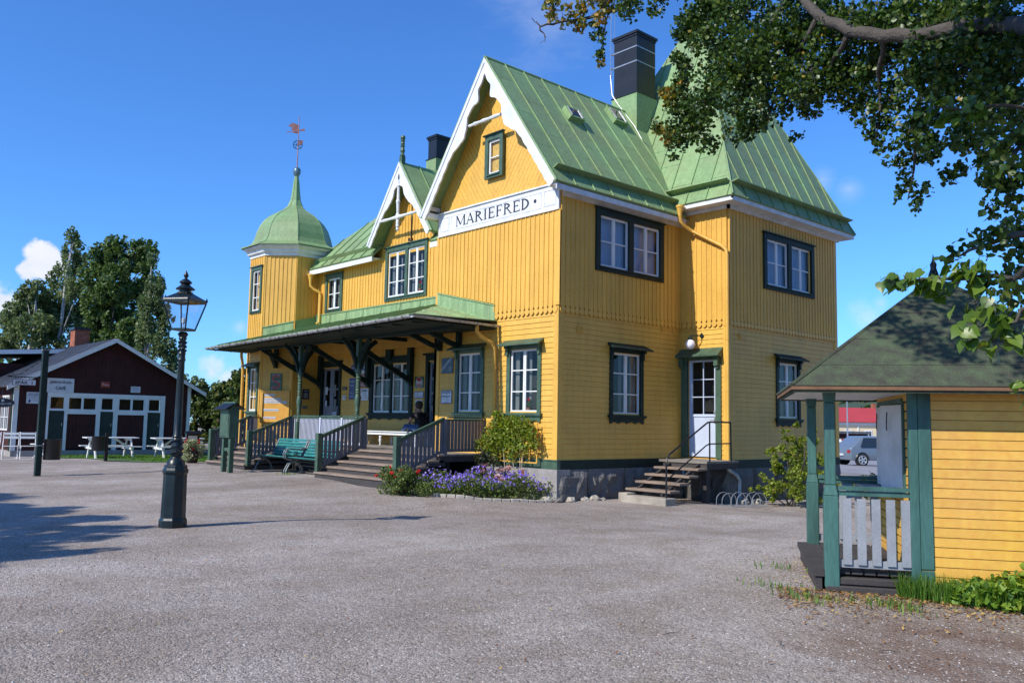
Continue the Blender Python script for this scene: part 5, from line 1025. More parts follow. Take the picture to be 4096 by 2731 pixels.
mb = MB(); mb.tube([FR.P(-6.145+.142*math.cos(t), 1.05+.142*math.sin(t), .044) for t in np.linspace(0, 2*math.pi, 25)], .006, 4, caps=False); build(mb, 'ring', 'enamel_white', _); w('Persil', .17, .83, .36, .68, 'enamel_white', bold=.01)
_, w = plate(FR, 'direction_sign', 'small white two line railway sign under the Persil plate', 'sign', -6.36, -5.94, .625, .80, 'enamel_white', rim='ink_blue'); w('Ö.S. Mariefreds Jernv.', .08, .92, .56, .80, 'ink_blue', bold=.01); w('TRAFIKEXPEDITION', .12, .88, .22, .42, 'ink_blue', bold=.01)
_, w = plate(FR, 'direction_sign', 'narrow white one line sign lowest beside the platform door', 'sign', -6.29, -6.0, .505, .575, 'enamel_white'); w('Stins Kontor', .1, .9, .25, .75, 'ink_blue')
_, w = plate(FR, 'enamel_sign', 'blue and white enamel sign partly behind the right turned porch post', 'sign', -9.59, -8.77, 1.37, 1.645, 'enamel_white'); fbox(FR, 'panel', 'sign_blue', _, (-9.58, -8.78, 1.46, 1.64, .041, .045)); text(FR, 'Sydsvenska', -9.52, -8.84, 1.50, 1.60, .047, 'enamel_white', _)
_, w = plate(FR, 'enamel_sign', 'tall blue enamel sign with white lines left of the right turned porch post', 'sign', -9.67, -9.35, .62, 1.25, 'sign_blue'); w('Svenska', .12, .88, .80, .90, 'enamel_white'); w('Turist', .2, .8, .62, .70, 'enamel_white'); w('Föreningen', .1, .9, .26, .34, 'enamel_white'); w('Ombud', .2, .8, .12, .19, 'enamel_white')
_, w = plate(FR, 'enamel_sign', 'dull red enamel sign above the Domo plate', 'sign', -9.13, -8.73, .975, 1.355, 'sign_red'); w('Cloetta', .12, .88, .70, .88, 'enamel_white', shear=.3); w('Choklad', .2, .85, .42, .56, 'enamel_white', shear=.3); w('Kakao', .25, .8, .12, .26, 'enamel_white')
_, w = plate(FR, 'enamel_sign', 'white enamel sign reading DOMO with a boot drawn on it', 'sign', -9.13, -8.62, .59, .93, 'enamel_white'); w('DOMO', .28, .93, .72, .92, 'ink_black', shear=.25, bold=.02); w('SVERIGES', .42, .82, .56, .64, 'ink_black'); w('GODASTE', .45, .88, .36, .44, 'ink_black'); w('GALOSCH', .50, .92, .16, .24, 'ink_black')
mb = MB(); FR.poly(mb, [(-9.10, .92), (-9.03, .92), (-9.02, .74), (-8.97, .66), (-8.99, .62), (-9.09, .62), (-9.10, .74)], .042, .045); build(mb, 'boot', 'brick_red', _)
_, w = plate(FR, 'door_plate', 'small dark name plate right of the double platform doors', 'sign', -10.06, -9.81, .91, 1.0, 'sign_navy'); w('Väntsal', .15, .85, .25, .75, 'enamel_white')
_, w = plate(FR, 'paper_notice', 'small pale paper notice holder right of the double platform doors', 'notice', -10.03, -9.84, .61, .74, 'enamel_white'); w('Info', .2, .8, .5, .8, 'ink_blue')
fn = Fr((0, .966, 0), (1, 0, 0))
nts = [(-11.13, -10.99, .78, 1.02, 'enamel_white'), (-11.10, -11.02, .42, .60, 'enamel_white'), (-10.62, -10.49, .72, 1.08, 'curtain'), (-10.60, -10.46, .30, .64, 'curtain'), (-10.68, -10.44, .14, .24, 'enamel_white')]
nls = ['white paper on the upper pane of the left platform door leaf', 'small white paper low on the left platform door leaf', 'long grey paper on the upper pane of the right platform door leaf', 'long grey paper on the lower pane of the right platform door leaf', 'small white plate reading WC low on the right platform door leaf']
for (a, b, z0, z1, m), l in zip(nts, nls):
    t, w = plate(FR, 'paper_notice', l, 'notice', a, b, z0, z1, m, d=-.008, th=.004)
    if m == 'enamel_white' and z0 < .2: w('ENTRÉ', .1, .9, .25, .75, 'ink_blue', bold=.02)
_, w = plate(FR, 'paper_notice', 'pale green notice on the single platform door beside the porch corner', 'notice', -5.54, -5.36, .345, .535, 'curtain', d=-.008, th=.004); w('Öppet', .15, .85, .6, .8, 'ink_grey')
FCx = Fr((TC.x, 0, 0), (0, 1, 0))
_, w = plate(FCx, 'framed_notice', 'dark framed notice on the shaded turret side behind the left porch post', 'sign', .30, .53, .62, .93, 'sign_navy'); fbox(FCx, 'paper', 'curtain', _, (.34, .49, .66, .82, .042, .045)); w('TAXI', .2, .8, .78, .9, 'enamel_white')
_, w = plate(FCx, 'framed_notice', 'small pale green plate low on the shaded turret side', 'sign', .31, .49, .325, .415, 'curtain'); w('ÖPPET', .15, .85, .25, .75, 'ink_grey')
# Singer plate and timetable board on the slanting turret wall
_, w = plate(FB, 'enamel_sign', 'green and red enamel sewing machine sign reading SINGER above the timetable board', 'sign', .32, .68, .87, 1.39, 'sign_green', d=.03)
mb = MB(); s = [(.36*math.cos(t)*.30+.50, 1.23+.09*math.sin(t)) for t in np.linspace(.3, math.pi*1.4, 10)]
S_ = [(.60, 1.27), (.55, 1.315), (.47, 1.315), (.41, 1.27), (.41, 1.20), (.46, 1.15), (.54, 1.12), (.60, 1.07), (.60, 1.00), (.55, .955), (.47, .945), (.39, .98)]
for a, b in zip(S_[:-1], S_[1:]): mb.beam(FB.P(*a, .044), FB.P(*b, .044), .075, .004, up=tuple(FB.n))
build(mb, 'big_letter', 'sign_red', _); w('SINGER', .18, .85, .86, .95, 'enamel_white'); w('SYMASKINER', .12, .90, .49, .57, 'enamel_white', shear=-.2); w('SINGER', .12, .80, .09, .19, 'enamel_white')
TBD = thing('timetable_board', 'framed yellow timetable board with white destination strips on the slanting turret wall', 'timetable board', tuple(FB.P(.5, -.05, .03)))
fbox(FB, 'board', 'sign_yellow', TBD, (.12, .90, -.02, .79, .022, .035)); fbox(FB, 'frame', 'yellow_paint', TBD, (.07, .12, -.07, .84, .02, .075), (.90, .95, -.07, .84, .02, .075), (.12, .90, .79, .84, .02, .074), (.12, .90, -.07, -.02, .02, .074), (.05, .97, .84, .865, .02, .10), (.05, .97, -.095, -.07, .02, .10))
def strip(u0, u1, z0, z1, s): fbox(FB, 'strip', 'enamel_white', TBD, (u0, u1, z0, z1, .035, .040)); text(FB, s, u0+.01, u1-.01, z0+.018, z1-.016, .0415, 'ink_grey', TBD, bold=.01)
strip(.16, .49, .69, .76, 'AVG. ÅNGTÅG'); strip(.15, .68, .565, .635, 'LÄGGESTA NEDRE'); strip(.15, .62, .235, .305, 'TAXINGE-NÄSBY'); strip(.15, .54, .0, .07, 'ÅNGBÅTSSTN')
for i, s in enumerate(('11', '12', '13', '14', '15')): strip(.15+.145*i, .285+.145*i, .475, .553, s+' 30')
# platform clock
CK = thing('platform_clock', 'pendulum clock with a round white face above the platform window', 'clock', tuple(FR.P(-7.52, 1.8, .05)))
mb = MB(); FR.poly(mb, [(-7.52+.20*math.cos(t), 2.19+.20*math.sin(t)) for t in np.linspace(0, 2*math.pi, 20, endpoint=False)], .04, .16); FR.box(mb, -7.64, -7.40, 1.78, 2.02, .04, .15); FR.poly(mb, [(-7.60, 1.78), (-7.44, 1.78), (-7.50, 1.70), (-7.54, 1.70)], .04, .12); build(mb, 'case', 'dark_and_shaded_green_trim', CK)
mb = MB(); FR.poly(mb, [(-7.52+.155*math.cos(t), 2.19+.155*math.sin(t)) for t in np.linspace(0, 2*math.pi, 20, endpoint=False)], .16, .168); build(mb, 'dial', 'enamel_white', CK)
mb = MB(); mb.beam(FR.P(-7.52, 2.19, .172), FR.P(-7.45, 2.25, .172), .014, .006, up=tuple(FR.n)); mb.beam(FR.P(-7.52, 2.19, .174), FR.P(-7.53, 2.31, .174), .010, .006, up=tuple(FR.n)); build(mb, 'hand', 'ink_black', CK)
for k in range(12): a = k*math.pi/6; text(FR, str(k or 12), -7.52+.125*math.sin(a)-.012, -7.52+.125*math.sin(a)+.012, 2.19+.125*math.cos(a)-.012, 2.19+.125*math.cos(a)+.012, .170, 'ink_black', CK, 'numeral')
# globe lamp over the side door
GL = thing('wall_lamp', 'white glass globe lamp on a dark arm above the side door', 'wall lamp', (.60, 4.2, 2.12))
mb = MB(); FJ.poly(mb, [(.62, 2.22), (.68, 2.15), (.62, 2.08), (.56, 2.15)], .02, .05); mb.tube([FJ.P(.62, 2.15, .04), FJ.P(.60, 2.15, .20), FJ.P(.50, 2.14, .32)], .014, 6); mb.tube([FJ.P(.50, 2.14, .32), FJ.P(.50, 2.08, .32)], .02, 6); mb.lathe([(.055, 0), (.06, .03), (.03, .06), (.015, .09)], tuple(FJ.P(.50, 2.045, .32)), 10); build(mb, 'arm', 'dark_and_shaded_green_trim', GL)
mb = MB(); mb.sphere(tuple(FJ.P(.50, 1.93, .32)), .118, 12); build(mb, 'globe', 'globe_white', GL, smooth=True)
# white wall bench
WB_ = thing('wall_bench', 'long white slatted bench on turned legs against the platform wall', 'bench', (-7.0, .6, -.66))
for i in range(4): a = .36+i*.115; mb = MB(); mb.box(-8.55, -5.35, a, a+.105, -.295, -.27); build(mb, 'slat', 'white_paint', WB_)
mb = MB(); mb.box(-8.5, -5.4, .39, .42, -.37, -.296); mb.box(-8.5, -5.4, .76, .79, -.37, -.296); build(mb, 'apron', 'white_paint', WB_)
for x in (-8.35, -7.15, -5.55):
    for y in (.40, .77): mb = MB(); mb.lathe([(.035, -.40), (.045, -.43), (.03, -.46), (.045, -.50), (.042, -.54), (.022, -.60), (.03, -.64), (.03, -.66)][::-1], (x, y, 0), 10); l = build(mb, 'leg', 'white_paint', WB_, smooth=True)
# ================================================================== KIOSK (rotated by its own frame)
KA = Vector((.836, .549, 0)); KB = Vector((-.549, .836, 0)); KP = Vector((8.64, -5.095, 0)); KRZ = math.atan2(.549, .836)
KZ = -1.47
KI = thing('kiosk', 'small yellow wooden kiosk with mossy felt pyramid roof, corner porch and open white shutters', 'kiosk', (KP.x, KP.y, KZ), KRZ)
KF = Fr(KP, KA)                       # front: u = along a, d = towards the viewer (minus b)
KL = Fr(KP+KB*2.0, -KB)               # left side, u from back to front, d = minus a
KW, KD = 2.35, 2.0; bodyu = .74
# local-frame boxes: (a0,a1,b0,b1,z0,z1) in world through KP
def kbox(mb, a0, a1, b0, b1, z0, z1): mb.hexa([KP+KA*a+KB*b+Vector((0, 0, z)) for z in (z0, z1) for a, b in ((a0, b0), (a1, b0), (a1, b1), (a0, b1))])
# front wall boards
zb, zt = -1.40, .36; n = 20; p = (zt-zb)/n
for i in range(n):
    a = zb+i*p; mb = MB(); P = KF.P; u0, u1 = bodyu+.03, KW
    mb.hexa([P(u0, a+.006, .020), P(u1, a+.006, .020), P(u1, a+.006, .0), P(u0, a+.006, .0), P(u0, a+p-.001, .020), P(u1, a+p-.001, .020), P(u1, a+p-.005, .0), P(u0, a+p-.005, .0)])
    F_ = KF; build(mb, 'lap_board', 'yellow_paint_kiosk', KI)
mb = MB(); kbox(mb, bodyu, KW, .005, .10, zb, zt); kbox(mb, KW-.1, KW, .1, KD, zb, zt); kbox(mb, bodyu, KW, KD-.1, KD, zb, zt); build(mb, 'wall', 'yellow_paint_kiosk', KI)
# inner wall facing the porch (with hatch opening closed by shutters)
KS = Fr(KP+KA*bodyu+KB*KD, -KB)       # u: 0 at back .. 2.0 at the front ; d = minus a
for i in range(20):
    a = zb+i*p
    segs = [(.0, KD-.03)] if not (-.60 < a+p/2 < .26) else [(0, .15), (1.56, KD-.03)]
    for x, y in segs:
        mb = MB(); P = KS.P; mb.hexa([P(x, a+.006, .020), P(y, a+.006, .020), P(y, a+.006, 0), P(x, a+.006, 0), P(x, a+p-.01, .018), P(y, a+p-.01, .018), P(y, a+p-.01, 0), P(x, a+p-.01, 0)]); build(mb, 'lap_board', 'yellow_paint_kiosk', KI)
backing(KS, 0, KD-.1, zb, zt, [(.15, 1.56, -.60, .26)], 'yellow_paint_kiosk', KI, d0=-.08)
fbox(KS, 'hatch_frame', 'teal_post', KI, (.10, .15, -.62, .28, -.02, .04), (1.56, 1.62, -.62, .28, -.02, .04), (.15, 1.56, .26, .31, -.02, .04)); mb = MB(); KS.box(mb, .15, 1.56, -.60, .26, -.30, -.28); build(mb, 'interior', 'room_dark', KI); fbox(KS, 'shelf', 'kiosk_grey', KI, (-.05, 1.50, -.645, -.61, .0, .26))
def shutter(u0, u1, tilt):
    mb = MB(); P = KS.P; mb.hexa([P(u0, -.60, .03+tilt), P(u1, -.60, .03), P(u1, -.60, .0), P(u0, -.60, tilt), P(u0, .25, .03+tilt), P(u1, .25, .03), P(u1, .25, 0), P(u0, .25, tilt)]); s = build(mb, 'shutter', 'white_trim_aged', KI)
    mb = MB()
    mb = MB(); mb.tube([P((u0+u1)/2, .18, .06+tilt*.5), P((u0+u1)/2+.02, .02, .07+tilt*.5), P((u0+u1)/2-.02, -.0, .06+tilt*.5)], .006, 5); build(mb, 'hook', 'black_metal', s)
shutter(.18, .50, .03); shutter(.53, .86, .03); shutter(.90, 1.50, .10)
# corner boards and posts
mb = MB(); kbox(mb, bodyu-.06, bodyu+.02, -.03, .06, -1.49, .40); kbox(mb, bodyu+.021, bodyu+.13, -.035, .0, -1.25, .40); kbox(mb, bodyu+.021, bodyu+.13, -.033, .0, -1.44, -1.26); c = build(mb, 'corner_board', 'teal_post', KI); bevel(c, .006)
def kpost(a, b, z0):
    mb = MB(); w = .065; k = .048
    for (z, q), (z2, q2) in zip(((z0, w), (-.62, w), (-.52, k), (.25, k)), ((-.62, w), (-.52, k), (.25, k), (.42, w))):
        P = lambda x, y, z: KP+KA*(a+x)+KB*(b+y)+Vector((0, 0, z)); mb.hexa([P(-q, -q, z), P(q, -q, z), P(q, q, z), P(-q, q, z), P(-q2, -q2, z2), P(q2, -q2, z2), P(q2, q2, z2), P(-q2, q2, z2)])
    c = build(mb, 'porch_post', 'teal_post', KI); bevel(c, .008)
kpost(.0, .03, -1.46); kpost(.0, 1.97, -1.40)
# deck
for i in range(6):
    a = .06+i*.112; mb = MB(); kbox(mb, a+.004, a+.106, .05, KD, -1.345, -1.30+random.uniform(-.004, .004)); c = build(mb, 'deck_plank', 'wood_dark', KI); bevel(c, .008)
mb = MB(); kbox(mb, -.17, -.04, -.02, KD+.02, -1.36, -1.305); kbox(mb, -.036, .055, .10, KD-.1, -1.36, -1.31); c = build(mb, 'deck_plank', 'wood_dark', KI)
mb = MB(); kbox(mb, -.14, -.09, .0, KD, -1.58, -1.361); c = build(mb, 'deck_edge', 'wood_dark', KI)
mb = MB(); kbox(mb, -.02, KW, -.02, .07, -1.43, -1.36); kbox(mb, -.06, KW, -.04, .06, -1.56, -1.435); c = build(mb, 'sill_beam', 'wood_dark', KI); bevel(c, .012)
# railings of the porch
def krail(b, a0, a1, zt_, zb_, n):
    F = Fr(KP+KB*b, KA); mb = MB(); F.box(mb, a0, a1, zt_-.035, zt_, -.05, .05); F.box(mb, a0, a1, zt_-.085, zt_-.045, -.03, .03); r = build(mb, 'railing', 'teal_post', KI)
    mb = MB(); F.box(mb, a0, a1, zb_, zb_+.07, -.03, .03); build(mb, 'bottom_rail', 'kiosk_grey', r)
    for i in range(n):
        u = a0+(a1-a0)*(i+.6)/n; mb = MB(); F.box(mb, u-.038, u+.038, zb_+.03, zt_-.11, .03, .052); build(mb, 'baluster', 'kiosk_grey', r)
krail(.03, .06, bodyu-.05, -.53, -1.27, 5); krail(1.97, .06, bodyu-.02, -.53, -1.27, 4)
# roof
ovk = .36; apk = KP+KA*(KW/2-.03)+KB*(KD/2)+Vector((0, 0, 1.56)); cz = .385
cs = [KP+KA*a+KB*b+Vector((0, 0, cz)) for a, b in ((-ovk, -ovk), (KW+ovk, -ovk), (KW+ovk, KD+ovk), (-ovk, KD+ovk))]
def felt(a, b, ap_, lo, hi, off):
    n_ = (b-a).cross(ap_-a).normalized(); n_ = n_ if n_.z > 0 else -n_
    q = [a.lerp(ap_, lo), b.lerp(ap_, lo), b.lerp(ap_, hi), a.lerp(ap_, hi)]; mb = MB(); mb.prism([x+n_*(off+.008) for x in q], [x+n_*off for x in q]); build(mb, 'felt_sheet', 'roof_felt', KI)
for i in range(4):
    a, b = cs[i], cs[(i+1) % 4]
    for k, (lo, hi) in enumerate(((0, .19), (.17, .42), (.40, .66), (.64, .999))): felt(a, b, apk, lo, hi, .004+.004*k)
    mb = MB(); mb.prism([a, b, apk], [a-Vector((0, 0, .03)), b-Vector((0, 0, .03)), apk-Vector((0, 0, .03))]); build(mb, 'roof_deck', 'wood_red', KI)
    mb = MB(); mb.tube([a+Vector((0, 0, .015)), apk+Vector((0, 0, .02))], .02, 5); build(mb, 'roof_hip', 'roof_felt', KI)
mb = MB(); mb.lathe([(.10, -.10), (.055, .04), (.03, .12), (.035, .16), (.014, .20), (.002, .27)], tuple(apk), 8); build(mb, 'finial', 'black_metal', KI)
for i in range(6):
    a = -.30+i*.17; mb = MB(); kbox(mb, a, a+.163, -.30, KD+.30, .345, .36) if a < bodyu-.1 else None
    if mb.v: build(mb, 'ceiling_board', 'white_paint', KI)
mb = MB(); kbox(mb, -.34, KW+.34, -.34, -.32, .33, .38); kbox(mb, -.34, -.32, -.32, KD+.34, .33, .38); kbox(mb, -.32, KW+.3, KD+.30, KD+.33, .33, .38); build(mb, 'eave_board', 'roof_felt', KI)
# ================================================================== CAFE
CX = -24.0; CZ = -1.36
CF = thing('cafe_house', 'dark red wooden cafe with a wide gable, white framed green doors and grey metal roof', 'cafe building', (CX, -1.4, CZ-.2))
FC_ = Fr((CX, 0, 0), (0, 1, 0)); cl_, cr_ = -4.83, 1.84; acx = -1.40; apz = 3.10; eh = 1.06; csl = (apz-eh)/3.75
band = (-3.70, .79); ops = [(-3.66, .78, -1.36, .85)]
mb = MB()
segs = [(cl_, -3.70, -1.36, .87), (.79, cr_, -1.36, .87)]
zt_ = lambda u: apz-.05-csl*abs(u-acx)
u = cl_; nb = 46; w = (cr_-cl_)/nb
for i in range(nb):
    a = cl_+i*w; c = a+w/2; z0 = .86 if band[0] < c < band[1] else CZ; mb = MB(); FC_.poly(mb, [(a+.002, z0), (a+w-.002, z0), (a+w-.002, zt_(a+w)), (a+.002, zt_(a))], 0, .02)
    FC_.box(mb, a-.018, a+.018, z0, zt_(a)-.01, .018, .036); build(mb, 'upright_board', 'falu_red', CF)
mb = MB(); FC_.box(mb, cl_, band[0], CZ, eh+.1, -.1, 0); FC_.box(mb, band[1], cr_, CZ, eh+.1, -.1, 0); FC_.poly(mb, [(cl_, .86), (cr_, .86), (cr_, eh), (acx, apz-.1), (cl_, eh)], -.1, 0); build(mb, 'wall', 'falu_red', CF)
mb = MB(); mb.box(CX-14, CX+.06, cl_-.02, cr_+.04, -2.0, CZ); build(mb, 'foundation', 'stone_smooth', CF)
# white carpentry band with door and window bays
U = [(-3.62, -3.07, 'd'), (-2.96, -1.90, 'g'), (-1.75, -1.25, 'd'), (-1.08, -.03, 'g'), (.10, .63, 'd')]
mb = MB(); FC_.box(mb, band[0], band[1], .73, .87, -.02, .05); prev = band[0]
for a, b, k in U:
    FC_.box(mb, prev, a, CZ, .73, -.02, .05); prev = b
    if k == 'g': FC_.box(mb, a, b, .05, .20, -.02, .048)
    else: FC_.box(mb, a, b, .17, .215, -.02, .048)
FC_.box(mb, prev, band[1], CZ, .73, -.02, .05); build(mb, 'white_frame', 'white_paint', CF)
for a, b, k in U:
    if k == 'g':
        for c, d in ((a, (a+b)/2), ((a+b)/2, b)):
            mb = MB(); s = .04
            for r in ((c, c+s, .20, .73), (d-s, d, .20, .73), (c+s, d-s, .20, .245), (c+s, d-s, .68, .73)): FC_.box(mb, *r, -.02, .03)
            w_ = build(mb, 'window', 'white_paint', CF); mb = MB(); P = FC_.P; mb.add([P(c+s, .24, 0), P(d-s, .24, 0), P(d-s, .69, 0), P(c+s, .69, 0)], [(0, 1, 2, 3)]); build(mb, 'pane', 'window_glass', w_)
        for i in range(9): x = a+(b-a)*i/9; fbox(FC_, 'gate_board', 'falu_red', CF, (x+.003, x+(b-a)/9-.003, CZ+.05, .05, -.03, .0+.004*(i % 2)))
    else:
        mb = MB(); s = .04
        for r in ((a, a+s, .215, .73), (b-s, b, .215, .73), (a+s, b-s, .215, .25), (a+s, b-s, .69, .73)): FC_.box(mb, *r, -.02, .03)
        w_ = build(mb, 'window', 'white_paint', CF); mb = MB(); P = FC_.P; mb.add([P(a+s, .24, 0), P(b-s, .24, 0), P(b-s, .70, 0), P(a+s, .70, 0)], [(0, 1, 2, 3)]); build(mb, 'pane', 'window_glass', w_)
        d = fbox(FC_, 'door', 'cafe_green', CF, (a+.01, b-.01, CZ+.03, .165, -.03, .01)); fbox(FC_, 'door_panel', 'cafe_green', d, (a+.08, b-.08, -1.2, -.65, .01, .02), (a+.08, b-.08, -.5, .05, .01, .02)); fbox(FC_, 'door_handle', 'galvanised', d, (b-.09, b-.06, -.42, -.30, .01, .04))
mb = MB(); FC_.box(mb, band[0], band[1], CZ, .87, -.62, -.6); build(mb, 'interior', 'room_dark', CF)
fbox(FC_, 'corner_board', 'white_paint', CF, (1.73, 1.87, CZ, 1.30, 0, .05)); fbox(FC_, 'corner_board', 'white_paint', CF, (cl_-.03, cl_+.14, CZ, 1.12, 0, .05))
# roof
L = 12.5; ys_ = cl_-.42; ye_ = cr_+.42
for sg, y1 in ((-1, acx-3.78), (1, acx+3.78)):
    z1 = apz-csl*3.78; metal_roof([(CX+.45, y1, z1), (CX-L, y1, z1), (CX-L, acx, apz), (CX+.45, acx, apz)], (1, 0, 0), 'roof_sheet_dark', CF, sw=.62, sh=4.5, stagger=False)
    mb = MB(); q = [(acx, apz-.005), (y1, z1-.005), (y1, z1-.15), (acx, apz-.155)]; F = Fr((CX+.40, 0, 0), (0, 1, 0)); mb.prism([F.P(a, b, .04) for a, b in q], [F.P(a, b, 0) for a, b in q]); q = [(acx, apz-.005), (y1, z1-.005), (y1, z1-.06), (acx, apz-.065)]; mb.prism([F.P(a, b, .065) for a, b in q], [F.P(a, b, .04) for a, b in q]); build(mb, 'bargeboard', 'white_paint', CF)
    mb = MB(); mb.box(CX-L, CX+.3, min(y1, y1-sg*.35), max(y1, y1-sg*.35), z1-.02, z1+.0); build(mb, 'soffit', 'falu_red', CF)
# track side wall of the cafe with tall white casements
FS_ = Fr((CX-12, cl_, 0), (1, 0, 0))
for i in range(60):
    x = i*.2; c = x+.1; cut = (10.2 < c < 11.4) or (7.6 < c < 8.8)
    for z0, z1 in (((CZ, -.62), (.72, 1.1)) if cut else ((CZ, 1.1),)): mb = MB(); FS_.box(mb, x+.003, x+.197, z0, z1, 0, .02); build(mb, 'upright_board', 'falu_red', CF)
mb = MB(); FS_.box(mb, 0, 12, CZ, 1.1, -.1, -.06); build(mb, 'wall', 'room_dark', CF)
for a, b in ((10.2, 11.4), (7.6, 8.8)):
    mb = MB()
    for k in range(2):
        c = a+k*(b-a)/2; d = c+(b-a)/2
        for r in ((c, c+.05, -.62, .72), (d-.05, d, -.62, .72), (c+.05, d-.05, -.62, -.56), (c+.05, d-.05, .66, .72), (c+.05, d-.05, -.13, -.10), (c+.05, d-.05, .28, .31), ((c+d)/2-.015, (c+d)/2+.015, -.56, .66)): FS_.box(mb, *r, 0, .04)
    w_ = build(mb, 'window', 'white_paint', CF); mb = MB(); P = FS_.P; mb.add([P(a, -.6, .01), P(b, -.6, .01), P(b, .7, .01), P(a, .7, .01)], [(0, 1, 2, 3)]); build(mb, 'pane', 'curtain', w_)
fbox(FS_, 'corner_board', 'dark_and_shaded_green_trim', CF, (11.75, 12.0, CZ, 1.1, 0, .05)); 
# taller cross wing behind, chimney
WG = thing('cafe_wing', 'taller dark red rear wing of the cafe with a shallow grey roof', 'building', (-31.5, -6, -1.6))
mb = MB(); mb.box(-38, -29.6, -11, -.4, -1.6, 2.2); build(mb, 'wall', 'falu_red', WG)
mb = MB(); a, b = Vector((-29.2, -12.5, 2.10)), Vector((-29.2, -.9, 3.02)); mb.prism([a, b, (-38, -.9, 3.02), (-38, -12.5, 2.10)], [a-Vector((0, 0, .06)), b-Vector((0, 0, .06)), (-38, -.9, 2.96), (-38, -12.5, 2.04)]); build(mb, 'roof', 'roof_sheet_dark', WG)
mb = MB(); mb.prism([(-29.15, -12.5, 2.08), (-29.15, -.9, 3.0), (-29.15, -.9, 2.82), (-29.15, -12.5, 1.9)], [(-29.2, -12.5, 2.08), (-29.2, -.9, 3.0), (-29.2, -.9, 2.82), (-29.2, -12.5, 1.9)]); build(mb, 'fascia', 'white_paint', WG)
mb = MB(); mb.box(-30.4, -29.7, -1.32, -.70, 2.4, 3.90); c = build(mb, 'chimney', 'brick_red', CF); mb = MB(); mb.box(-30.46, -29.64, -1.38, -.64, 3.90, 4.02); build(mb, 'chimney_cap', 'lamp_paint', c)
for i in range(9):
    mb = MB(); z = 2.9+i*.115; mb.box(-29.699, -29.69, -1.33+(.0 if i % 2 else .05), -.69-(.05 if i % 2 else .0), z+.008, z+.107); build(mb, 'brick_course', 'brick_red', c)
# cafe signs
_, w = plate(FC_, 'cafe_sign', 'white board reading JERNVÄGS-CAFÉ over the left door of the red cafe', 'sign', -3.75, -2.80, .875, 1.42, 'enamel_white', d=.05, th=.03, rim='white_paint')
w('JERNVÄGS-', .08, .93, .58, .84, 'ink_black', bold=.035); w('CAFÉ', .31, .70, .18, .46, 'ink_black', bold=.035)
_, w = plate(FC_, 'enamel_sign', 'white enamel plate with blue dairy separator lettering at the left corner of the cafe', 'sign', -4.43, -3.96, .42, .855, 'enamel_white', d=.036)
w('ALFA LAVAL', .12, .92, .80, .92, 'ink_blue', bold=.02); w('SEPARATORERNA', .10, .92, .66, .76, 'ink_blue', bold=.02); w('ÄRO DE BÄSTA OCH', .15, .88, .55, .61, 'ink_blue'); w('BILLIGAST I LÄNGDEN', .10, .92, .44, .50, 'ink_blue'); w('Aktiebolaget', .45, .9, .30, .37, 'ink_blue'); w('Separator', .55, .9, .18, .25, 'ink_blue')
mb = MB(); FC_.poly(mb, [(-4.37, .46), (-4.29, .46), (-4.28, .56), (-4.33, .58), (-4.35, .53)], .048, .052); build(mb, 'emblem', 'ink_blue', _)
_, w = plate(FC_, 'enamel_sign', 'small red enamel plate with white script in the cafe gable', 'sign', -1.80, -1.46, 1.13, 1.36, 'sign_red', d=.036, rim='brick_red'); w('Frisco', .14, .88, .30, .78, 'enamel_white', shear=.3)
_, w = plate(FC_, 'enamel_sign', 'small white enamel plate with dark arched lettering in the cafe gable', 'sign', -.63, -.25, .97, 1.22, 'enamel_white', d=.036); w('MARABOU', .15, .85, .64, .82, 'ink_red'); w('choklad', .22, .78, .40, .55, 'ink_blue'); w('kakao', .3, .7, .14, .26, 'ink_blue')
mb = MB()
OV = thing('hanging_sign', 'black oval hanging sign with pale flower and script at the left edge of the cafe', 'sign', (CX+.1, -5.35, .3)); FO = Fr((CX+.35, 0, 0), (0, 1, 0))
mb = MB(); FO.poly(mb, [(-5.30+.42*math.cos(t), .42+.17*math.sin(t)) for t in np.linspace(0, 2*math.pi, 24, endpoint=False)], -.02, .02); build(mb, 'plate', 'ink_black', OV); text(FO, 'Jernvägscafé', -5.62, -4.99, .33, .43, .024, 'enamel_white', OV, shear=.2)
mb = MB()
for k in range(5): t = k*2*math.pi/5; FO.poly(mb, [(-5.28+.03*math.cos(t)+.024*math.cos(s), .50+.03*math.sin(t)+.024*math.sin(s)) for s in np.linspace(0, 2*math.pi, 6, endpoint=False)], .02, .024+k*.0004)
build(mb, 'flower_emblem', 'enamel_white', OV); mb = MB(); mb.tube([FO.P(-5.3, .59, 0), FO.P(-5.3, .95, -.1), FO.P(-5.0, .95, -.1)], .012, 5); build(mb, 'bracket', 'black_metal', OV)
# ================================================================== STREET LAMP
LP = (.67, -8.155); LZ = ground(*LP)
LM = thing('street_lamp', 'old fashioned dark green street lamp with square glass lantern on a fluted column', 'street lamp', (LP[0], LP[1], LZ))
mb = MB(); mb.lathe([(.185, LZ-.05), (.185, LZ+.10), (.165, LZ+.13), (.155, -.78), (.17, -.76), (.17, -.72), (.155, -.70), (.152, -.66), (.11, -.645)], (LP[0], LP[1], 0), 8, R_(22)); b = build(mb, 'pedestal', 'lamp_paint', LM); bevel(b, .006)
mb = MB(); mb.lathe([(.13, -.66), (.12, -.60), (.085, -.565), (.07, -.54), (.075, -.53), (.075, -.28), (.062, -.26), (.07, -.24), (.058, -.22), (.055, .2), (.045, .85), (.05, .87), (.058, .89), (.05, .91), (.048, .96), (.055, .98), (.046, 1.0), (.044, 1.18), (.06, 1.20), (.05, 1.22), (.075, 1.27), (.05, 1.30)], (LP[0], LP[1], 0), 16); b = build(mb, 'column', 'lamp_paint', LM); smooth_angle(b, 40)
mb = MB()
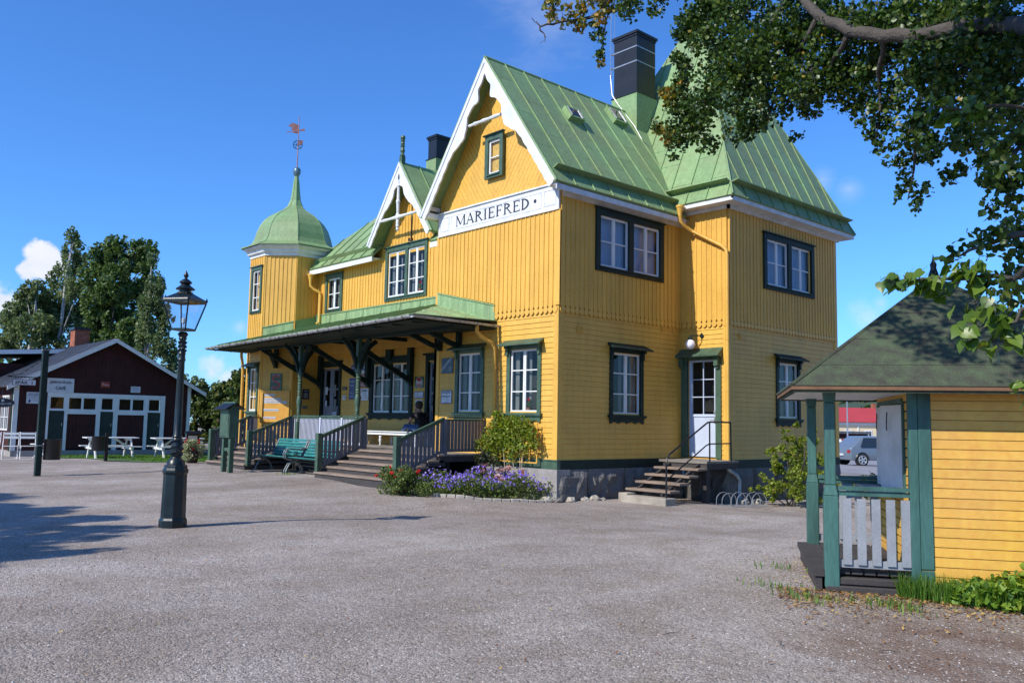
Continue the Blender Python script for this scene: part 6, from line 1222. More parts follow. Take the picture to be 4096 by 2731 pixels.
for s in range(2):
    for z0, z1, r in ((-.53, -.28, .082), (1.0, 1.18, .052)):
        pts = [(LP[0]+r*math.cos(s*math.pi+t), LP[1]+r*math.sin(s*math.pi+t), z0+(z1-z0)*t/(3*math.pi)) for t in np.linspace(0, 3*math.pi, 22)]; mb.tube(pts, .012, 5)
        for p in pts[1::2]: mb.sphere((p[0]*1.0, p[1], p[2]), .017, 4)
build(mb, 'spiral_ornament', 'lamp_paint', LM)
lr = R_(33.0)
def lq(r, z, k): t = lr+math.pi/4+k*math.pi/2; return Vector((LP[0]+r*math.cos(t), LP[1]+r*math.sin(t), z))
mb = MB()
for k in range(4):
    mb.beam(lq(.165, 1.335, k), lq(.305, 1.745, k), .020, .020); mb.beam(lq(.165, 1.335, k), lq(.165, 1.335, k+1), .022, .03); mb.beam(lq(.305, 1.755, k), lq(.305, 1.755, k+1), .026, .035)
    mb.lathe([(.014, 0), (.018, .02), (.008, .05), (.002, .07)], tuple(lq(.312, 1.765, k)), 6)
mb.prism([lq(.165, 1.335, k) for k in range(4)], [lq(.165, 1.322, k) for k in range(4)]); build(mb, 'lantern_frame', 'lamp_paint', LM)
for k in range(4):
    mb = MB(); mb.add([lq(.160, 1.35, k), lq(.160, 1.35, k+1), lq(.297, 1.74, k+1), lq(.297, 1.74, k)], [(0, 1, 2, 3)]); build(mb, 'pane', 'lantern_glass', LM)
mb = MB(); n4 = [[lq(r, z, k) for k in range(4)] for r, z in ((.325, 1.765), (.315, 1.785), (.12, 1.88), (.10, 1.905))]
for j in range(3): mb.add(n4[j]+n4[j+1], [(k, (k+1) % 4, 4+(k+1) % 4, 4+k) for k in range(4)])
mb.add(n4[0], [(3, 2, 1, 0)]); mb.add(n4[3], [(0, 1, 2, 3)])
mb.lathe([(.085, 1.89), (.085, 1.93), (.135, 1.935), (.14, 1.945), (.07, 2.0), (.06, 2.02), (.085, 2.03), (.09, 2.045), (.085, 2.055), (.05, 2.085), (.022, 2.10), (.02, 2.115), (.035, 2.14), (.036, 2.155), (.02, 2.19), (.006, 2.22), (.002, 2.235)], (LP[0], LP[1], 0), 14, 0, 1); b = build(mb, 'lantern_roof', 'lamp_paint', LM); smooth_angle(b, 35)
mb = MB(); mb.tube([(LP[0], LP[1], 1.33), (LP[0], LP[1], 1.43)], .008, 6); mb.lathe([(.024, 1.43), (.028, 1.44), (.028, 1.50), (.02, 1.51)], (LP[0], LP[1], 0), 10); b = build(mb, 'lamp_holder', 'enamel_white', LM); mb = MB(); mb.sphere((LP[0], LP[1], 1.545), .03, 8, 1.2); build(mb, 'bulb', 'lantern_glass', LM, smooth=True)
_k = .942; z0_ = -.64-LZ
for ch in LM.children_recursive:
    if ch.name.startswith('pedestal'): continue
    for v in ch.data.vertices: v.co.z = z0_+(v.co.z-z0_)*_k; v.co.x *= .95; v.co.y *= .95
# ================================================================== CABINET ON POSTS
gx, gy = -8.78, -3.19; gz = ground(gx, gy)
MC = thing('notice_cabinet', 'green wooden cabinet with a small gabled roof standing on two posts', 'cabinet', (gx, gy, gz))
mb = MB(); mb.box(-9.05, -8.50, -3.30, -3.05, -.50, .25); b = build(mb, 'box', 'green_trim', MC); bevel(b, .008)
mb = MB(); mb.box(-9.02, -8.53, -3.312, -3.30, -.46, .22); build(mb, 'door', 'green_trim', MC); mb = MB(); mb.box(-8.60, -8.575, -3.33, -3.312, -.16, -.10); build(mb, 'latch', 'galvanised', MC)
for sg in (1, -1):
    for k in range(4):
        a = -3.175+sg*(.04+.055*k); b_ = -3.175+sg*(.04+.055*(k+1)); za = .40-.62*(.04+.055*k); zb_ = .40-.62*(.04+.055*(k+1)); mb = MB(); mb.prism([(-9.13, a, za), (-8.42, a, za), (-8.42, b_+sg*.01, zb_), (-9.13, b_+sg*.01, zb_)], [(-9.13, a, za-.02), (-8.42, a, za-.02), (-8.42, b_+sg*.01, zb_-.02), (-9.13, b_+sg*.01, zb_-.02)]); build(mb, 'roof_board', 'black_metal', MC)
mb = MB(); mb.prism([(-9.04, -3.30, .25), (-9.04, -3.05, .25), (-9.04, -3.175, .36)], [(-8.51, -3.30, .25), (-8.51, -3.05, .25), (-8.51, -3.175, .36)]); mb.tube([(-9.13, -3.175, .39), (-8.42, -3.175, .39)], .03, 5); build(mb, 'gable', 'green_trim', MC)
for x in (-8.97, -8.58): mb = MB(); mb.box(x-.05, x+.05, -3.24, -3.12, gz-.1, -.50); l = build(mb, 'post', 'green_trim', MC); bevel(l, .006)
mb = MB(); mb.box(-8.92, -8.63, -3.215, -3.15, -.84, -.76); build(mb, 'crossbar', 'green_trim', MC)
# ================================================================== TRACK SIGN POLE AND BINS
px, py = -10.2, -7.23; pz = ground(px, py)
TP = thing('track_sign_pole', 'square dark green pole carrying a hanging white SPÅR 1 sign on an arm', 'sign pole', (px, py, pz))
mb = MB(); mb.box(px-.065, px+.065, py-.065, py+.065, pz-.1, 1.53); l = build(mb, 'pole', 'dark_and_shaded_green_trim', TP); bevel(l, .006); mb = MB(); mb.box(px-.08, px+.08, py-.08, py+.08, 1.53, 1.57); build(mb, 'cap', 'iron_grey', TP)
FPx = Fr((px, 0, 0), (0, 1, 0))
mb = MB(); mb.beam((px, py-.05, .88), (px, py-.78, .88), .022, .022); mb.tube([(px, py-.06, 1.30), (px, py-.5, .95), (px, py-.75, .89)], .008, 5); mb.tube([(px, py-.70+.06*math.cos(t), .93+.04*math.sin(t)) for t in np.linspace(0, 5, 12)], .008, 5)
for y in (py-.30, py-.60): mb.tube([(px, y, .87), (px, y, .82)], .006, 4)
build(mb, 'arm', 'black_metal', TP)
fbox(FPx, 'sign_board', 'ink_black', TP, (py-.665, py-.165, .685, .825, -.015, .015)); fbox(FPx, 'sign_face', 'enamel_white', TP, (py-.655, py-.175, .695, .815, .015, .018)); text(FPx, 'SPÅR  1', py-.61, py-.24, .712, .805, .020, 'ink_black', TP, bold=.03)
fbox(FPx, 'strap', 'galvanised', TP, (py-.075, py+.075, -.74, -.72, -.075, .075))
def bin_(label, c, zt, zb, r, m, post=None):
    t = thing('litter_bin', label, 'litter bin', (c[0], c[1], ground(*c))); mb = MB(); mb.lathe([(r*.97, zb), (r, zb+.03), (r, zt-.03), (r*1.03, zt-.02), (r*1.03, zt), (r*.96, zt), (r*.95, zt-.02), (r*.93, zb+.03)], (c[0], c[1], 0), 20); b = build(mb, 'body', m, t); smooth_angle(b, 40)
    if post:
        mb = MB(); mb.box(post[0]-.045, post[0]+.045, post[1]-.045, post[1]+.045, ground(post[0], post[1])-.05, post[2]); build(mb, 'post', m, t)
    return t
bin_('black round litter bin strapped to the track sign pole', (px, py+.29), -.58, -1.07, .19, 'black_metal')
bin_('small dark litter bin on its own post in front of the left picnic table', (-17.0, -3.85), -.66, -1.12, .20, 'black_metal', (-17.0, -3.60, -.55))
# ================================================================== GREEN BENCHES
def park_bench(x0, x1, yf, yb, z, label, group='green slatted benches below the platform'):
    t = thing('park_bench', label, 'bench', ((x0+x1)/2, (yf+yb)/2, z), 0, group); zs = z+.40
    for i in range(5):
        y = yf+.02+i*.082; zz = zs-.012*i+(.012 if i == 0 else 0); mb = MB(); mb.box(x0+.03, x1-.03, y, y+.066, zz-.025, zz); bevel(build(mb, 'slat', 'bench_green', t), .008, 2)
    for i in range(6):
        k = i/5; y = yf+.44+.17*k+.02*math.sin(k*3); zz = zs+.02+.36*k; mb = MB(); mb.hexa([(x0+.03, y, zz), (x1-.03, y, zz), (x1-.03, y+.025, zz-.01), (x0+.03, y+.025, zz-.01), (x0+.03, y+.026, zz+.058), (x1-.03, y+.026, zz+.058), (x1-.03, y+.051, zz+.048), (x0+.03, y+.051, zz+.048)]); bevel(build(mb, 'slat', 'bench_green', t), .006, 2)
    for x in (x0, x1):
        mb = MB(); c = (yf+.24, z+.0)
        mb.tube([(x, yf-.02, z+.015), (x, yf+.01, z+.10), (x, yf+.08, z+.22), (x, yf+.20, z+.30), (x, yf+.34, z+.24), (x, yf+.43, z+.12), (x, yf+.47, z+.015)], .022, 8)
        mb.tube([(x, yf-.02, zs-.02), (x, yf+.06, z+.34), (x, yf+.20, z+.30), (x, yf+.36, z+.34), (x, yf+.46, zs-.02)], .020, 8)
        mb.tube([(x, yf-.02, zs-.03), (x, yf+.20, zs-.05), (x, yf+.44, zs-.06), (x, yf+.55, zs+.20), (x, yf+.64, zs+.40), (x, yf+.67, zs+.42)], .022, 8)
        mb.tube([(x, yf-.03, zs-.02), (x, yf-.05, zs+.08), (x, yf-.01, zs+.17), (x, yf+.08, zs+.20), (x, yf+.28, zs+.19), (x, yf+.42, zs+.18), (x, yf+.52, zs+.22)], .020, 8)
        mb.tube([(x, yf+.06+.05*math.cos(a)*(1-a/12), zs+.10+.05*math.sin(a)*(1-a/12)) for a in np.linspace(0, 9, 20)], .010, 5); mb.tube([(x, yf+.28+.06*math.cos(-a)*(1-a/12), zs+.09+.06*math.sin(-a)*(1-a/12)) for a in np.linspace(0, 9, 20)], .010, 5)
        mb.tube([(x, yf-.07, z+.012), (x, yf+.05, z+.012)], .016, 6); mb.tube([(x, yf+.40, z+.012), (x, yf+.53, z+.012)], .016, 6)
        b = build(mb, 'iron_end', 'iron_grey', t); smooth_angle(b, 60)
    return t
park_bench(-8.95, -7.36, -2.30, -1.7, -1.345, 'left one of the two green slatted benches with scrolled iron arms')
park_bench(-7.26, -5.68, -2.30, -1.7, -1.345, 'right one of the two green benches, next to the main steps')
# ================================================================== PICNIC TABLES, WHITE CHAIRS
def picnic(x, y, rz, label):
    z = ground(x, y); t = thing('picnic_table', label, 'picnic table', (x, y, z), rz, 'white picnic tables on the lawn')
    W = lambda mb, n: build(mb, n, 'white_paint', t, world=False)
    for i in range(5): mb = MB(); mb.box(-.85, .85, -.36+i*.145, -.36+i*.145+.135, .70, .735); W(mb, 'top_board')
    for s in (-1, 1):
        for i in range(2): mb = MB(); a = s*(.62+.13*i); mb.box(-.85, .85, a-.058, a+.058, .40, .435); W(mb, 'seat_board')
    for x_ in (-.6, .6):
        for s in (-1, 1): mb = MB(); mb.beam((x_, s*.22, .70), (x_, s*.62, 0), .045, .09); W(mb, 'leg')
        mb = MB(); mb.box(x_-.065, x_-.025, -.76, .76, .32, .40); mb.box(x_-.065, x_-.025, -.34, .34, .63, .70); W(mb, 'crossbeam')
    for s in (-1, 1): mb = MB(); mb.beam((s*.6, 0, .36), (s*.12, 0, .70), .04, .07); W(mb, 'brace')
picnic(-19.3, -2.75, R_(86), 'white picnic table nearest the left, partly behind a litter bin post'); picnic(-18.4, -.75, R_(84), 'white picnic table seen just left of the street lamp column')
def folding_chair(x, y, rz, label, lean=0.0):
    z = ground(x, y); t = thing('folding_chair', label, 'folding chair', (x, y, z), rz, 'white folding chairs tipped by the cafe corner'); W = lambda mb, n: build(mb, n, 'white_paint', t, world=False)
    for i in range(4): mb = MB(); mb.box(-.22, .22, -.20+i*.10, -.20+i*.10+.08, .44, .455); W(mb, 'seat_slat')
    for i in range(2): mb = MB(); mb.box(-.22, .22, .26+.04*i, .28+.04*i, .70+.13*i, .78+.13*i); W(mb, 'back_slat')
    for s in (-1, 1):
        mb = MB(); mb.tube([(s*.235, -.24, 0), (s*.235, .0, .36), (s*.235, .24, .62), (s*.235, .33, .93)], .012, 6); W(mb, 'frame_tube'); mb = MB(); mb.tube([(s*.215, .30, 0), (s*.215, .02, .34), (s*.215, -.22, .45)], .012, 6); W(mb, 'frame_tube')
    mb = MB(); mb.tube([(-.235, -.24, .02), (.235, -.24, .02)], .01, 6); mb.tube([(-.215, .29, .02), (.215, .29, .02)], .01, 6); W(mb, 'foot_bar')
for i, (x, y, r) in enumerate(((-21.6, -5.95, 70), (-21.2, -5.45, 75), (-21.0, -4.95, 80))): folding_chair(x, y, R_(r), ['leftmost of the three white folding chairs at the left edge', 'middle one of the three white folding chairs', 'rightmost of the white folding chairs, nearest the cafe corner'][i])
t = thing('cafe_table', 'low white folding table beside the folding chairs', 'table', (-20.6, -4.5, ground(-20.6, -4.5))); z = ground(-20.6, -4.5)
mb = MB(); mb.lathe([(.38, z+.50), (.38, z+.525)], (-20.6, -4.6, 0), 16); build(mb, 'table_top', 'white_paint', t)
for a in (0, 1, 2): mb = MB(); mb.tube([(-20.6+.3*math.cos(a*2.1), -4.6+.3*math.sin(a*2.1), z), (-20.6-.1*math.cos(a*2.1), -4.6-.1*math.sin(a*2.1), z+.5)], .012, 6); build(mb, 'leg', 'white_paint', t)
# small notice board, low gate post and rail fence right of the cafe
NB = thing('notice_board', 'small dark framed notice board with white sheet on two legs', 'notice board', (-15.6, -1.33, ground(-15.6, -1.33))); z = ground(-15.6, -1.33); FN = Fr((-15.6, 0, 0), (0, 1, 0))
fbox(FN, 'board', 'black_metal', NB, (-1.55, -1.12, z+.50, z+.92, -.02, .02)); fbox(FN, 'sheet', 'enamel_white', NB, (-1.50, -1.20, z+.55, z+.85, .02, .024))
for y in (-1.52, -1.16): fbox(FN, 'leg', 'black_metal', NB, (y-.025, y+.025, z-.05, z+.5, -.02, .02))
mb = MB(); mb.prism([(-15.68, -1.60, z+.92), (-15.5, -1.60, z+.92), (-15.5, -1.07, z+.92), (-15.68, -1.07, z+.92)], [(-15.62, -1.60, z+1.0), (-15.58, -1.60, z+1.0), (-15.58, -1.07, z+1.0), (-15.62, -1.07, z+1.0)]); build(mb, 'roof', 'black_metal', NB)
FE_ = thing('rail_fence', 'dark rail fence with pale lower rails beyond the platform end', 'fence', (-16, 1.6, ground(-16, 1.6))); z = ground(-16, 1.6)
for y in (-.35, 1.4, 3.2): mb = MB(); mb.box(-16.08, -15.92, y-.07, y+.07, z-.1, z+.95); mb.lathe([(.13, z+.95), (.14, z+.98), (.02, z+1.10)], (-16, y, 0), 4, R_(45)); build(mb, 'fence_post', 'dark_and_shaded_green_trim', FE_)
for zz, m in ((.80, 'black_metal'), (.50, 'wood_grey'), (.22, 'wood_grey')): mb = MB(); mb.box(-16.02, -15.98, -.3, 3.2, z+zz, z+zz+.13); build(mb, 'fence_rail', m, FE_)
# bike rack
BR = thing('bike_rack', 'low galvanised bicycle rack of three double hoops by the side steps', 'bike rack', (2.1, 3.55, ground(2.1, 3.55))); z = ground(2.1, 3.3)
bx0 = Vector((1.95, 3.05, z)); bd = Vector((.45, .89, 0)).normalized(); bn = Vector((bd.y, -bd.x, 0))
for i in range(3):
    c = bx0+bd*(.10+.36*i)
    for o_ in (-.03, .03): mb = MB(); mb.tube([c+bd*(-.17)+bn*o_*4+Vector((0, 0, .01)), c+bd*(-.17)+bn*o_*4+Vector((0, 0, .14))]+[c+bn*o_*4+bd*(.17*math.cos(t))*1.0+Vector((0, 0, .14+.16*math.sin(t))) for t in np.linspace(math.pi, 0, 9)][1:-1]+[c+bd*.17+bn*o_*4+Vector((0, 0, .14)), c+bd*.17+bn*o_*4+Vector((0, 0, .01))], .008, 6); build(mb, 'hoop', 'galvanised', BR)
mb = MB(); 
for o_ in (-.15, .15): mb.tube([bx0+bd*-.12+bn*o_+Vector((0, 0, .02)), bx0+bd*1.0+bn*o_+Vector((0, 0, .02))], .009, 6)
mb.tube([bx0+bd*-.12+bn*-.15+Vector((0, 0, .02)), bx0+bd*-.12+bn*.15+Vector((0, 0, .02))], .009, 6); build(mb, 'base_frame', 'galvanised', BR)
# loose stones along the foundation
rs = random.Random(5)
for i, (x, y, s) in enumerate(((.16, .25, .12), (.22, .62, .10), (.20, .95, .13), (.25, 1.15, .07), (-.12, -.16, .15), (.12, -.08, .12), (1.62, 4.35, .16), (1.75, 4.75, .14))):
    mb = MB(); vs = []; mb.sphere((x, y, ground(x, y)+s*.2), s, 5, .6); mb.v = [(a+rs.uniform(-.02, .02), b+rs.uniform(-.02, .02), c+rs.uniform(-.02, .02)) for a, b, c in mb.v]
    o = build(mb, 'stone', 'stone_pale' if i != 5 else 'stone_rough', loc=(x, y, ground(x, y))); tag(o, ['loose stone nearest the house corner on the shaded side', 'second loose stone from the corner along the shaded wall', 'large loose stone halfway to the concrete step block', 'small loose stone beside the concrete step block', 'pale rounded boulder at the sunny side of the house corner', 'dark rough stone right at the foot of the house corner', 'stone under the foot of the tower downpipe', 'stone behind the foot of the tower downpipe'][i], 'stone', 'loose stones along the house foundation')
# ================================================================== VEGETATION
CAN = [(2.5,-2.56,7.18,0.26,0.45,1),(2.69,-2.32,6.93,0.18,0.5,1),(3.31,-2.39,7.03,0.29,0.7,1),(3.93,-2.44,6.84,0.3,0.8,0),(2.91,-2.04,6.68,0.13,0.8,0),(2.91,-2.01,6.41,0.13,0.9,0),(2.93,-1.96,6.26,0.09,0.8,1),(2.91,-2.08,6.91,0.15,0.7,0),(4.21,-2.13,6.85,0.2,0.9,0),(2.36,-2.74,7.33,0.19,0.4,1),(2.79,-2.26,7.22,0.19,0.5,1),(5.23,-2.41,6.19,0.3,1,0),(5.45,-2.18,6.33,0.4,1,0),(5.14,-2.45,5.8,0.22,1,0),(5.17,-2.45,6.03,0.2,0.9,0),(5.65,-2.59,5.49,0.38,1,0),(5.98,-2.29,5.94,0.51,1,0),(6.23,-2.65,5.15,0.46,1,0),(5.67,-2.5,5.01,0.35,0.9,0),(5.02,-2.51,5.27,0.22,0.8,0),(4.91,-2.59,5.01,0.21,0.8,1),(5.03,-2.42,4.68,0.28,0.75,0),(4.79,-2.64,4.38,0.17,0.7,1),(4.89,-2.5,4.15,0.13,0.6,0),(5.5,-2.63,4.6,0.35,0.85,0),(5.58,-2.48,4.16,0.17,0.7,0),(6.16,-2.65,4.61,0.43,1,0),(6.11,-2.64,4.12,0.21,0.8,0),(6.36,-2.37,4.22,0.21,0.8,0),(6.76,-2.8,5.0,0.49,1,0),(6.77,-2.71,4.51,0.38,1,0),(6.64,-2.05,4.06,0.08,0.9,0),(7.06,-2.52,5.39,0.53,1.1,0),(7.34,-2.84,4.55,0.42,1,0),(7.03,-2.41,4.35,0.21,0.8,0),(7.1,-2.3,4.19,0.08,0.8,0),(7.63,-2.59,5.0,0.47,1.1,0),(7.65,-2.49,4.5,0.35,1,0),(7.71,-2.38,4.18,0.22,0.8,0),(8.18,-2.71,4.91,0.48,1.1,0),(8.17,-2.65,4.43,0.4,1,0),(8.18,-2.58,3.99,0.28,0.9,0),(8.06,-2.67,3.69,0.18,0.75,0),(8.05,-2.65,3.45,0.11,0.8,0),(7.96,-2.8,3.82,0.12,0.7,0),(8.29,-2.37,3.35,0.14,0.8,0),(8.24,-2.39,3.14,0.09,0.8,0),(8.26,-2.35,2.98,0.12,0.85,0),(8.18,-2.42,2.84,0.07,0.8,0),(8.33,-2.25,2.83,0.1,0.8,0),(8.45,-2.19,3.38,0.11,0.8,0),(8.2,-2.46,3.3,0.09,0.7,0),(8.12,-2.54,3.26,0.06,0.7,0),(8.74,-2.81,4.69,0.46,1.15,0),(8.9,-3.27,3.95,0.41,1.05,0),(8.85,-3.27,3.52,0.27,0.9,0),(8.83,-3.25,3.2,0.14,0.8,0),(9.22,-2.99,4.46,0.48,1.15,0),(9.38,-3.47,3.73,0.41,1.1,0),(9.36,-3.42,3.27,0.27,0.9,0),(9.68,-3.2,4.23,0.46,1.2,0),(9.83,-3.68,3.53,0.41,1.15,0),(9.99,-4.17,2.9,0.28,1.05,0),(9.24,-3.52,3.04,0.16,0.8,0),(9.92,-5.7,2.63,0.09,0.8,2),(10.02,-5.58,2.6,0.1,0.9,2),(10.13,-5.47,2.63,0.09,0.9,2),(10.3,-5.23,2.29,0.2,1.05,0),(10.45,-5.76,1.88,0.17,1.05,0),(10.47,-5.71,1.66,0.12,1,0),(10.26,-5.55,2.11,0.1,0.7,0),(10.36,-5.84,1.71,0.09,0.8,0),(10.27,-6.32,1.27,0.07,0.8,0),(10.35,-6.24,1.32,0.09,0.85,0),(10.54,-6.33,1.29,0.12,0.9,0),(10.63,-6.22,1.25,0.1,1,0),(10.61,-6.22,1.07,0.12,1,0),(10.23,-6.36,1.22,0.04,0.8,0),(10.11,-7.05,0.99,0.05,0.8,2),(10.18,-6.99,1.02,0.05,0.85,2),(10.24,-6.92,1.01,0.07,0.9,2),(10.31,-6.83,0.98,0.07,0.9,2),(10.39,-6.75,1.02,0.08,0.9,2),(10.47,-6.67,1.06,0.09,0.95,2),(10.55,-6.57,0.98,0.11,0.95,0),(10.65,-6.45,0.88,0.12,1,0),(10.35,-6.78,0.89,0.04,0.8,2),(10.48,-6.63,0.85,0.07,0.85,2),(10.64,-6.73,0.75,0.09,0.95,2),(10.72,-6.63,0.66,0.1,1,2),(10.56,-6.81,0.68,0.06,0.8,2),(10.53,-6.84,0.61,0.04,0.8,2),(10.64,-6.71,0.6,0.06,0.7,2),(10.87,-7.02,0.26,0.02,0.8,2)]
CAN += [(5.05,-2.5,5.44,.211,.7,0),(4.87,-2.64,5.0,.171,.7,1),(4.97,-2.5,4.84,.211,.8,0),(4.77,-2.67,4.51,.158,.7,0),(4.94,-2.47,4.38,.237,.8,0),(5.24,-2.44,4.45,.272,.8,0),(5.1,-2.52,6.03,.224,.9,0),(5.23,-2.42,4.16,.13,.7,0),(8.92,-3.14,3.16,.193,.8,0),(9.26,-3.46,2.82,.137,.7,0),(9.16,-3.55,2.63,.119,.7,0),(9.57,-3.87,2.83,.172,.9,0),(10.06,-4.78,2.5,.19,1,0),(10.5,-5.7,1.85,.181,1.1,0),(10.22,-5.58,1.96,.09,.7,0),(10.59,-5.99,1.42,.126,1,0),(8.55,-2.85,3.47,.203,.8,0),(8.33,-2.64,3.42,.136,.7,0),(7.44,-2.7,4.3,.279,.9,0),(8.83,-3.17,2.63,.067,.8,0),(8.51,-2.76,2.57,.061,.7,0)]
LIMBS = [[(11.44,-5.49,2.42),(10.53,-4.41,3.54),(9.72,-3.45,4.14),(8.89,-3.2,4.4),(8.39,-3.18,4.55),(7.94,-3.11,4.8),(7.51,-3.03,5.17),(7.06,-2.87,5.78),(6.25,-2.82,6.48),(4.79,-2.26,7.0),(3.93,-2.17,7.06),(3.19,-2.09,7.08),(2.7,-2.32,7.03),(2.44,-2.6,6.97),(2.23,-2.82,6.89)],[(2.23,-2.82,6.89),(2.2,-2.87,6.98),(2.15,-2.93,7.04)],[(2.23,-2.82,6.89),(2.27,-2.75,6.77),(2.28,-2.74,6.67),(2.21,-2.8,6.6)],[(3.19,-2.09,7.08),(2.96,-1.99,6.7),(2.91,-1.98,6.25)],[(7.06,-2.87,5.78),(6.34,-2.54,5.22),(5.71,-2.45,4.92),(5.09,-2.34,4.65),(4.85,-2.56,4.32)],[(7.51,-3.03,5.17),(6.66,-2.42,4.78),(6.36,-2.38,4.25),(6.1,-2.63,4.0)],[(7.94,-3.11,4.8),(7.45,-2.71,4.52),(7.12,-2.44,4.22)],[(8.39,-3.18,4.55),(8.11,-2.69,4.17),(8.03,-2.67,3.48)],[(8.89,-3.2,4.4),(8.61,-2.81,3.73),(8.39,-2.41,3.35),(8.26,-2.33,2.8)],[(11.44,-5.49,2.42),(11.05,-6.12,1.68),(10.76,-6.25,1.41),(10.56,-6.31,1.34),(10.27,-6.31,1.25)],[(11.05,-6.12,1.68),(10.89,-6.37,1.19),(10.67,-6.44,1.03),(10.42,-6.72,1.02),(10.12,-7.04,0.99)],[(10.89,-6.37,1.19),(10.83,-6.54,0.83),(10.67,-6.7,0.68),(10.55,-6.82,0.64)],[(10.53,-4.41,3.54),(10.45,-4.82,2.7),(10.33,-5.2,2.27),(10.39,-5.65,1.71)],[(10.45,-4.82,2.7),(10.16,-5.44,2.63),(9.92,-5.7,2.63)]]
BIRCH_TALL = [(-45.4,2.37,11.26,0.38),(-45.4,2.49,10.45,0.6),(-45.6,2.41,9.49,0.77),(-45.15,2.92,9.36,0.6),(-46.93,2.57,8.55,0.93),(-44.15,2.73,7.85,0.93),(-46.1,2.18,7.16,0.99),(-46.28,3.53,6.77,1.09),(-45.74,2.81,5.54,1.23),(-45.9,4.15,5.39,0.82)]
BIRCH_LEFT = [(-45.33,0.05,7.12,0.58),(-44.87,0.5,7.53,0.58),(-45.65,-0.17,6.2,0.9),(-45.94,0.94,6.61,0.95),(-45.97,-0.4,5.27,0.9),(-44.07,0.24,5.06,1.16),(-45.46,1.62,5.55,1.05),(-46.3,-0.61,4.22,0.79),(-44.61,1.24,4.26,0.92)]
ALDER = [(-39.7,2.9,9.71,0.61),(-39.27,3.36,9.85,0.51),(-40.07,2.56,9.2,0.71),(-39.54,3.18,8.96,0.91),(-41.29,2.87,8.09,0.96),(-38.35,3.19,7.55,1.14),(-38.51,4.22,9.62,0.61),(-38.08,4.68,9.7,0.46),(-39.83,4.32,9.16,0.66),(-38.39,4.47,8.74,0.66),(-40.15,2.87,6.42,1.14),(-40.27,4.26,6.19,1.27),(-39.98,3.27,4.92,1.27),(-37.94,4.07,4.6,1.14),(-38.38,4.66,7.48,0.86),(-40.86,2.37,4.39,0.76)]
BIRCH_RIGHT = [(-33.98,3.42,8.28,0.33),(-33.92,3.65,7.12,0.47),(-34.2,3.51,5.96,0.7),(-33.73,4.04,5.85,0.37),(-34.1,3.77,4.92,0.79),(-33.7,4.19,5.04,0.42),(-35.42,3.94,3.95,0.79),(-33.85,4.19,3.88,0.65),(-33.57,4.59,3.19,0.37),(-33.54,4.73,2.5,0.42),(-33.17,5.2,2.04,0.19),(-33.78,4.49,2.26,0.56)]
HEDGE1 = [(-32.73,5.76,1.48,0.61),(-32.36,6.22,1.14,0.61),(-32.87,5.75,0.43,0.65),(-32.26,6.46,0.22,0.7),(-32.78,6.01,-0.61,0.7)]
HEDGE2 = [(-28.08,4.94,1.26,0.43),(-27.78,5.25,1.38,0.38),(-27.97,5.15,0.63,0.6),(-28.58,5.99,0.44,0.51),(-27.95,5.3,-0.32,0.64),(-27.61,5.71,-0.52,0.43)]
HEDGE3 = [(-22.65,3.38,1.69,0.3),(-22.54,3.47,1.97,0.15),(-22.72,3.38,1.13,0.41),(-22.57,3.63,0.57,0.41),(-22.69,3.59,-0.09,0.41)]

def crown(name, pts, size, m, root, rnd=None, **k):
    o = leaf_cloud(name, pts, len(pts), size, m, root, rnd=rnd, **k); o['kind'] = 'stuff'; return o
def tree(name, label, cat, blobs, leafm, barkm, size, dens, trunk, lim=10, droop=0.0, zsc=1.15, group=None, flat=0.0, tr=.16):
    bx, by = trunk; z0 = ground(bx, by); t = thing(name, label, cat, (bx, by, z0), 0, group); top = max(b[2] for b in blobs)
    cx = sum(b[0] for b in blobs)/len(blobs); cy = sum(b[1] for b in blobs)/len(blobs)
    tp = [b for b in blobs if b[2] == top][0]
    pth = [Vector((bx, by, z0-.1)).lerp(Vector((tp[0], tp[1], top)), k)+Vector((random.uniform(-.15, .15), random.uniform(-.15, .15), 0))*(0 if k == 0 else 1) for k in (0, .2, .4, .6, .8, 1)]
    mb = MB(); mb.tube(pth, [tr*1.3, tr, tr*.8, tr*.6, tr*.35, tr*.1], 9); o = build(mb, 'trunk', barkm, t, smooth=True)
    for b in blobs[:lim]:
        h = max(z0+1.2, b[2]-b[3]*2.2-abs(b[2]-z0)*.12); k = min(.95, (h-z0)/(top-z0)); s = Vector((bx, by, z0)).lerp(Vector((tp[0], tp[1], top)), k); e = Vector(b[:3]); m_ = s.lerp(e, .5)+Vector((0, 0, .15))
        mb = MB(); mb.tube([s, m_, e], [tr*.35, tr*.2, tr*.06], 6); build(mb, 'branch', barkm, t, smooth=True)
    P = []
    for x, y, z, r in blobs:
        n = int(dens*4.5*(r/size)**2); k = 26
        sub = ball_pts((x, y, z), (r*.95, r*1.05, r*.95*zsc), k, .3)
        for s in sub: P.append(ball_pts(s, (r*.30, r*.30, r*.34*zsc), max(4, n//k), .2))
    P = np.concatenate(P)
    crown('crown', P, size, leafm, t, droop=droop, flat=flat); return t
tree('birch_tree', 'tall thin silvery birch rising above the cafe roof ridge', 'birch tree', BIRCH_TALL, 'birch_leaf', 'birch_bark', .17, 9, (-43.6, 1.4), 10, .6, 1.3)
tree('birch_tree', 'broad pale green birch at the left edge behind the cafe', 'birch tree', BIRCH_LEFT, 'birch_leaf', 'birch_bark', .17, 12, (-42.6, -.3), 9, .4)
tree('alder_tree', 'large dense dark green deciduous tree in the middle behind the cafe', 'tree', ALDER, 'alder_leaf', 'bark', .19, 13, (-40, 2.9), 14, .1)
tree('birch_tree', 'weeping birch with drooping sprays right of the dense tree', 'birch tree', BIRCH_RIGHT, 'birch_leaf', 'birch_bark', .15, 11, (-36.8, 4.2), 12, 1.0, 1.5)
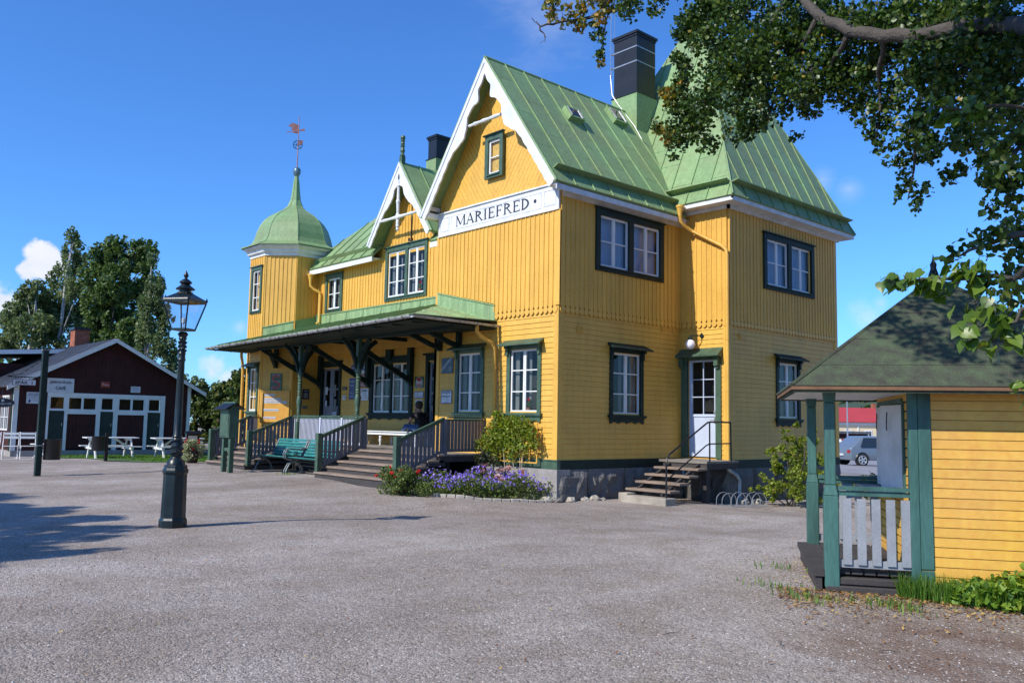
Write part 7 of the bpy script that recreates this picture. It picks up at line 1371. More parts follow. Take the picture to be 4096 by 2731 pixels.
tree('round_tree', 'rounded green tree just right of the cafe gable', 'tree', HEDGE1, 'hedge_leaf', 'bark', .17, 11, (-33.4, 5.8), 5, 0)
tree('round_tree', 'lighter rounded tree between the cafe and the station turret', 'tree', HEDGE2, 'hedge_leaf', 'bark', .17, 11, (-29.3, 5.2), 6, 0)
tree('round_tree', 'yellowish tree partly hidden by the turret corner', 'tree', HEDGE3, 'hedge_leaf', 'bark', .16, 12, (-25.5, 4.6), 5, 0)
# dense clipped hedge filling the gap behind
hp = np.concatenate([ball_pts((-36+i*1.1, 9.0-i*.3, z), (1.1, 1.4, 1.3), 900, .3) for i in range(10) for z in (-.6, .9)])
HG = thing('hedge', 'dark green mass of tall hedge behind the rail fence', 'hedge', (-31, 8, -1.7)); crown('foliage', hp, .18, 'hedge_leaf', HG)
hp = np.concatenate([ball_pts((-52, -8+i*2.2, z), (2.2, 2.0, 2.0), 600, .3) for i in range(8) for z in (-.2, 2.0)])
HG = thing('hedge', 'far green thicket seen low behind the cafe roof at the left edge', 'hedge', (-52, 0, -1.7)); crown('foliage', hp, .3, 'hedge_leaf', HG)
# ------- lime tree whose branches hang over the yard
LT = thing('lime_tree', 'large lime tree leaning in from the right with leafy boughs over the kiosk and roof', 'lime tree', (14.3, -6.2, ground(14.3, -6.2)))
mb = MB(); mb.tube([(14.3, -6.2, -1.7), (14.25, -6.15, 0), (14.1, -6.3, 2.2), (13.6, -6.6, 4.0), (12.6, -7.2, 6.0), (11.6, -7.8, 8.0)], [.42, .33, .29, .24, .17, .08], 14); build(mb, 'trunk', 'bark', LT, smooth=True)
LIMBS[0] = [(14.1, -6.3, 2.2), (12.8, -6.0, 2.6)]+LIMBS[0]
rad0 = {0: (.13, .016), 1: (.016, .004), 2: (.016, .004), 3: (.018, .005), 4: (.05, .006), 5: (.04, .006), 6: (.04, .006), 7: (.04, .006), 8: (.045, .006), 9: (.07, .006), 10: (.04, .005), 11: (.022, .005), 12: (.055, .006), 13: (.022, .006)}
for i, L in enumerate(LIMBS):
    pts = []; a, b = rad0[i]
    for p, q in zip(L[:-1], L[1:]):
        for k in range(3): pts.append(Vector(p).lerp(Vector(q), k/3)+(Vector([random.uniform(-.03, .03) for _ in range(3)]) if (pts and k) else Vector((0, 0, 0))))
    pts.append(Vector(L[-1])); n = len(pts); mb = MB(); mb.tube(pts, [a+(b-a)*(k/(n-1))**.8 for k in range(n)], 8 if a > .03 else 5); build(mb, 'limb', 'bark', LT, smooth=True)
P = []; Rn = []; Pa = []; near = []; tw = MB()
for x, y, z, r, dn, kind in CAN:
    dist = math.dist((x, y, z), (12.64, -12.79, 0)); s = .068 if dist > 9 else .078
    n = int(28*dn*(r/s)**2)
    if kind == 2: n = int(n*.6)
    k = max(3, n//26); sub = ball_pts((x, y, z), (r*.9, r*.95, r*.9), k, .2)
    for q in sub:
        d = Vector(q)-Vector((x, y, z)); 
        if random.random() < .55: tw.tube([Vector((x, y, z))-Vector((0, 0, 0)), Vector((x, y, z))+d*.55+Vector((0, 0, r*.12)), Vector(q)], [.006, .004, .0025], 3, caps=False)
        c = ball_pts(q, (r*.22+.06, r*.22+.06, r*.24+.07), max(3, n//k), .1)
        if kind == 1: Pa.append(c)
        elif kind == 2 and len(near) < 300: near += [tuple(v) for v in c]
        else: P.append(c)
tw_o = build(tw, 'twigs', 'bark', LT); tw_o['kind'] = 'stuff'
for x, y, z, r in ((8.9, -7.9, 4.3, .6), (9.6, -8.0, 4.5, .7), (10.3, -7.6, 4.6, .8), (8.35, -7.45, 4.15, .38), (9.3, -7.0, 4.25, .6), (10.9, -7.9, 4.8, .8), (9.9, -6.6, 4.4, .6), (10.2, -9.75, 4.3, .28), (10.6, -9.6, 4.2, .35), (8.6, -8.4, 4.4, .3), (9.2, -8.7, 4.3, .35), (9.9, -8.8, 4.4, .4), (10.6, -8.6, 4.6, .5), (8.4, -6.7, 4.0, .35), (8.9, -6.4, 4.2, .45), (11.0, -7.0, 4.7, .7)):
    for q in ball_pts((x, y, z), (r*.9, r*.9, r*.6), 26, .2): P.append(ball_pts(q, (.14, .14, .12), int(1500*r*r/26)+8, .1))
P = np.concatenate(P); crown('foliage', P, .062, 'linden_leaf', LT, droop=.5, shape=1.05, flat=.2)
Pa = np.concatenate(Pa); crown('foliage', Pa, .075, 'autumn_leaf', LT, droop=.5)
# crown above and behind the camera's right shoulder, which shades the lower boughs and the kiosk roof
P = []
for x, y, z, r in ((11.6, -7.8, 7.8, 1.7), (9.8, -8.6, 7.4, 1.4), (13.4, -7.2, 7.0, 1.9), (12.0, -9.6, 6.8, 1.6), (14.6, -8.6, 6.4, 1.8), (10.6, -6.4, 7.4, 1.4), (12.8, -5.6, 7.6, 1.6), (15.4, -6.0, 7.2, 1.9), (11.2, -4.9, 6.2, 1.3), (13.2, -4.2, 6.0, 1.6), (12.2, -7.6, 9.4, 1.8), (14.4, -6.8, 9.2, 1.8), (9.3, -7.2, 6.5, 1.0), (11.0, -10.9, 5.3, .9), (12.6, -11.6, 5.4, 1.0)):
    P.append(ball_pts((x, y, z), (r, r, r*.8), int(1500*(r/1.6)**2), .2))
P = np.concatenate(P); crown('foliage', P, .14, 'linden_leaf', LT, flat=.3)
# single large leaves near the viewer
def heart_leaf():
    mb = MB(); o = [(0, 0), (.16, -.10), (.36, -.05), (.47, .15), (.40, .42), (.20, .70), (0, 1.0)]; vs = [(x, y, .10*abs(x)-.18*y*y) for x, y in o]+[(-x, y, .10*abs(x)-.18*y*y) for x, y in o[1:-1]][::-1]; mid = [(0, .3, .02)]
    n = len(vs); mb.add(vs+[(0, .35, -.03)], [(i, (i+1) % n, n) for i in range(n)]); mb.tube([(0, 0, 0), (.02, -.25, .06), (0, -.5, .05)], .012, 3)
    me = bpy.data.meshes.new('leaf'); me.from_pydata(mb.v, [], mb.f); me.polygons.foreach_set('use_smooth', [True]*len(me.polygons)); at = me.attributes.new('rnd', 'FLOAT', 'FACE'); at.data.foreach_set('value', np.full(len(me.polygons), .93, np.float32)); return me
LM_ = []
for v in (.30, .62, .80): m_ = heart_leaf(); m_.attributes['rnd'].data.foreach_set('value', np.full(len(m_.polygons), v, np.float32)); m_.materials.append(M['sprig_leaf'] if 'sprig_leaf' in M else leaf_mat('sprig_leaf', [(0, (0.05, 0.10, 0.016)), (.6, (0.09, .16, .022)), (1, (.17, .24, .035))], .3, .35)); LM_.append(m_)
tm = LT.location
for i, p in enumerate(near[:300]):
    o = bpy.data.objects.new('leaf', LM_[i % 3]); COL.objects.link(o); o.parent = LT; o.location = (p[0]-tm.x, p[1]-tm.y, p[2]-tm.z); s = random.uniform(.065, .105); o.scale = (s, s, s)
    o.rotation_euler = (random.gauss(-1.0, .45), random.gauss(0, .5), random.uniform(-.9, 1.6)+2.3)
# a birch outside the left edge of the picture; its shade lies on the gravel
ST_ = [(-3.6, -19.6, 5.8, 1.5), (-1.8, -19.4, 6.0, 1.2), (-5.4, -20.0, 5.4, 1.6), (.1, -19.0, 5.7, 1.0), (-2.4, -20.0, 4.6, 1.4), (1.5, -18.7, 5.5, .6), (.9, -19.5, 5.0, .8), (2.2, -19.0, 5.1, .4), (2.0, -19.8, 4.8, .5)]
tree('shade_tree', 'leafy tree outside the left edge whose shadow falls on the gravel', 'tree', [(x, y, z, r) for x, y, z, r in ST_], 'alder_leaf', 'bark', .2, 16, (-2.8, -19.6), 7, 0)
for i, (x, y) in enumerate(((17.0, 3.0), (19.5, 9.5), (16.5, 15.5), (21.5, .0))):  # unseen trees added to keep sky light off the shaded east walls
    tree('sky_block_tree', ['lime tree of the row outside the right edge, nearest the kiosk', 'second lime tree of the row outside the right edge', 'third lime tree of the row outside the right edge, farthest', 'lime tree standing behind the row outside the right edge'][i], 'tree', [(x, y, 3.5, 2.6), (x+1.5, y+1, 6.2, 2.6), (x-1.5, y-1, 6.4, 2.6), (x, y, 8.6, 2.4), (x+.5, y-1.8, 4.6, 2.3), (x-.5, y+1.9, 4.8, 2.3)], 'alder_leaf', 'bark', .42, 2.6, (x, y), 5, 0, group='lime trees in a row outside the right edge')
# ------- shrubs, climber, flowers
def bush(name, label, cat, c, blobs, size, dens, m, stems=8, droop=0.0, base=None):
    t = thing(name, label, cat, (c[0], c[1], ground(*c))); z0 = ground(*c); P = []
    for x, y, z, r in blobs:
        n = int(dens*(r/size)**2); k = max(4, n//40); sub = ball_pts((x, y, z), (r*.9, r*.9, r*.85), k, .5)
        for q in sub: P.append(ball_pts(q, (r*.2, r*.2, r*.2), max(3, n//k), .1))
    crown('foliage', np.concatenate(P), size, m, t, droop=droop, flat=.2)
    for i in range(stems):
        b = random.choice(blobs); mb = MB(); mb.tube([(c[0]+random.uniform(-.1, .1), c[1]+random.uniform(-.1, .1), z0-.02), ((c[0]+b[0])/2, (c[1]+b[1])/2, (z0+b[2])/2), (b[0]+random.uniform(-.2, .2), b[1]+random.uniform(-.2, .2), b[2]+b[3]*.9)], [.014, .010, .004], 4); build(mb, 'stem', 'bark', t)
    return t
bush('shrub', 'yellow green shrub against the shaded tower wall beside the kiosk', 'shrub', (2.55, 4.75), [(2.3, 4.6, -1.25, .45), (2.8, 4.7, -1.20, .48), (2.5, 4.85, -.75, .50), (2.95, 5.1, -.8, .45), (2.35, 5.0, -.35, .36), (2.75, 5.2, -.28, .34), (2.2, 4.75, -.72, .36), (3.2, 5.0, -1.25, .42), (2.45, 5.1, .02, .20), (2.9, 5.3, .0, .18), (2.15, 4.4, -1.4, .34)], .055, 13, 'shrub_leaf', 12)
bush('shrub', 'low dark ground shrub between the yellow green shrub and the car park', 'shrub', (3.9, 6.5), [(3.6, 6.2, -1.35, .40), (4.1, 6.6, -1.35, .42), (4.6, 7.0, -1.4, .38), (3.3, 7.0, -1.3, .4)], .06, 10, 'hedge_leaf', 5)
bush('shrub', 'low reddish green bushes behind the kiosk porch rail', 'shrub', (6.6, 3.0), [(6.2, 2.6, -1.3, .42), (6.8, 3.1, -1.2, .45), (7.3, 3.6, -1.25, .42), (6.9, 2.6, -.95, .28), (7.6, 3.2, -1.2, .4)], .06, 8, 'shrub_leaf', 9)
# trellis and climber
TR = thing('trellis', 'pale yellow wooden trellis under the right gable window', 'trellis', (-1.02, -.17, -.83))
for i in range(6): x = -1.60+i*.23; fbox(FG, 'upright_lath', 'yellow_paint', TR, (x-.014, x+.014, -.84, .03, .14, .155))
for i in range(5): z = -.82+i*.205; fbox(FG, 'cross_lath', 'yellow_paint', TR, (-1.62, -.43, z-.013, z+.013, .155, .168))
P = np.concatenate([ball_pts((x, -.27, z), (r, .12, r*.9), int(n), .1) for x, z, r, n in ((-1.75, -.25, .30, 420), (-1.5, .0, .26, 380), (-1.35, -.35, .28, 420), (-1.1, -.05, .26, 380), (-1.0, -.4, .24, 260), (-.75, -.05, .25, 330), (-.55, -.2, .22, 220), (-1.95, -.45, .25, 220), (-1.6, .18, .14, 100), (-1.7, -.65, .22, 200), (-.42, -.4, .18, 110), (-1.15, -.65, .2, 110), (-.8, -.55, .2, 90), (-2.25, -.5, .2, 60))])
CLM = thing('climbing_rose', 'green climbing rose spreading over the yellow trellis', 'climbing plant', (-1.0, -.25, -1.55)); crown('foliage', P, .062, 'shrub_leaf', CLM)
for a, b in ((-1.0, -1.2), (-.95, -.8), (-1.25, -1.5), (-.85, -.95)): mb = MB(); mb.tube([(a, -.22, -1.55), ((a+b)/2+.05, -.24, -1.1), (b, -.2, -.3)], [.014, .010, .005], 5); build(mb, 'stem', 'tan_metal', CLM)
# flower bed
def in_bed(n):
    out = []
    while len(out) < n:
        x = random.uniform(-2.15, -.02); y = random.uniform(-2.25, -.15); lim = -2.25 if x < -1.0 else -2.25+(x+1.0)*2.05
        if y > lim: out.append((x, y))
    return np.array(out)
b = in_bed(2600); z = np.array([ground(x, y) for x, y in b]); h = .22+.22*np.clip((b[:, 1]+2.4)/2, 0, 1)+.12*np.sin(b[:, 0]*5)*np.cos(b[:, 1]*4); tt_ = RNG.uniform(0, 1, len(b))**.6
BED = thing('flower_bed', 'bed of purple cranesbill with pink flowers in front of the foundation', 'flower bed', (-1.0, -1.2, -1.5))
P = np.stack([b[:, 0], b[:, 1], z+h*tt_], 1); P = np.repeat(P, 4, 0)+RNG.normal(size=(len(P)*4, 3))*.035; crown('foliage', P, .045, 'bed_leaf', BED)
b = in_bed(900); z = np.array([ground(x, y) for x, y in b]); h = .26+.22*np.clip((b[:, 1]+2.4)/2, 0, 1)+.12*np.sin(b[:, 0]*5)*np.cos(b[:, 1]*4); P = np.stack([b[:, 0], b[:, 1], z+h*RNG.uniform(.55, 1.12, len(b))], 1); P = np.repeat(P, 3, 0)+RNG.normal(size=(len(P)*3, 3))*.010; crown('flowers', P, .042, 'purple_petal', BED, flat=.3)
P = np.concatenate([ball_pts((x, y, ground(x, y)+h_), (.09, .09, .06), 60, .2) for x, y, h_ in ((-1.55, -.7, .50), (-1.35, -.75, .36), (-1.15, -.6, .42), (-.95, -.65, .38), (-1.25, -.45, .56), (-1.05, -.4, .62), (-.8, -.5, .40), (-1.65, -.55, .62))]); crown('flowers', P, .045, 'pink_petal', BED, flat=.2)
P = np.concatenate([ball_pts((-1.75+.2*i, -.62+.02*i, -.78+.05*math.sin(i*2)), (.17, .12, .13), 110, .2) for i in range(3)]+[ball_pts((-1.7, -.7, -1.05), (.28, .12, .14), 160, .2)]); crown('foliage', P, .055, 'seedling_leaf', BED)
mb = MB(); mb.tube([(-1.75, -.6, -1.4), (-1.72, -.62, -.9), (-1.7, -.6, -.55)], .008, 4); build(mb, 'stem', 'bark', BED)
EDG = [(-1.15, -2.30), (-1.0, -2.26), (-.88, -2.18), (-.76, -2.05), (-.66, -1.90), (-.57, -1.74), (-.48, -1.58), (-.39, -1.42), (-.30, -1.25), (-.22, -1.08), (-.15, -.90), (-.09, -.72), (-.03, -.55), (.02, -.38), (.06, -.22)]
for (a, b_), (c, d) in zip(EDG[:-1], EDG[1:]):
    mb = MB(); p = Vector((a, b_, ground(a, b_)+.02)); q = Vector((c, d, ground(c, d)+.02)); p, q = p.lerp(q, .04), q.lerp(p, .04); mb.beam(p, q, .07+random.uniform(-.01, .015), .075+random.uniform(-.01, .02)); bevel(build(mb, 'edging_stone', 'stone_pale', BED), .014, 2)
def pot(c, label, flower, leafm, r=.20, h=.24, rad=.42, nfl=14, z=None, cat='flower pot'):
    z0 = ground(*c) if z is None else z; t = thing('flower_pot', label, cat, (c[0], c[1], z0)); mb = MB(); mb.lathe([(r*.7, z0), (r*.8, z0+.02), (r, z0+h*.7), (r*1.02, z0+h), (r*.92, z0+h), (r*.9, z0+h-.03)], (c[0], c[1], 0), 14); smooth_angle(build(mb, 'pot', 'terracotta', t), 50)
    P = np.concatenate([ball_pts((c[0]+random.uniform(-1, 1)*rad*.6, c[1]+random.uniform(-1, 1)*rad*.6, z0+h+random.uniform(-.22, .22)), (.16, .16, .14), 120, .2) for _ in range(26)]); crown('foliage', P, .045, leafm, t)
    P = np.concatenate([ball_pts((c[0]+random.uniform(-1, 1)*rad*.9, c[1]+random.uniform(-1, 1)*rad*.9, z0+h+random.uniform(.0, .36)), (.035, .035, .03), 24, .3) for _ in range(nfl)]); crown('flowers', P, .035, flower, t); return t
pot((-1.62, -2.78), 'round pot of red geraniums at the right foot of the main steps', 'red_petal', 'bed_leaf', rad=.46, nfl=13)
P = ball_pts((-1.15, -2.55, -1.33), (.22, .2, .18), 420, .2); c_ = thing('potted_plant', 'trailing green plant between the geranium pot and the flower bed', 'plant', (-1.15, -2.55, -1.5)); crown('foliage', P, .04, 'bed_leaf', c_)
pot((-12.6, -2.55), 'tub of red and white leaved flowers at the left foot of the platform steps', 'red_petal', 'cream_leaf', r=.2, h=.36, rad=.36, nfl=16)
for (x, y, z, l) in ((-.95, .07, .30, 'small red geranium standing inside the right gable window'), (-5.95, .72, 3.50, 'tiny potted red flower inside the dormer window')):
    t = thing('window_plant', l, 'potted plant', (x, y, z-.05)); mb = MB(); mb.lathe([(.03, z-.045), (.045, z+.04)], (x, y, 0), 10); build(mb, 'pot', 'brick_red', t); crown('foliage', ball_pts((x, y, z+.12), (.07, .03, .07), 50, .1), .04, 'bed_leaf', t); crown('flowers', ball_pts((x, y, z+.22), (.04, .03, .04), 40, .1), .03, 'red_petal', t)
# ------- weeds and grass by the kiosk, lawn blades, litter
def wpt(c0, c1, w): return c0+KA*c1+KB*w
n = 2600; a = RNG.uniform(.95, 3.2, n); b = -RNG.uniform(.02, 1, n)*(.25+.55*np.clip((a-.9)/1.0, 0, 1)); X = KP.x+KA.x*a+KB.x*b; Y = KP.y+KA.y*a+KB.y*b; Z = ground_np(X, Y); hh = .10+.26*np.clip((a-.9)/.9, 0, 1)
WD = thing('weeds', 'bright green seedlings and weeds along the kiosk wall in the lower right corner', 'weeds', (10.2, -4.9, ground(10.2, -4.9)))
P = np.stack([X, Y, Z+hh*RNG.uniform(.15, 1.0, n)], 1); P = np.repeat(P, 2, 0)+RNG.normal(size=(2*n, 3))*.025; crown('foliage', P, .055, 'weed_leaf', WD, flat=.6, shape=1.4)
def blades(name, X, Y, h, w, m, root=None, kind='stuff', lean=.35):
    n = len(X); Z = ground_np(X, Y); a = RNG.uniform(0, 2*np.pi, n); d = np.stack([np.cos(a), np.sin(a), 0*a], 1); hh = h*RNG.uniform(.5, 1.2, n); b = np.stack([X, Y, Z], 1); s = np.stack([-np.sin(a), np.cos(a), 0*a], 1)*w; le = d*(hh*lean)[:, None]*RNG.uniform(.2, 1.6, n)[:, None]
    V = np.stack([b-s, b+s, b+le*.35+s*.7+np.stack([0*a, 0*a, hh*.6], 1), b+le+np.stack([0*a, 0*a, hh], 1), b+le*.35-s*.7+np.stack([0*a, 0*a, hh*.6], 1)], 1).reshape(-1, 3)
    if root is not None: t = T(root).translation; V = V-np.array(t)
    me = bpy.data.meshes.new(name); me.vertices.add(len(V)); me.vertices.foreach_set('co', V.ravel()); base = np.arange(n)[:, None]*5; lo = np.concatenate([base+[[0, 1, 2, 4]], base+[[4, 2, 3]]], 1).ravel(); me.loops.add(len(lo)); me.loops.foreach_set('vertex_index', lo); me.polygons.add(2*n)
    st = np.stack([np.arange(n)*7, np.arange(n)*7+4], 1).ravel(); me.polygons.foreach_set('loop_start', st); me.polygons.foreach_set('loop_total', np.tile([4, 3], n)); at = me.attributes.new('rnd', 'FLOAT', 'FACE'); at.data.foreach_set('value', np.repeat(RNG.uniform(size=n), 2).astype(np.float32)); me.update(calc_edges=True); o = mesh_obj(name, me, m, root); o['kind'] = kind; return o
n = 4200; a = RNG.uniform(.55, 3.0, n); b = -RNG.uniform(.0, 1, n)*(.16+.52*np.clip((a-.6)/1.3, 0, 1)); blades('grass', KP.x+KA.x*a+KB.x*b, KP.y+KA.y*a+KB.y*b, .22, .0035, 'grass_blade', WD)
n = 26000; X = RNG.uniform(-25.5, -14.3, n); Y = RNG.uniform(-4.1, 1.9, n); k = (Y > -4.0+(X+26)*.155) & ~((X < -23.9) & (Y > -4.8)); k &= ~((X > -15.3) & (Y < -2.6+(X+15.3)*1.6)); o = blades('grass', X[k], Y[k], .075, .010, 'grass_blade'); tag(o, 'short lawn grass in front of the red cafe', None, None, 'stuff')
for cx, cy, r_, m in ((8.2, -5.35, .30, 60), (8.75, -5.6, .25, 70), (9.3, -5.35, .3, 120), (7.6, -4.3, .25, 40), (-7.0, -2.4, .25, 60)):
    X = cx+RNG.normal(size=m)*r_*.6; Y = cy+RNG.normal(size=m)*r_*.4; o = blades('grass', X, Y, .07, .006, 'grass_blade'); tag(o, 'scattered grass tufts growing through the gravel', None, None, 'stuff')
def litter(name, X, Y, size, label, m='litter'):
    n = len(X); Z = ground_np(X, Y)+.012+.006*np.sin(X*1.7+Y*.6)*np.cos(Y*1.3-X*.4); P = np.stack([X, Y, Z], 1); c = P; a = RNG.uniform(0, 6.28, n); sz = size*RNG.uniform(.5, 1.3, n); d = np.stack([np.cos(a), np.sin(a), RNG.uniform(-.15, .15, n)], 1)*sz[:, None]; s = np.stack([-np.sin(a), np.cos(a), RNG.uniform(-.2, .2, n)], 1)*(sz*.42)[:, None]; up = np.array([0, 0, 1])*(sz*.28)[:, None]
    V = np.stack([c-d*.5, c+s*.5+up*.3, c+d*.5+up, c-s*.5+up*.4], 1).reshape(-1, 3); me = bpy.data.meshes.new(name); me.from_pydata(V.tolist(), [], (np.arange(n)[:, None]*4+np.array([[0, 1, 2, 3]])).tolist()); at = me.attributes.new('rnd', 'FLOAT', 'FACE'); at.data.foreach_set('value', RNG.uniform(size=n).astype(np.float32)); o = mesh_obj(name, me, m); tag(o, label, None, None, 'stuff'); return o
n = 3600; a = RNG.uniform(-.5, 3.4, n); b = -np.abs(RNG.normal(size=n))*.55+.02; X = KP.x+KA.x*a+KB.x*b; Y = KP.y+KA.y*a+KB.y*b; litter('leaf_litter', X, Y, .045, 'brown and yellow fallen lime leaves along the kiosk foot')
n = 420; X = 8.55+RNG.normal(size=n)*.25-np.linspace(0, .9, n); Y = -5.1+RNG.normal(size=n)*.15+np.linspace(0, 1.7, n); litter('leaf_litter', X, Y, .035, 'fallen leaves beside the kiosk porch')
n = 650; X = RNG.uniform(-2, 12.5, n); Y = RNG.uniform(-12.5, -1, n); litter('leaf_litter', X, Y, .038, 'thinly scattered dry leaves on the gravel')
n = 1100; X = 8+RNG.normal(size=n)*3; Y = -8.6+RNG.normal(size=n)*2.0; litter('leaf_litter', X, Y, .018, 'tiny seed husks and leaf bits on the near gravel')
for x, y, r_ in ((8.7, -7.7, 1), (9.4, -7.3, 2), (9.9, -6.9, .4), (9.1, -6.6, 2.5)):
    mb = MB(); z = ground(x, y)+.012; mb.tube([(x, y, z), (x+.06*math.cos(r_), y+.06*math.sin(r_), z+.012), (x+.14*math.cos(r_+.3), y+.14*math.sin(r_+.3), z)], [.004, .003, .002], 5); o = build(mb, 'twig', 'bark', loc=(x, y, z)); tag(o, {1: 'dry twig on the gravel left of the brown leaf mould', 2: 'dry twig on the gravel at the edge of the leaf mould', .4: 'dry twig lying in the brown leaf mould at lower right', 2.5: 'dry twig on the gravel nearest the kiosk sill'}[r_], 'twig', 'twigs on the gravel')
# pebbles proud of the gravel close to the viewer
n = 16000; dd = RNG.uniform(4.2, 11, n); la = RNG.uniform(-.62, .62, n)*dd; X = 12.64+.673*la-.737*dd; Y = -12.79+.739*la+.669*dd; Z = ground_np(X, Y)+.006*np.sin(X*1.7+Y*.6)*np.cos(Y*1.3-X*.4)
s = RNG.uniform(.004, .010, n); c = np.stack([X, Y, Z+s*.2], 1); o6 = np.array([[1, 0, 0], [0, 1, 0], [-1, 0, 0], [0, -1, 0], [0, 0, .7]]); ro = RNG.uniform(.7, 1.3, (n, 5, 1)); th = RNG.uniform(0, 6.28, n); cs_, sn_ = np.cos(th), np.sin(th); ox = o6[None]*ro; V = c[:, None]+s[:, None, None]*np.stack([ox[..., 0]*cs_[:, None]-ox[..., 1]*sn_[:, None], ox[..., 0]*sn_[:, None]+ox[..., 1]*cs_[:, None], ox[..., 2]], -1)
me = bpy.data.meshes.new('gravel_stones'); me.from_pydata(V.reshape(-1, 3).tolist(), [], (np.arange(n)[:, None, None]*5+np.array([[0, 1, 4], [1, 2, 4], [2, 3, 4], [3, 0, 4]])[None]).reshape(-1, 3).tolist()); at = me.attributes.new('rnd', 'FLOAT', 'FACE'); at.data.foreach_set('value', np.repeat(RNG.uniform(size=n), 4).astype(np.float32))
leaf_mat('pebble', [(0, (.14, .12, .12)), (.5, (.30, .27, .25)), (.9, (.42, .38, .36)), (1, (.62, .58, .55))], 0.0, .8); o = mesh_obj('gravel_stones', me, 'pebble'); tag(o, 'loose gravel stones in the foreground', None, None, 'stuff')
# ================================================================== PERSON on the wall bench
PR = thing('person', 'person in dark shirt and blue jeans sitting cross-legged on the white bench', 'person', (-5.62, .58, -.27))
def skinned(name, m, verts, edges, rad, root_i=0, sub=1):
    t = T(PR).inverted(); me = bpy.data.meshes.new(name); me.from_pydata([tuple(t @ Vector(v)) for v in verts], edges, []); o = mesh_obj(name, me, m, PR)
    o.modifiers.new('skin', 'SKIN')
    for i, r in enumerate(rad): sv = me.skin_vertices[0].data[i]; sv.radius = (r, r) if not isinstance(r, tuple) else r; sv.use_root = (i == root_i)
    s = o.modifiers.new('sub', 'SUBSURF'); s.levels = s.render_levels = sub; return o
# body (skin): pelvis, torso, neck, head core, arms with hands
V = [(-5.62, .60, -.18), (-5.62, .61, .02), (-5.64, .61, .17), (-5.66, .61, .25), (-5.69, .61, .30), (-5.72, .61, .37), (-5.73, .61, .46),
     (-5.66, .43, .19), (-5.84, .38, .0), (-5.88, .44, .02), (-5.80, .52, .16), (-5.78, .57, .27),
     (-5.66, .79, .19), (-5.74, .84, -.03), (-5.90, .70, -.05), (-5.95, .55, -.03)]
E = [(0, 1), (1, 2), (2, 3), (3, 4), (4, 5), (5, 6), (2, 7), (7, 8), (8, 9), (9, 10), (10, 11), (2, 12), (12, 13), (13, 14), (14, 15)]
skinned('body', 'skin', V, E, [.115, .12, .13, .055, .058, .085, .07, .055, .042, .040, .030, .024, .055, .042, .034, .024])
skinned('shirt', 'shirt_black', [(-5.62, .60, -.20), (-5.62, .61, .0), (-5.64, .61, .13), (-5.655, .61, .225), (-5.66, .44, .185), (-5.76, .40, .09), (-5.66, .78, .185), (-5.71, .83, .06)], [(0, 1), (1, 2), (2, 3), (2, 4), (4, 5), (2, 6), (6, 7)], [.135, .14, .145, .07, .070, .062, .070, .062])
skinned('jeans', 'denim', [(-5.62, .60, -.19), (-5.66, .50, -.18), (-6.06, .47, -.12), (-6.18, .49, -.20), (-6.28, .50, -.46), (-5.66, .70, -.19), (-5.98, .66, -.20), (-6.10, .64, -.23), (-6.16, .60, -.45), (-6.18, .58, -.58)], [(0, 1), (1, 2), (2, 3), (3, 4), (0, 5), (5, 6), (6, 7), (7, 8), (8, 9)], [.125, .10, .075, .068, .05, .10, .078, .07, .055, .05])
skinned('shoe', 'shoe_black', [(-6.27, .50, -.47), (-6.30, .50, -.52), (-6.42, .48, -.52), (-6.53, .46, -.49)], [(0, 1), (1, 2), (2, 3)], [.038, .045, .042, .028])
skinned('shoe', 'shoe_black', [(-6.17, .58, -.57), (-6.18, .58, -.61), (-6.30, .57, -.625), (-6.40, .56, -.63)], [(0, 1), (1, 2), (2, 3)], [.038, .042, .036, .026])
for k in range(4): skinned('finger', 'skin', [(-5.78, .565+.014*k-.02, .275), (-5.795, .565+.014*k-.02, .305+.004*k), (-5.785, .565+.014*k-.02, .33+.003*k)], [(0, 1), (1, 2)], [.009, .008, .007])
for k in range(4): skinned('finger', 'skin', [(-5.95, .545, -.05+.014*k), (-5.965, .51, -.05+.014*k), (-5.96, .475, -.052+.014*k)], [(0, 1), (1, 2)], [.009, .008, .007])
skinned('thumb', 'skin', [(-5.775, .585, .262), (-5.77, .60, .285), (-5.775, .60, .30)], [(0, 1), (1, 2)], [.010, .009, .008])
mb = MB(); mb.sphere((-5.725, .61, .415), .103, 10, 1.15); mb.v = [(x+(.018 if x > -5.725 else 0), y, z) for x, y, z in mb.v if True]; h = build(mb, 'hair', 'hair_brown', PR, smooth=True); h.scale = (1, .92, 1); h.location = (.012, .0, .012)
mb = MB(); mb.sphere((-5.755, .61, .395), .088, 10, 1.25); mb.prism([(-5.835, .60, .40), (-5.835, .62, .40), (-5.84, .61, .37)], [(-5.862, .603, .375), (-5.862, .617, .375), (-5.85, .61, .368)]); build(mb, 'face', 'skin', PR, smooth=True)
mb = MB()
for y in (.58, .64): mb.sphere((-5.832, y, .415), .010, 6)
mb.beam((-5.842, .585, .345), (-5.842, .635, .345), .006, .008); build(mb, 'eyes_and_mouth', 'hair_brown', PR)
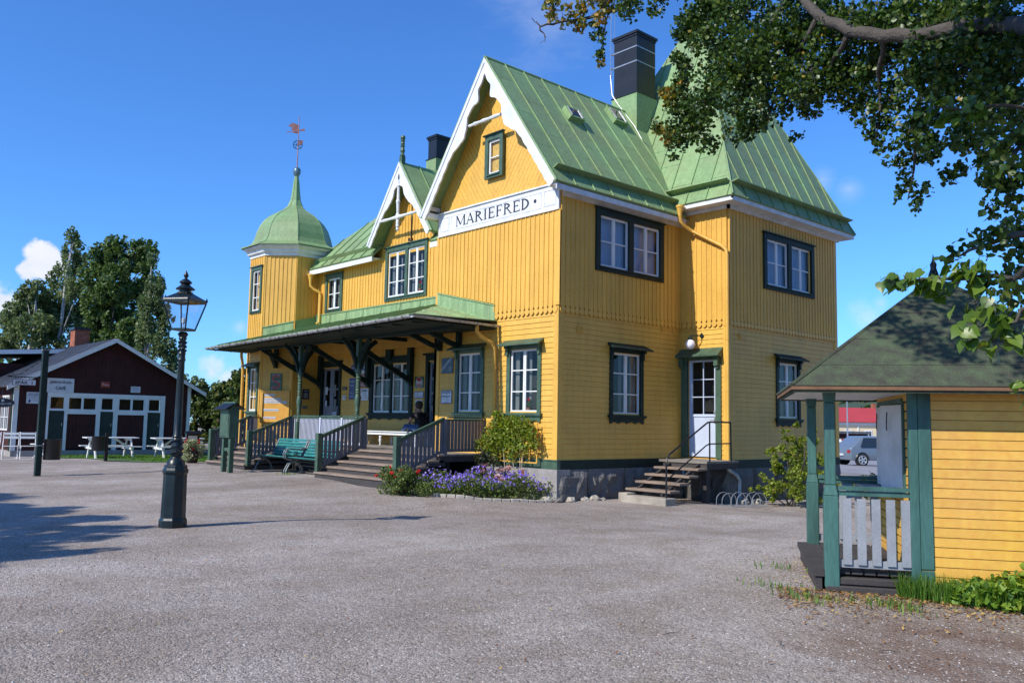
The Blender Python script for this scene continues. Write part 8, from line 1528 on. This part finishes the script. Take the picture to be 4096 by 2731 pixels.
# ================================================================== BEYOND THE KIOSK: car park, cars, houses, hill
def car(name, label, cat, c, rz, L, W, H, body, kind='hatch'):
    z = ground(*c)+.012; t = thing(name, label, cat, (c[0], c[1], z), rz); B = lambda mb, n, m, p=None, **k: build(mb, n, m, p or t, world=False, **k)
    if kind == 'van': side = [(0, .30), (0, .75), (.03, 1.0), (.22, 1.12), (.34, H-.05), (.42, H), (.97, H), (1, H-.1), (1, .30)]
    elif kind == 'suv': side = [(0, .32), (0, .72), (.04, .88), (.22, 1.02), (.36, H-.06), (.48, H), (.80, H-.02), (.93, 1.12), (.985, .98), (1, .72), (.985, .32)]
    else: side = [(0, .25), (0, .60), (.05, .74), (.22, .92), (.36, H-.06), (.50, H), (.78, H-.04), (.95, .95), (1, .85), (1, .28)]
    n = len(side); rings = []
    for yy, sc in ((-.5, .0), (-.47, 1), (.47, 1), (.5, 0)):
        r = []
        for u, zz in side:
            cab = max(0, (zz-.95)/(H-.95)) if H > .95 else 0; w = W*yy*(1-.20*cab); k = .96 if sc == 0 else 1; r.append(((u-.5)*L*k, w, (zz-.6)*(.93 if sc == 0 else 1)+.6))
        rings.append(r)
    mb = MB(); vs = [p for r in rings for p in r]; fs = [tuple(range(n)), tuple(3*n+i for i in range(n))[::-1]]
    for a in range(3): fs += [(a*n+i, (a+1)*n+i, (a+1)*n+(i+1) % n, a*n+(i+1) % n) for i in range(n)]
    mb.add(vs, fs); b = B(mb, 'body', body); bevel(b, .04, 2); smooth_angle(b, 40)
    # glazing set just proud of the cabin
    mb = MB(); z0, z1 = (1.15, H-.12) if kind == 'van' else ((1.02, H-.10) if kind == 'suv' else (.93, H-.09))
    u0, u1 = (.25, .40) if kind == 'van' else ((.30, .86) if kind == 'suv' else (.27, .88))
    for s in (-1, 1):
        w0, w1 = W*.5*(1-.20*max(0, (z0-.95)/(H-.95)))+.006, W*.5*(1-.20*(z1-.95)/(H-.95))+.006
        for a, b_ in (((u0, (u0+u1)/2-.01), ((u0+u1)/2+.01, u1)) if kind != 'van' else ((u0, u1),)):
            mb.add([((a-.5)*L, s*w0, z0), ((b_-.5)*L, s*w0, z0), ((min(b_, u1-.06)-.5)*L, s*w1, z1), ((max(a, u0+.08)-.5)*L, s*w1, z1)], [(0, 1, 2, 3)])
    fu = side[3]; gu = side[4]; w = W*.42; mb.add([((fu[0]-.5+.012)*L-.03, -w, fu[1]+.04), ((fu[0]-.5+.012)*L-.03, w, fu[1]+.04), ((gu[0]-.5-.01)*L-.02, w*.86, gu[1]-.02), ((gu[0]-.5-.01)*L-.02, -w*.86, gu[1]-.02)], [(0, 1, 2, 3)])
    B(mb, 'windows', 'car_glass')
    R = .34 if kind != 'hatch' else .30
    for u in (.18, .84 if kind == 'suv' else .80):
        for s in (-1, 1):
            x = (u-.5)*L; y = s*(W*.5-.08); mb = MB(); mb.tube([(x, y-.10, R), (x, y+.10, R)], R, 20); wh = B(mb, 'wheel', 'rubber'); mb = MB(); mb.tube([(x, y+s*.07, R), (x, y+s*.105, R)], R*.68, 16); rim = build(mb, 'rim', 'black_metal', wh, world=False)
            mb = MB()
            for k in range(5): a = k*2*math.pi/5; mb.beam((x, y+s*.11, R), (x+R*.64*math.cos(a), y+s*.11, R+R*.64*math.sin(a)), .075, .02, up=(0, 1, 0))
            mb.tube([(x+R*.66*math.cos(q), y+s*.11, R+R*.66*math.sin(q)) for q in np.linspace(0, 2*math.pi, 17)], .022, 5, caps=False); build(mb, 'spokes', 'rim_silver', wh, world=False)
            mb = MB(); mb.tube([(x+(R+.05)*math.cos(q), s*(W*.5+.004), R+(R+.05)*math.sin(q)) for q in np.linspace(0, math.pi, 9)], .03, 4); B(mb, 'wheel_arch', 'car_dark')
    for s in (-1, 1):
        mb = MB(); mb.box(-L*.5-.01, -L*.5+.12, s*W*.38-.16, s*W*.38+.16, side[1][1]-.10, side[1][1]+.06); B(mb, 'headlight', 'lamp_chrome'); mb = MB(); mb.box(L*.5-.14, L*.5+.01, s*W*.41-.12, s*W*.41+.12, side[-2][1]-.02, side[-2][1]+.14); B(mb, 'tail_light', 'tail_red')
        mb = MB(); mb.box((u0+.03-.5)*L, (u0+.07-.5)*L, s*W*.5, s*(W*.5+.14), z0, z0+.12); B(mb, 'mirror', body)
    mb = MB(); mb.box(-L*.5-.015, -L*.5+.02, -.26, .26, .36, .47); mb.box(L*.5-.02, L*.5+.015, -.26, .26, .55, .66); B(mb, 'number_plate', 'enamel_white'); mb = MB(); mb.box(-L*.5-.012, -L*.5+.03, -.45, .45, .50, .60); B(mb, 'grille', 'car_dark')
    return t
car('parked_car', 'grey blue suv parked side on beyond the kiosk, its rear wheel in view', 'car', (-8.75, 33.6), R_(238), 4.4, 1.85, 1.60, 'car_grey', 'suv')
car('parked_car', 'red hatchback parked nose towards the kiosk beyond the grey suv', 'car', (-23.9, 60.5), R_(80), 4.0, 1.72, 1.45, 'car_red')
car('parked_van', 'white van parked behind the red hatchback', 'van', (-33.6, 82.7), R_(240), 5.2, 1.95, 2.0, 'car_white', 'van')
car('parked_car', 'dark car parked at the left of the white van', 'car', (-30.3, 71.5), R_(70), 4.2, 1.75, 1.5, 'car_dark')
# box lorry
z = ground(-45.8, 102); LO = thing('box_lorry', 'white box lorry with a small red square on its side, far in the car park', 'lorry', (-45.8, 102.2, z), R_(47)); mb = MB(); mb.box(-3, 3, -1.2, 1.2, .9, 3.2); build(mb, 'cargo_box', 'car_white', LO, world=False); mb = MB(); mb.box(-4.8, -3.1, -1.1, 1.1, .5, 2.5); build(mb, 'cab', 'car_white', LO, world=False)
mb = MB(); mb.box(1.2, 2.3, -1.215, -1.20, 1.2, 1.8); build(mb, 'red_square', 'sign_red', LO, world=False)
for x in (-4, 2): mb = MB(); mb.tube([(x, -1.1, .5), (x, 1.1, .5)], .5, 14); build(mb, 'wheel', 'rubber', LO, world=False)
def far(d, px, y): # a point at depth d on the line of sight through the gap beside the kiosk
    return None
# long cream house with red roof: facade runs across the view
hc = Vector((-51.6, 118.2, 0)); hu = Vector((.60, .80, 0)).normalized(); HF = Fr(hc, hu); zg = ground(hc.x, hc.y)
RH = thing('row_house', 'long cream two storey house with a bright red roof in the distance', 'house', (hc.x, hc.y, zg))
zr0 = 1.22; mb = MB(); HF.box(mb, -16, 14, zg-1, zr0, -9, 0); build(mb, 'wall', 'far_plaster', RH)
mb = MB(); P = HF.P; mb.prism([P(-16.5, zr0, .6), P(14.5, zr0, .6), P(14.5, zr0+2.3, -4.5), P(-16.5, zr0+2.3, -4.5)], [P(-16.5, zr0-.1, .6), P(14.5, zr0-.1, .6), P(14.5, zr0+2.2, -4.5), P(-16.5, zr0+2.2, -4.5)]); build(mb, 'roof', 'far_roof_red', RH)
fbox(HF, 'eave_board', 'white_paint', RH, (-16.3, 14.3, zr0-.55, zr0-.12, 0, .2)); fbox(HF, 'chimney', 'brick_red', RH, (5.6, 6.1, zr0+1.6, zr0+3.0, -4.8, -4.2))
for i in range(9):
    u = -14+i*3.3
    fbox(HF, 'pilaster', 'white_paint', RH, (u+1.55, u+1.72, zg, zr0-.56, 0, .1))
    for zz in (zr0-1.95, zr0-4.9):
        w_ = fbox(HF, 'window', 'white_paint', RH, (u-.62, u+.62, zz-.62, zz+.62, 0, .08)); fbox(HF, 'pane', 'car_glass', w_, (u-.45, u-.05, zz-.45, zz+.45, .08, .1), (u+.05, u+.45, zz-.45, zz+.45, .08, .1))
sc_ = Vector((-40.5, 92.6, 0)); SF = Fr(sc_, hu); zs_ = ground(sc_.x, sc_.y); SH = thing('long_shed', 'low dark open fronted shed in front of the cream house', 'shed', (sc_.x, sc_.y, zs_))
fbox(SF, 'wall', 'falu_red', SH, (-7, 3.3, zs_-.5, -.55, -4, 0)); fbox(SF, 'roof', 'roof_sheet_dark', SH, (-7.4, 3.7, -.55, -.25, -4.4, .4)); fbox(SF, 'slatted_panel', 'wood_grey', SH, *[(-3.5+i*.35, -3.3+i*.35, -1.9, -1.15, 0, .05) for i in range(14)])
# wooded hill behind
def hill():
    mb = MB(); n, m_ = 40, 8; vs = []; c = Vector((-150, 330, 0)); u = Vector((.74, .67, 0)).normalized(); v = Vector((-.67, .74, 0)).normalized()
    for j in range(m_+1):
        for i in range(n+1):
            a = -260+520*i/n; b = -60+140*j/m_; h = -6+19*math.exp(-((a-10)/110)**2)*math.sin(math.pi*min(1, j/m_*.9+.02))**.6+1.5*math.sin(a*.09)+1.0*math.sin(a*.23); p = c+u*a+v*b; vs.append((p.x, p.y, h))
    mb.add(vs, [(j*(n+1)+i, j*(n+1)+i+1, (j+1)*(n+1)+i+1, (j+1)*(n+1)+i) for j in range(m_) for i in range(n)]); o = build(mb, 'hill', 'hill_green', smooth=True); tag(o, 'wooded hill beyond the car park', None, None, 'structure'); return vs
hv = np.array(hill()); idx = RNG.integers(0, len(hv), 420); P = []
for i in idx: b = hv[i]+np.array([RNG.uniform(-6, 6), RNG.uniform(-6, 6), 2]); P.append(ball_pts(b, (3.2, 3.2, 4.2), 90, .3))
o = leaf_cloud('forest', np.concatenate(P), 0, 1.5, 'hedge_leaf'); tag(o, 'dark green forest covering the far hill', None, None, 'stuff')
for i, (a, d_, s) in enumerate(((-60, 150, 1), (-56, 156, .8), (-63, 162, .9))):
    t = thing('far_house', ['small house with orange roof below the hill, nearest', 'second small orange roofed house below the hill', 'small pale house half hidden below the hill'][i], 'house', (a, d_, -3)); mb = MB(); mb.box(a-3*s, a+3*s, d_-3, d_+3, -4, 1.6); build(mb, 'wall', 'brick_red' if i else 'far_plaster', t); mb = MB(); mb.prism([(a-3.5*s, d_-3.4, 1.6), (a-3.5*s, d_+3.4, 1.6), (a-3.5*s, d_, 3.8)], [(a+3.5*s, d_-3.4, 1.6), (a+3.5*s, d_+3.4, 1.6), (a+3.5*s, d_, 3.8)]); build(mb, 'roof', 'brick_red', t)
# tall street light poles far off
for i, (x, y) in enumerate(((-33.5, 80), (-30.2, 84))):
    t = thing('car_park_light', ['thin grey light pole left over the red roof', 'thin grey light pole right over the red roof'][i], 'light pole', (x, y, ground(x, y))); mb = MB(); mb.tube([(x, y, ground(x, y)), (x, y, 3.4-i*.7)], [.10, .06], 6); build(mb, 'pole', 'galvanised', t); mb = MB(); mb.box(x-.3, x+.3, y-.1, y+.1, 3.4-i*.7, 3.5-i*.7); build(mb, 'lamp_head', 'galvanised', t)
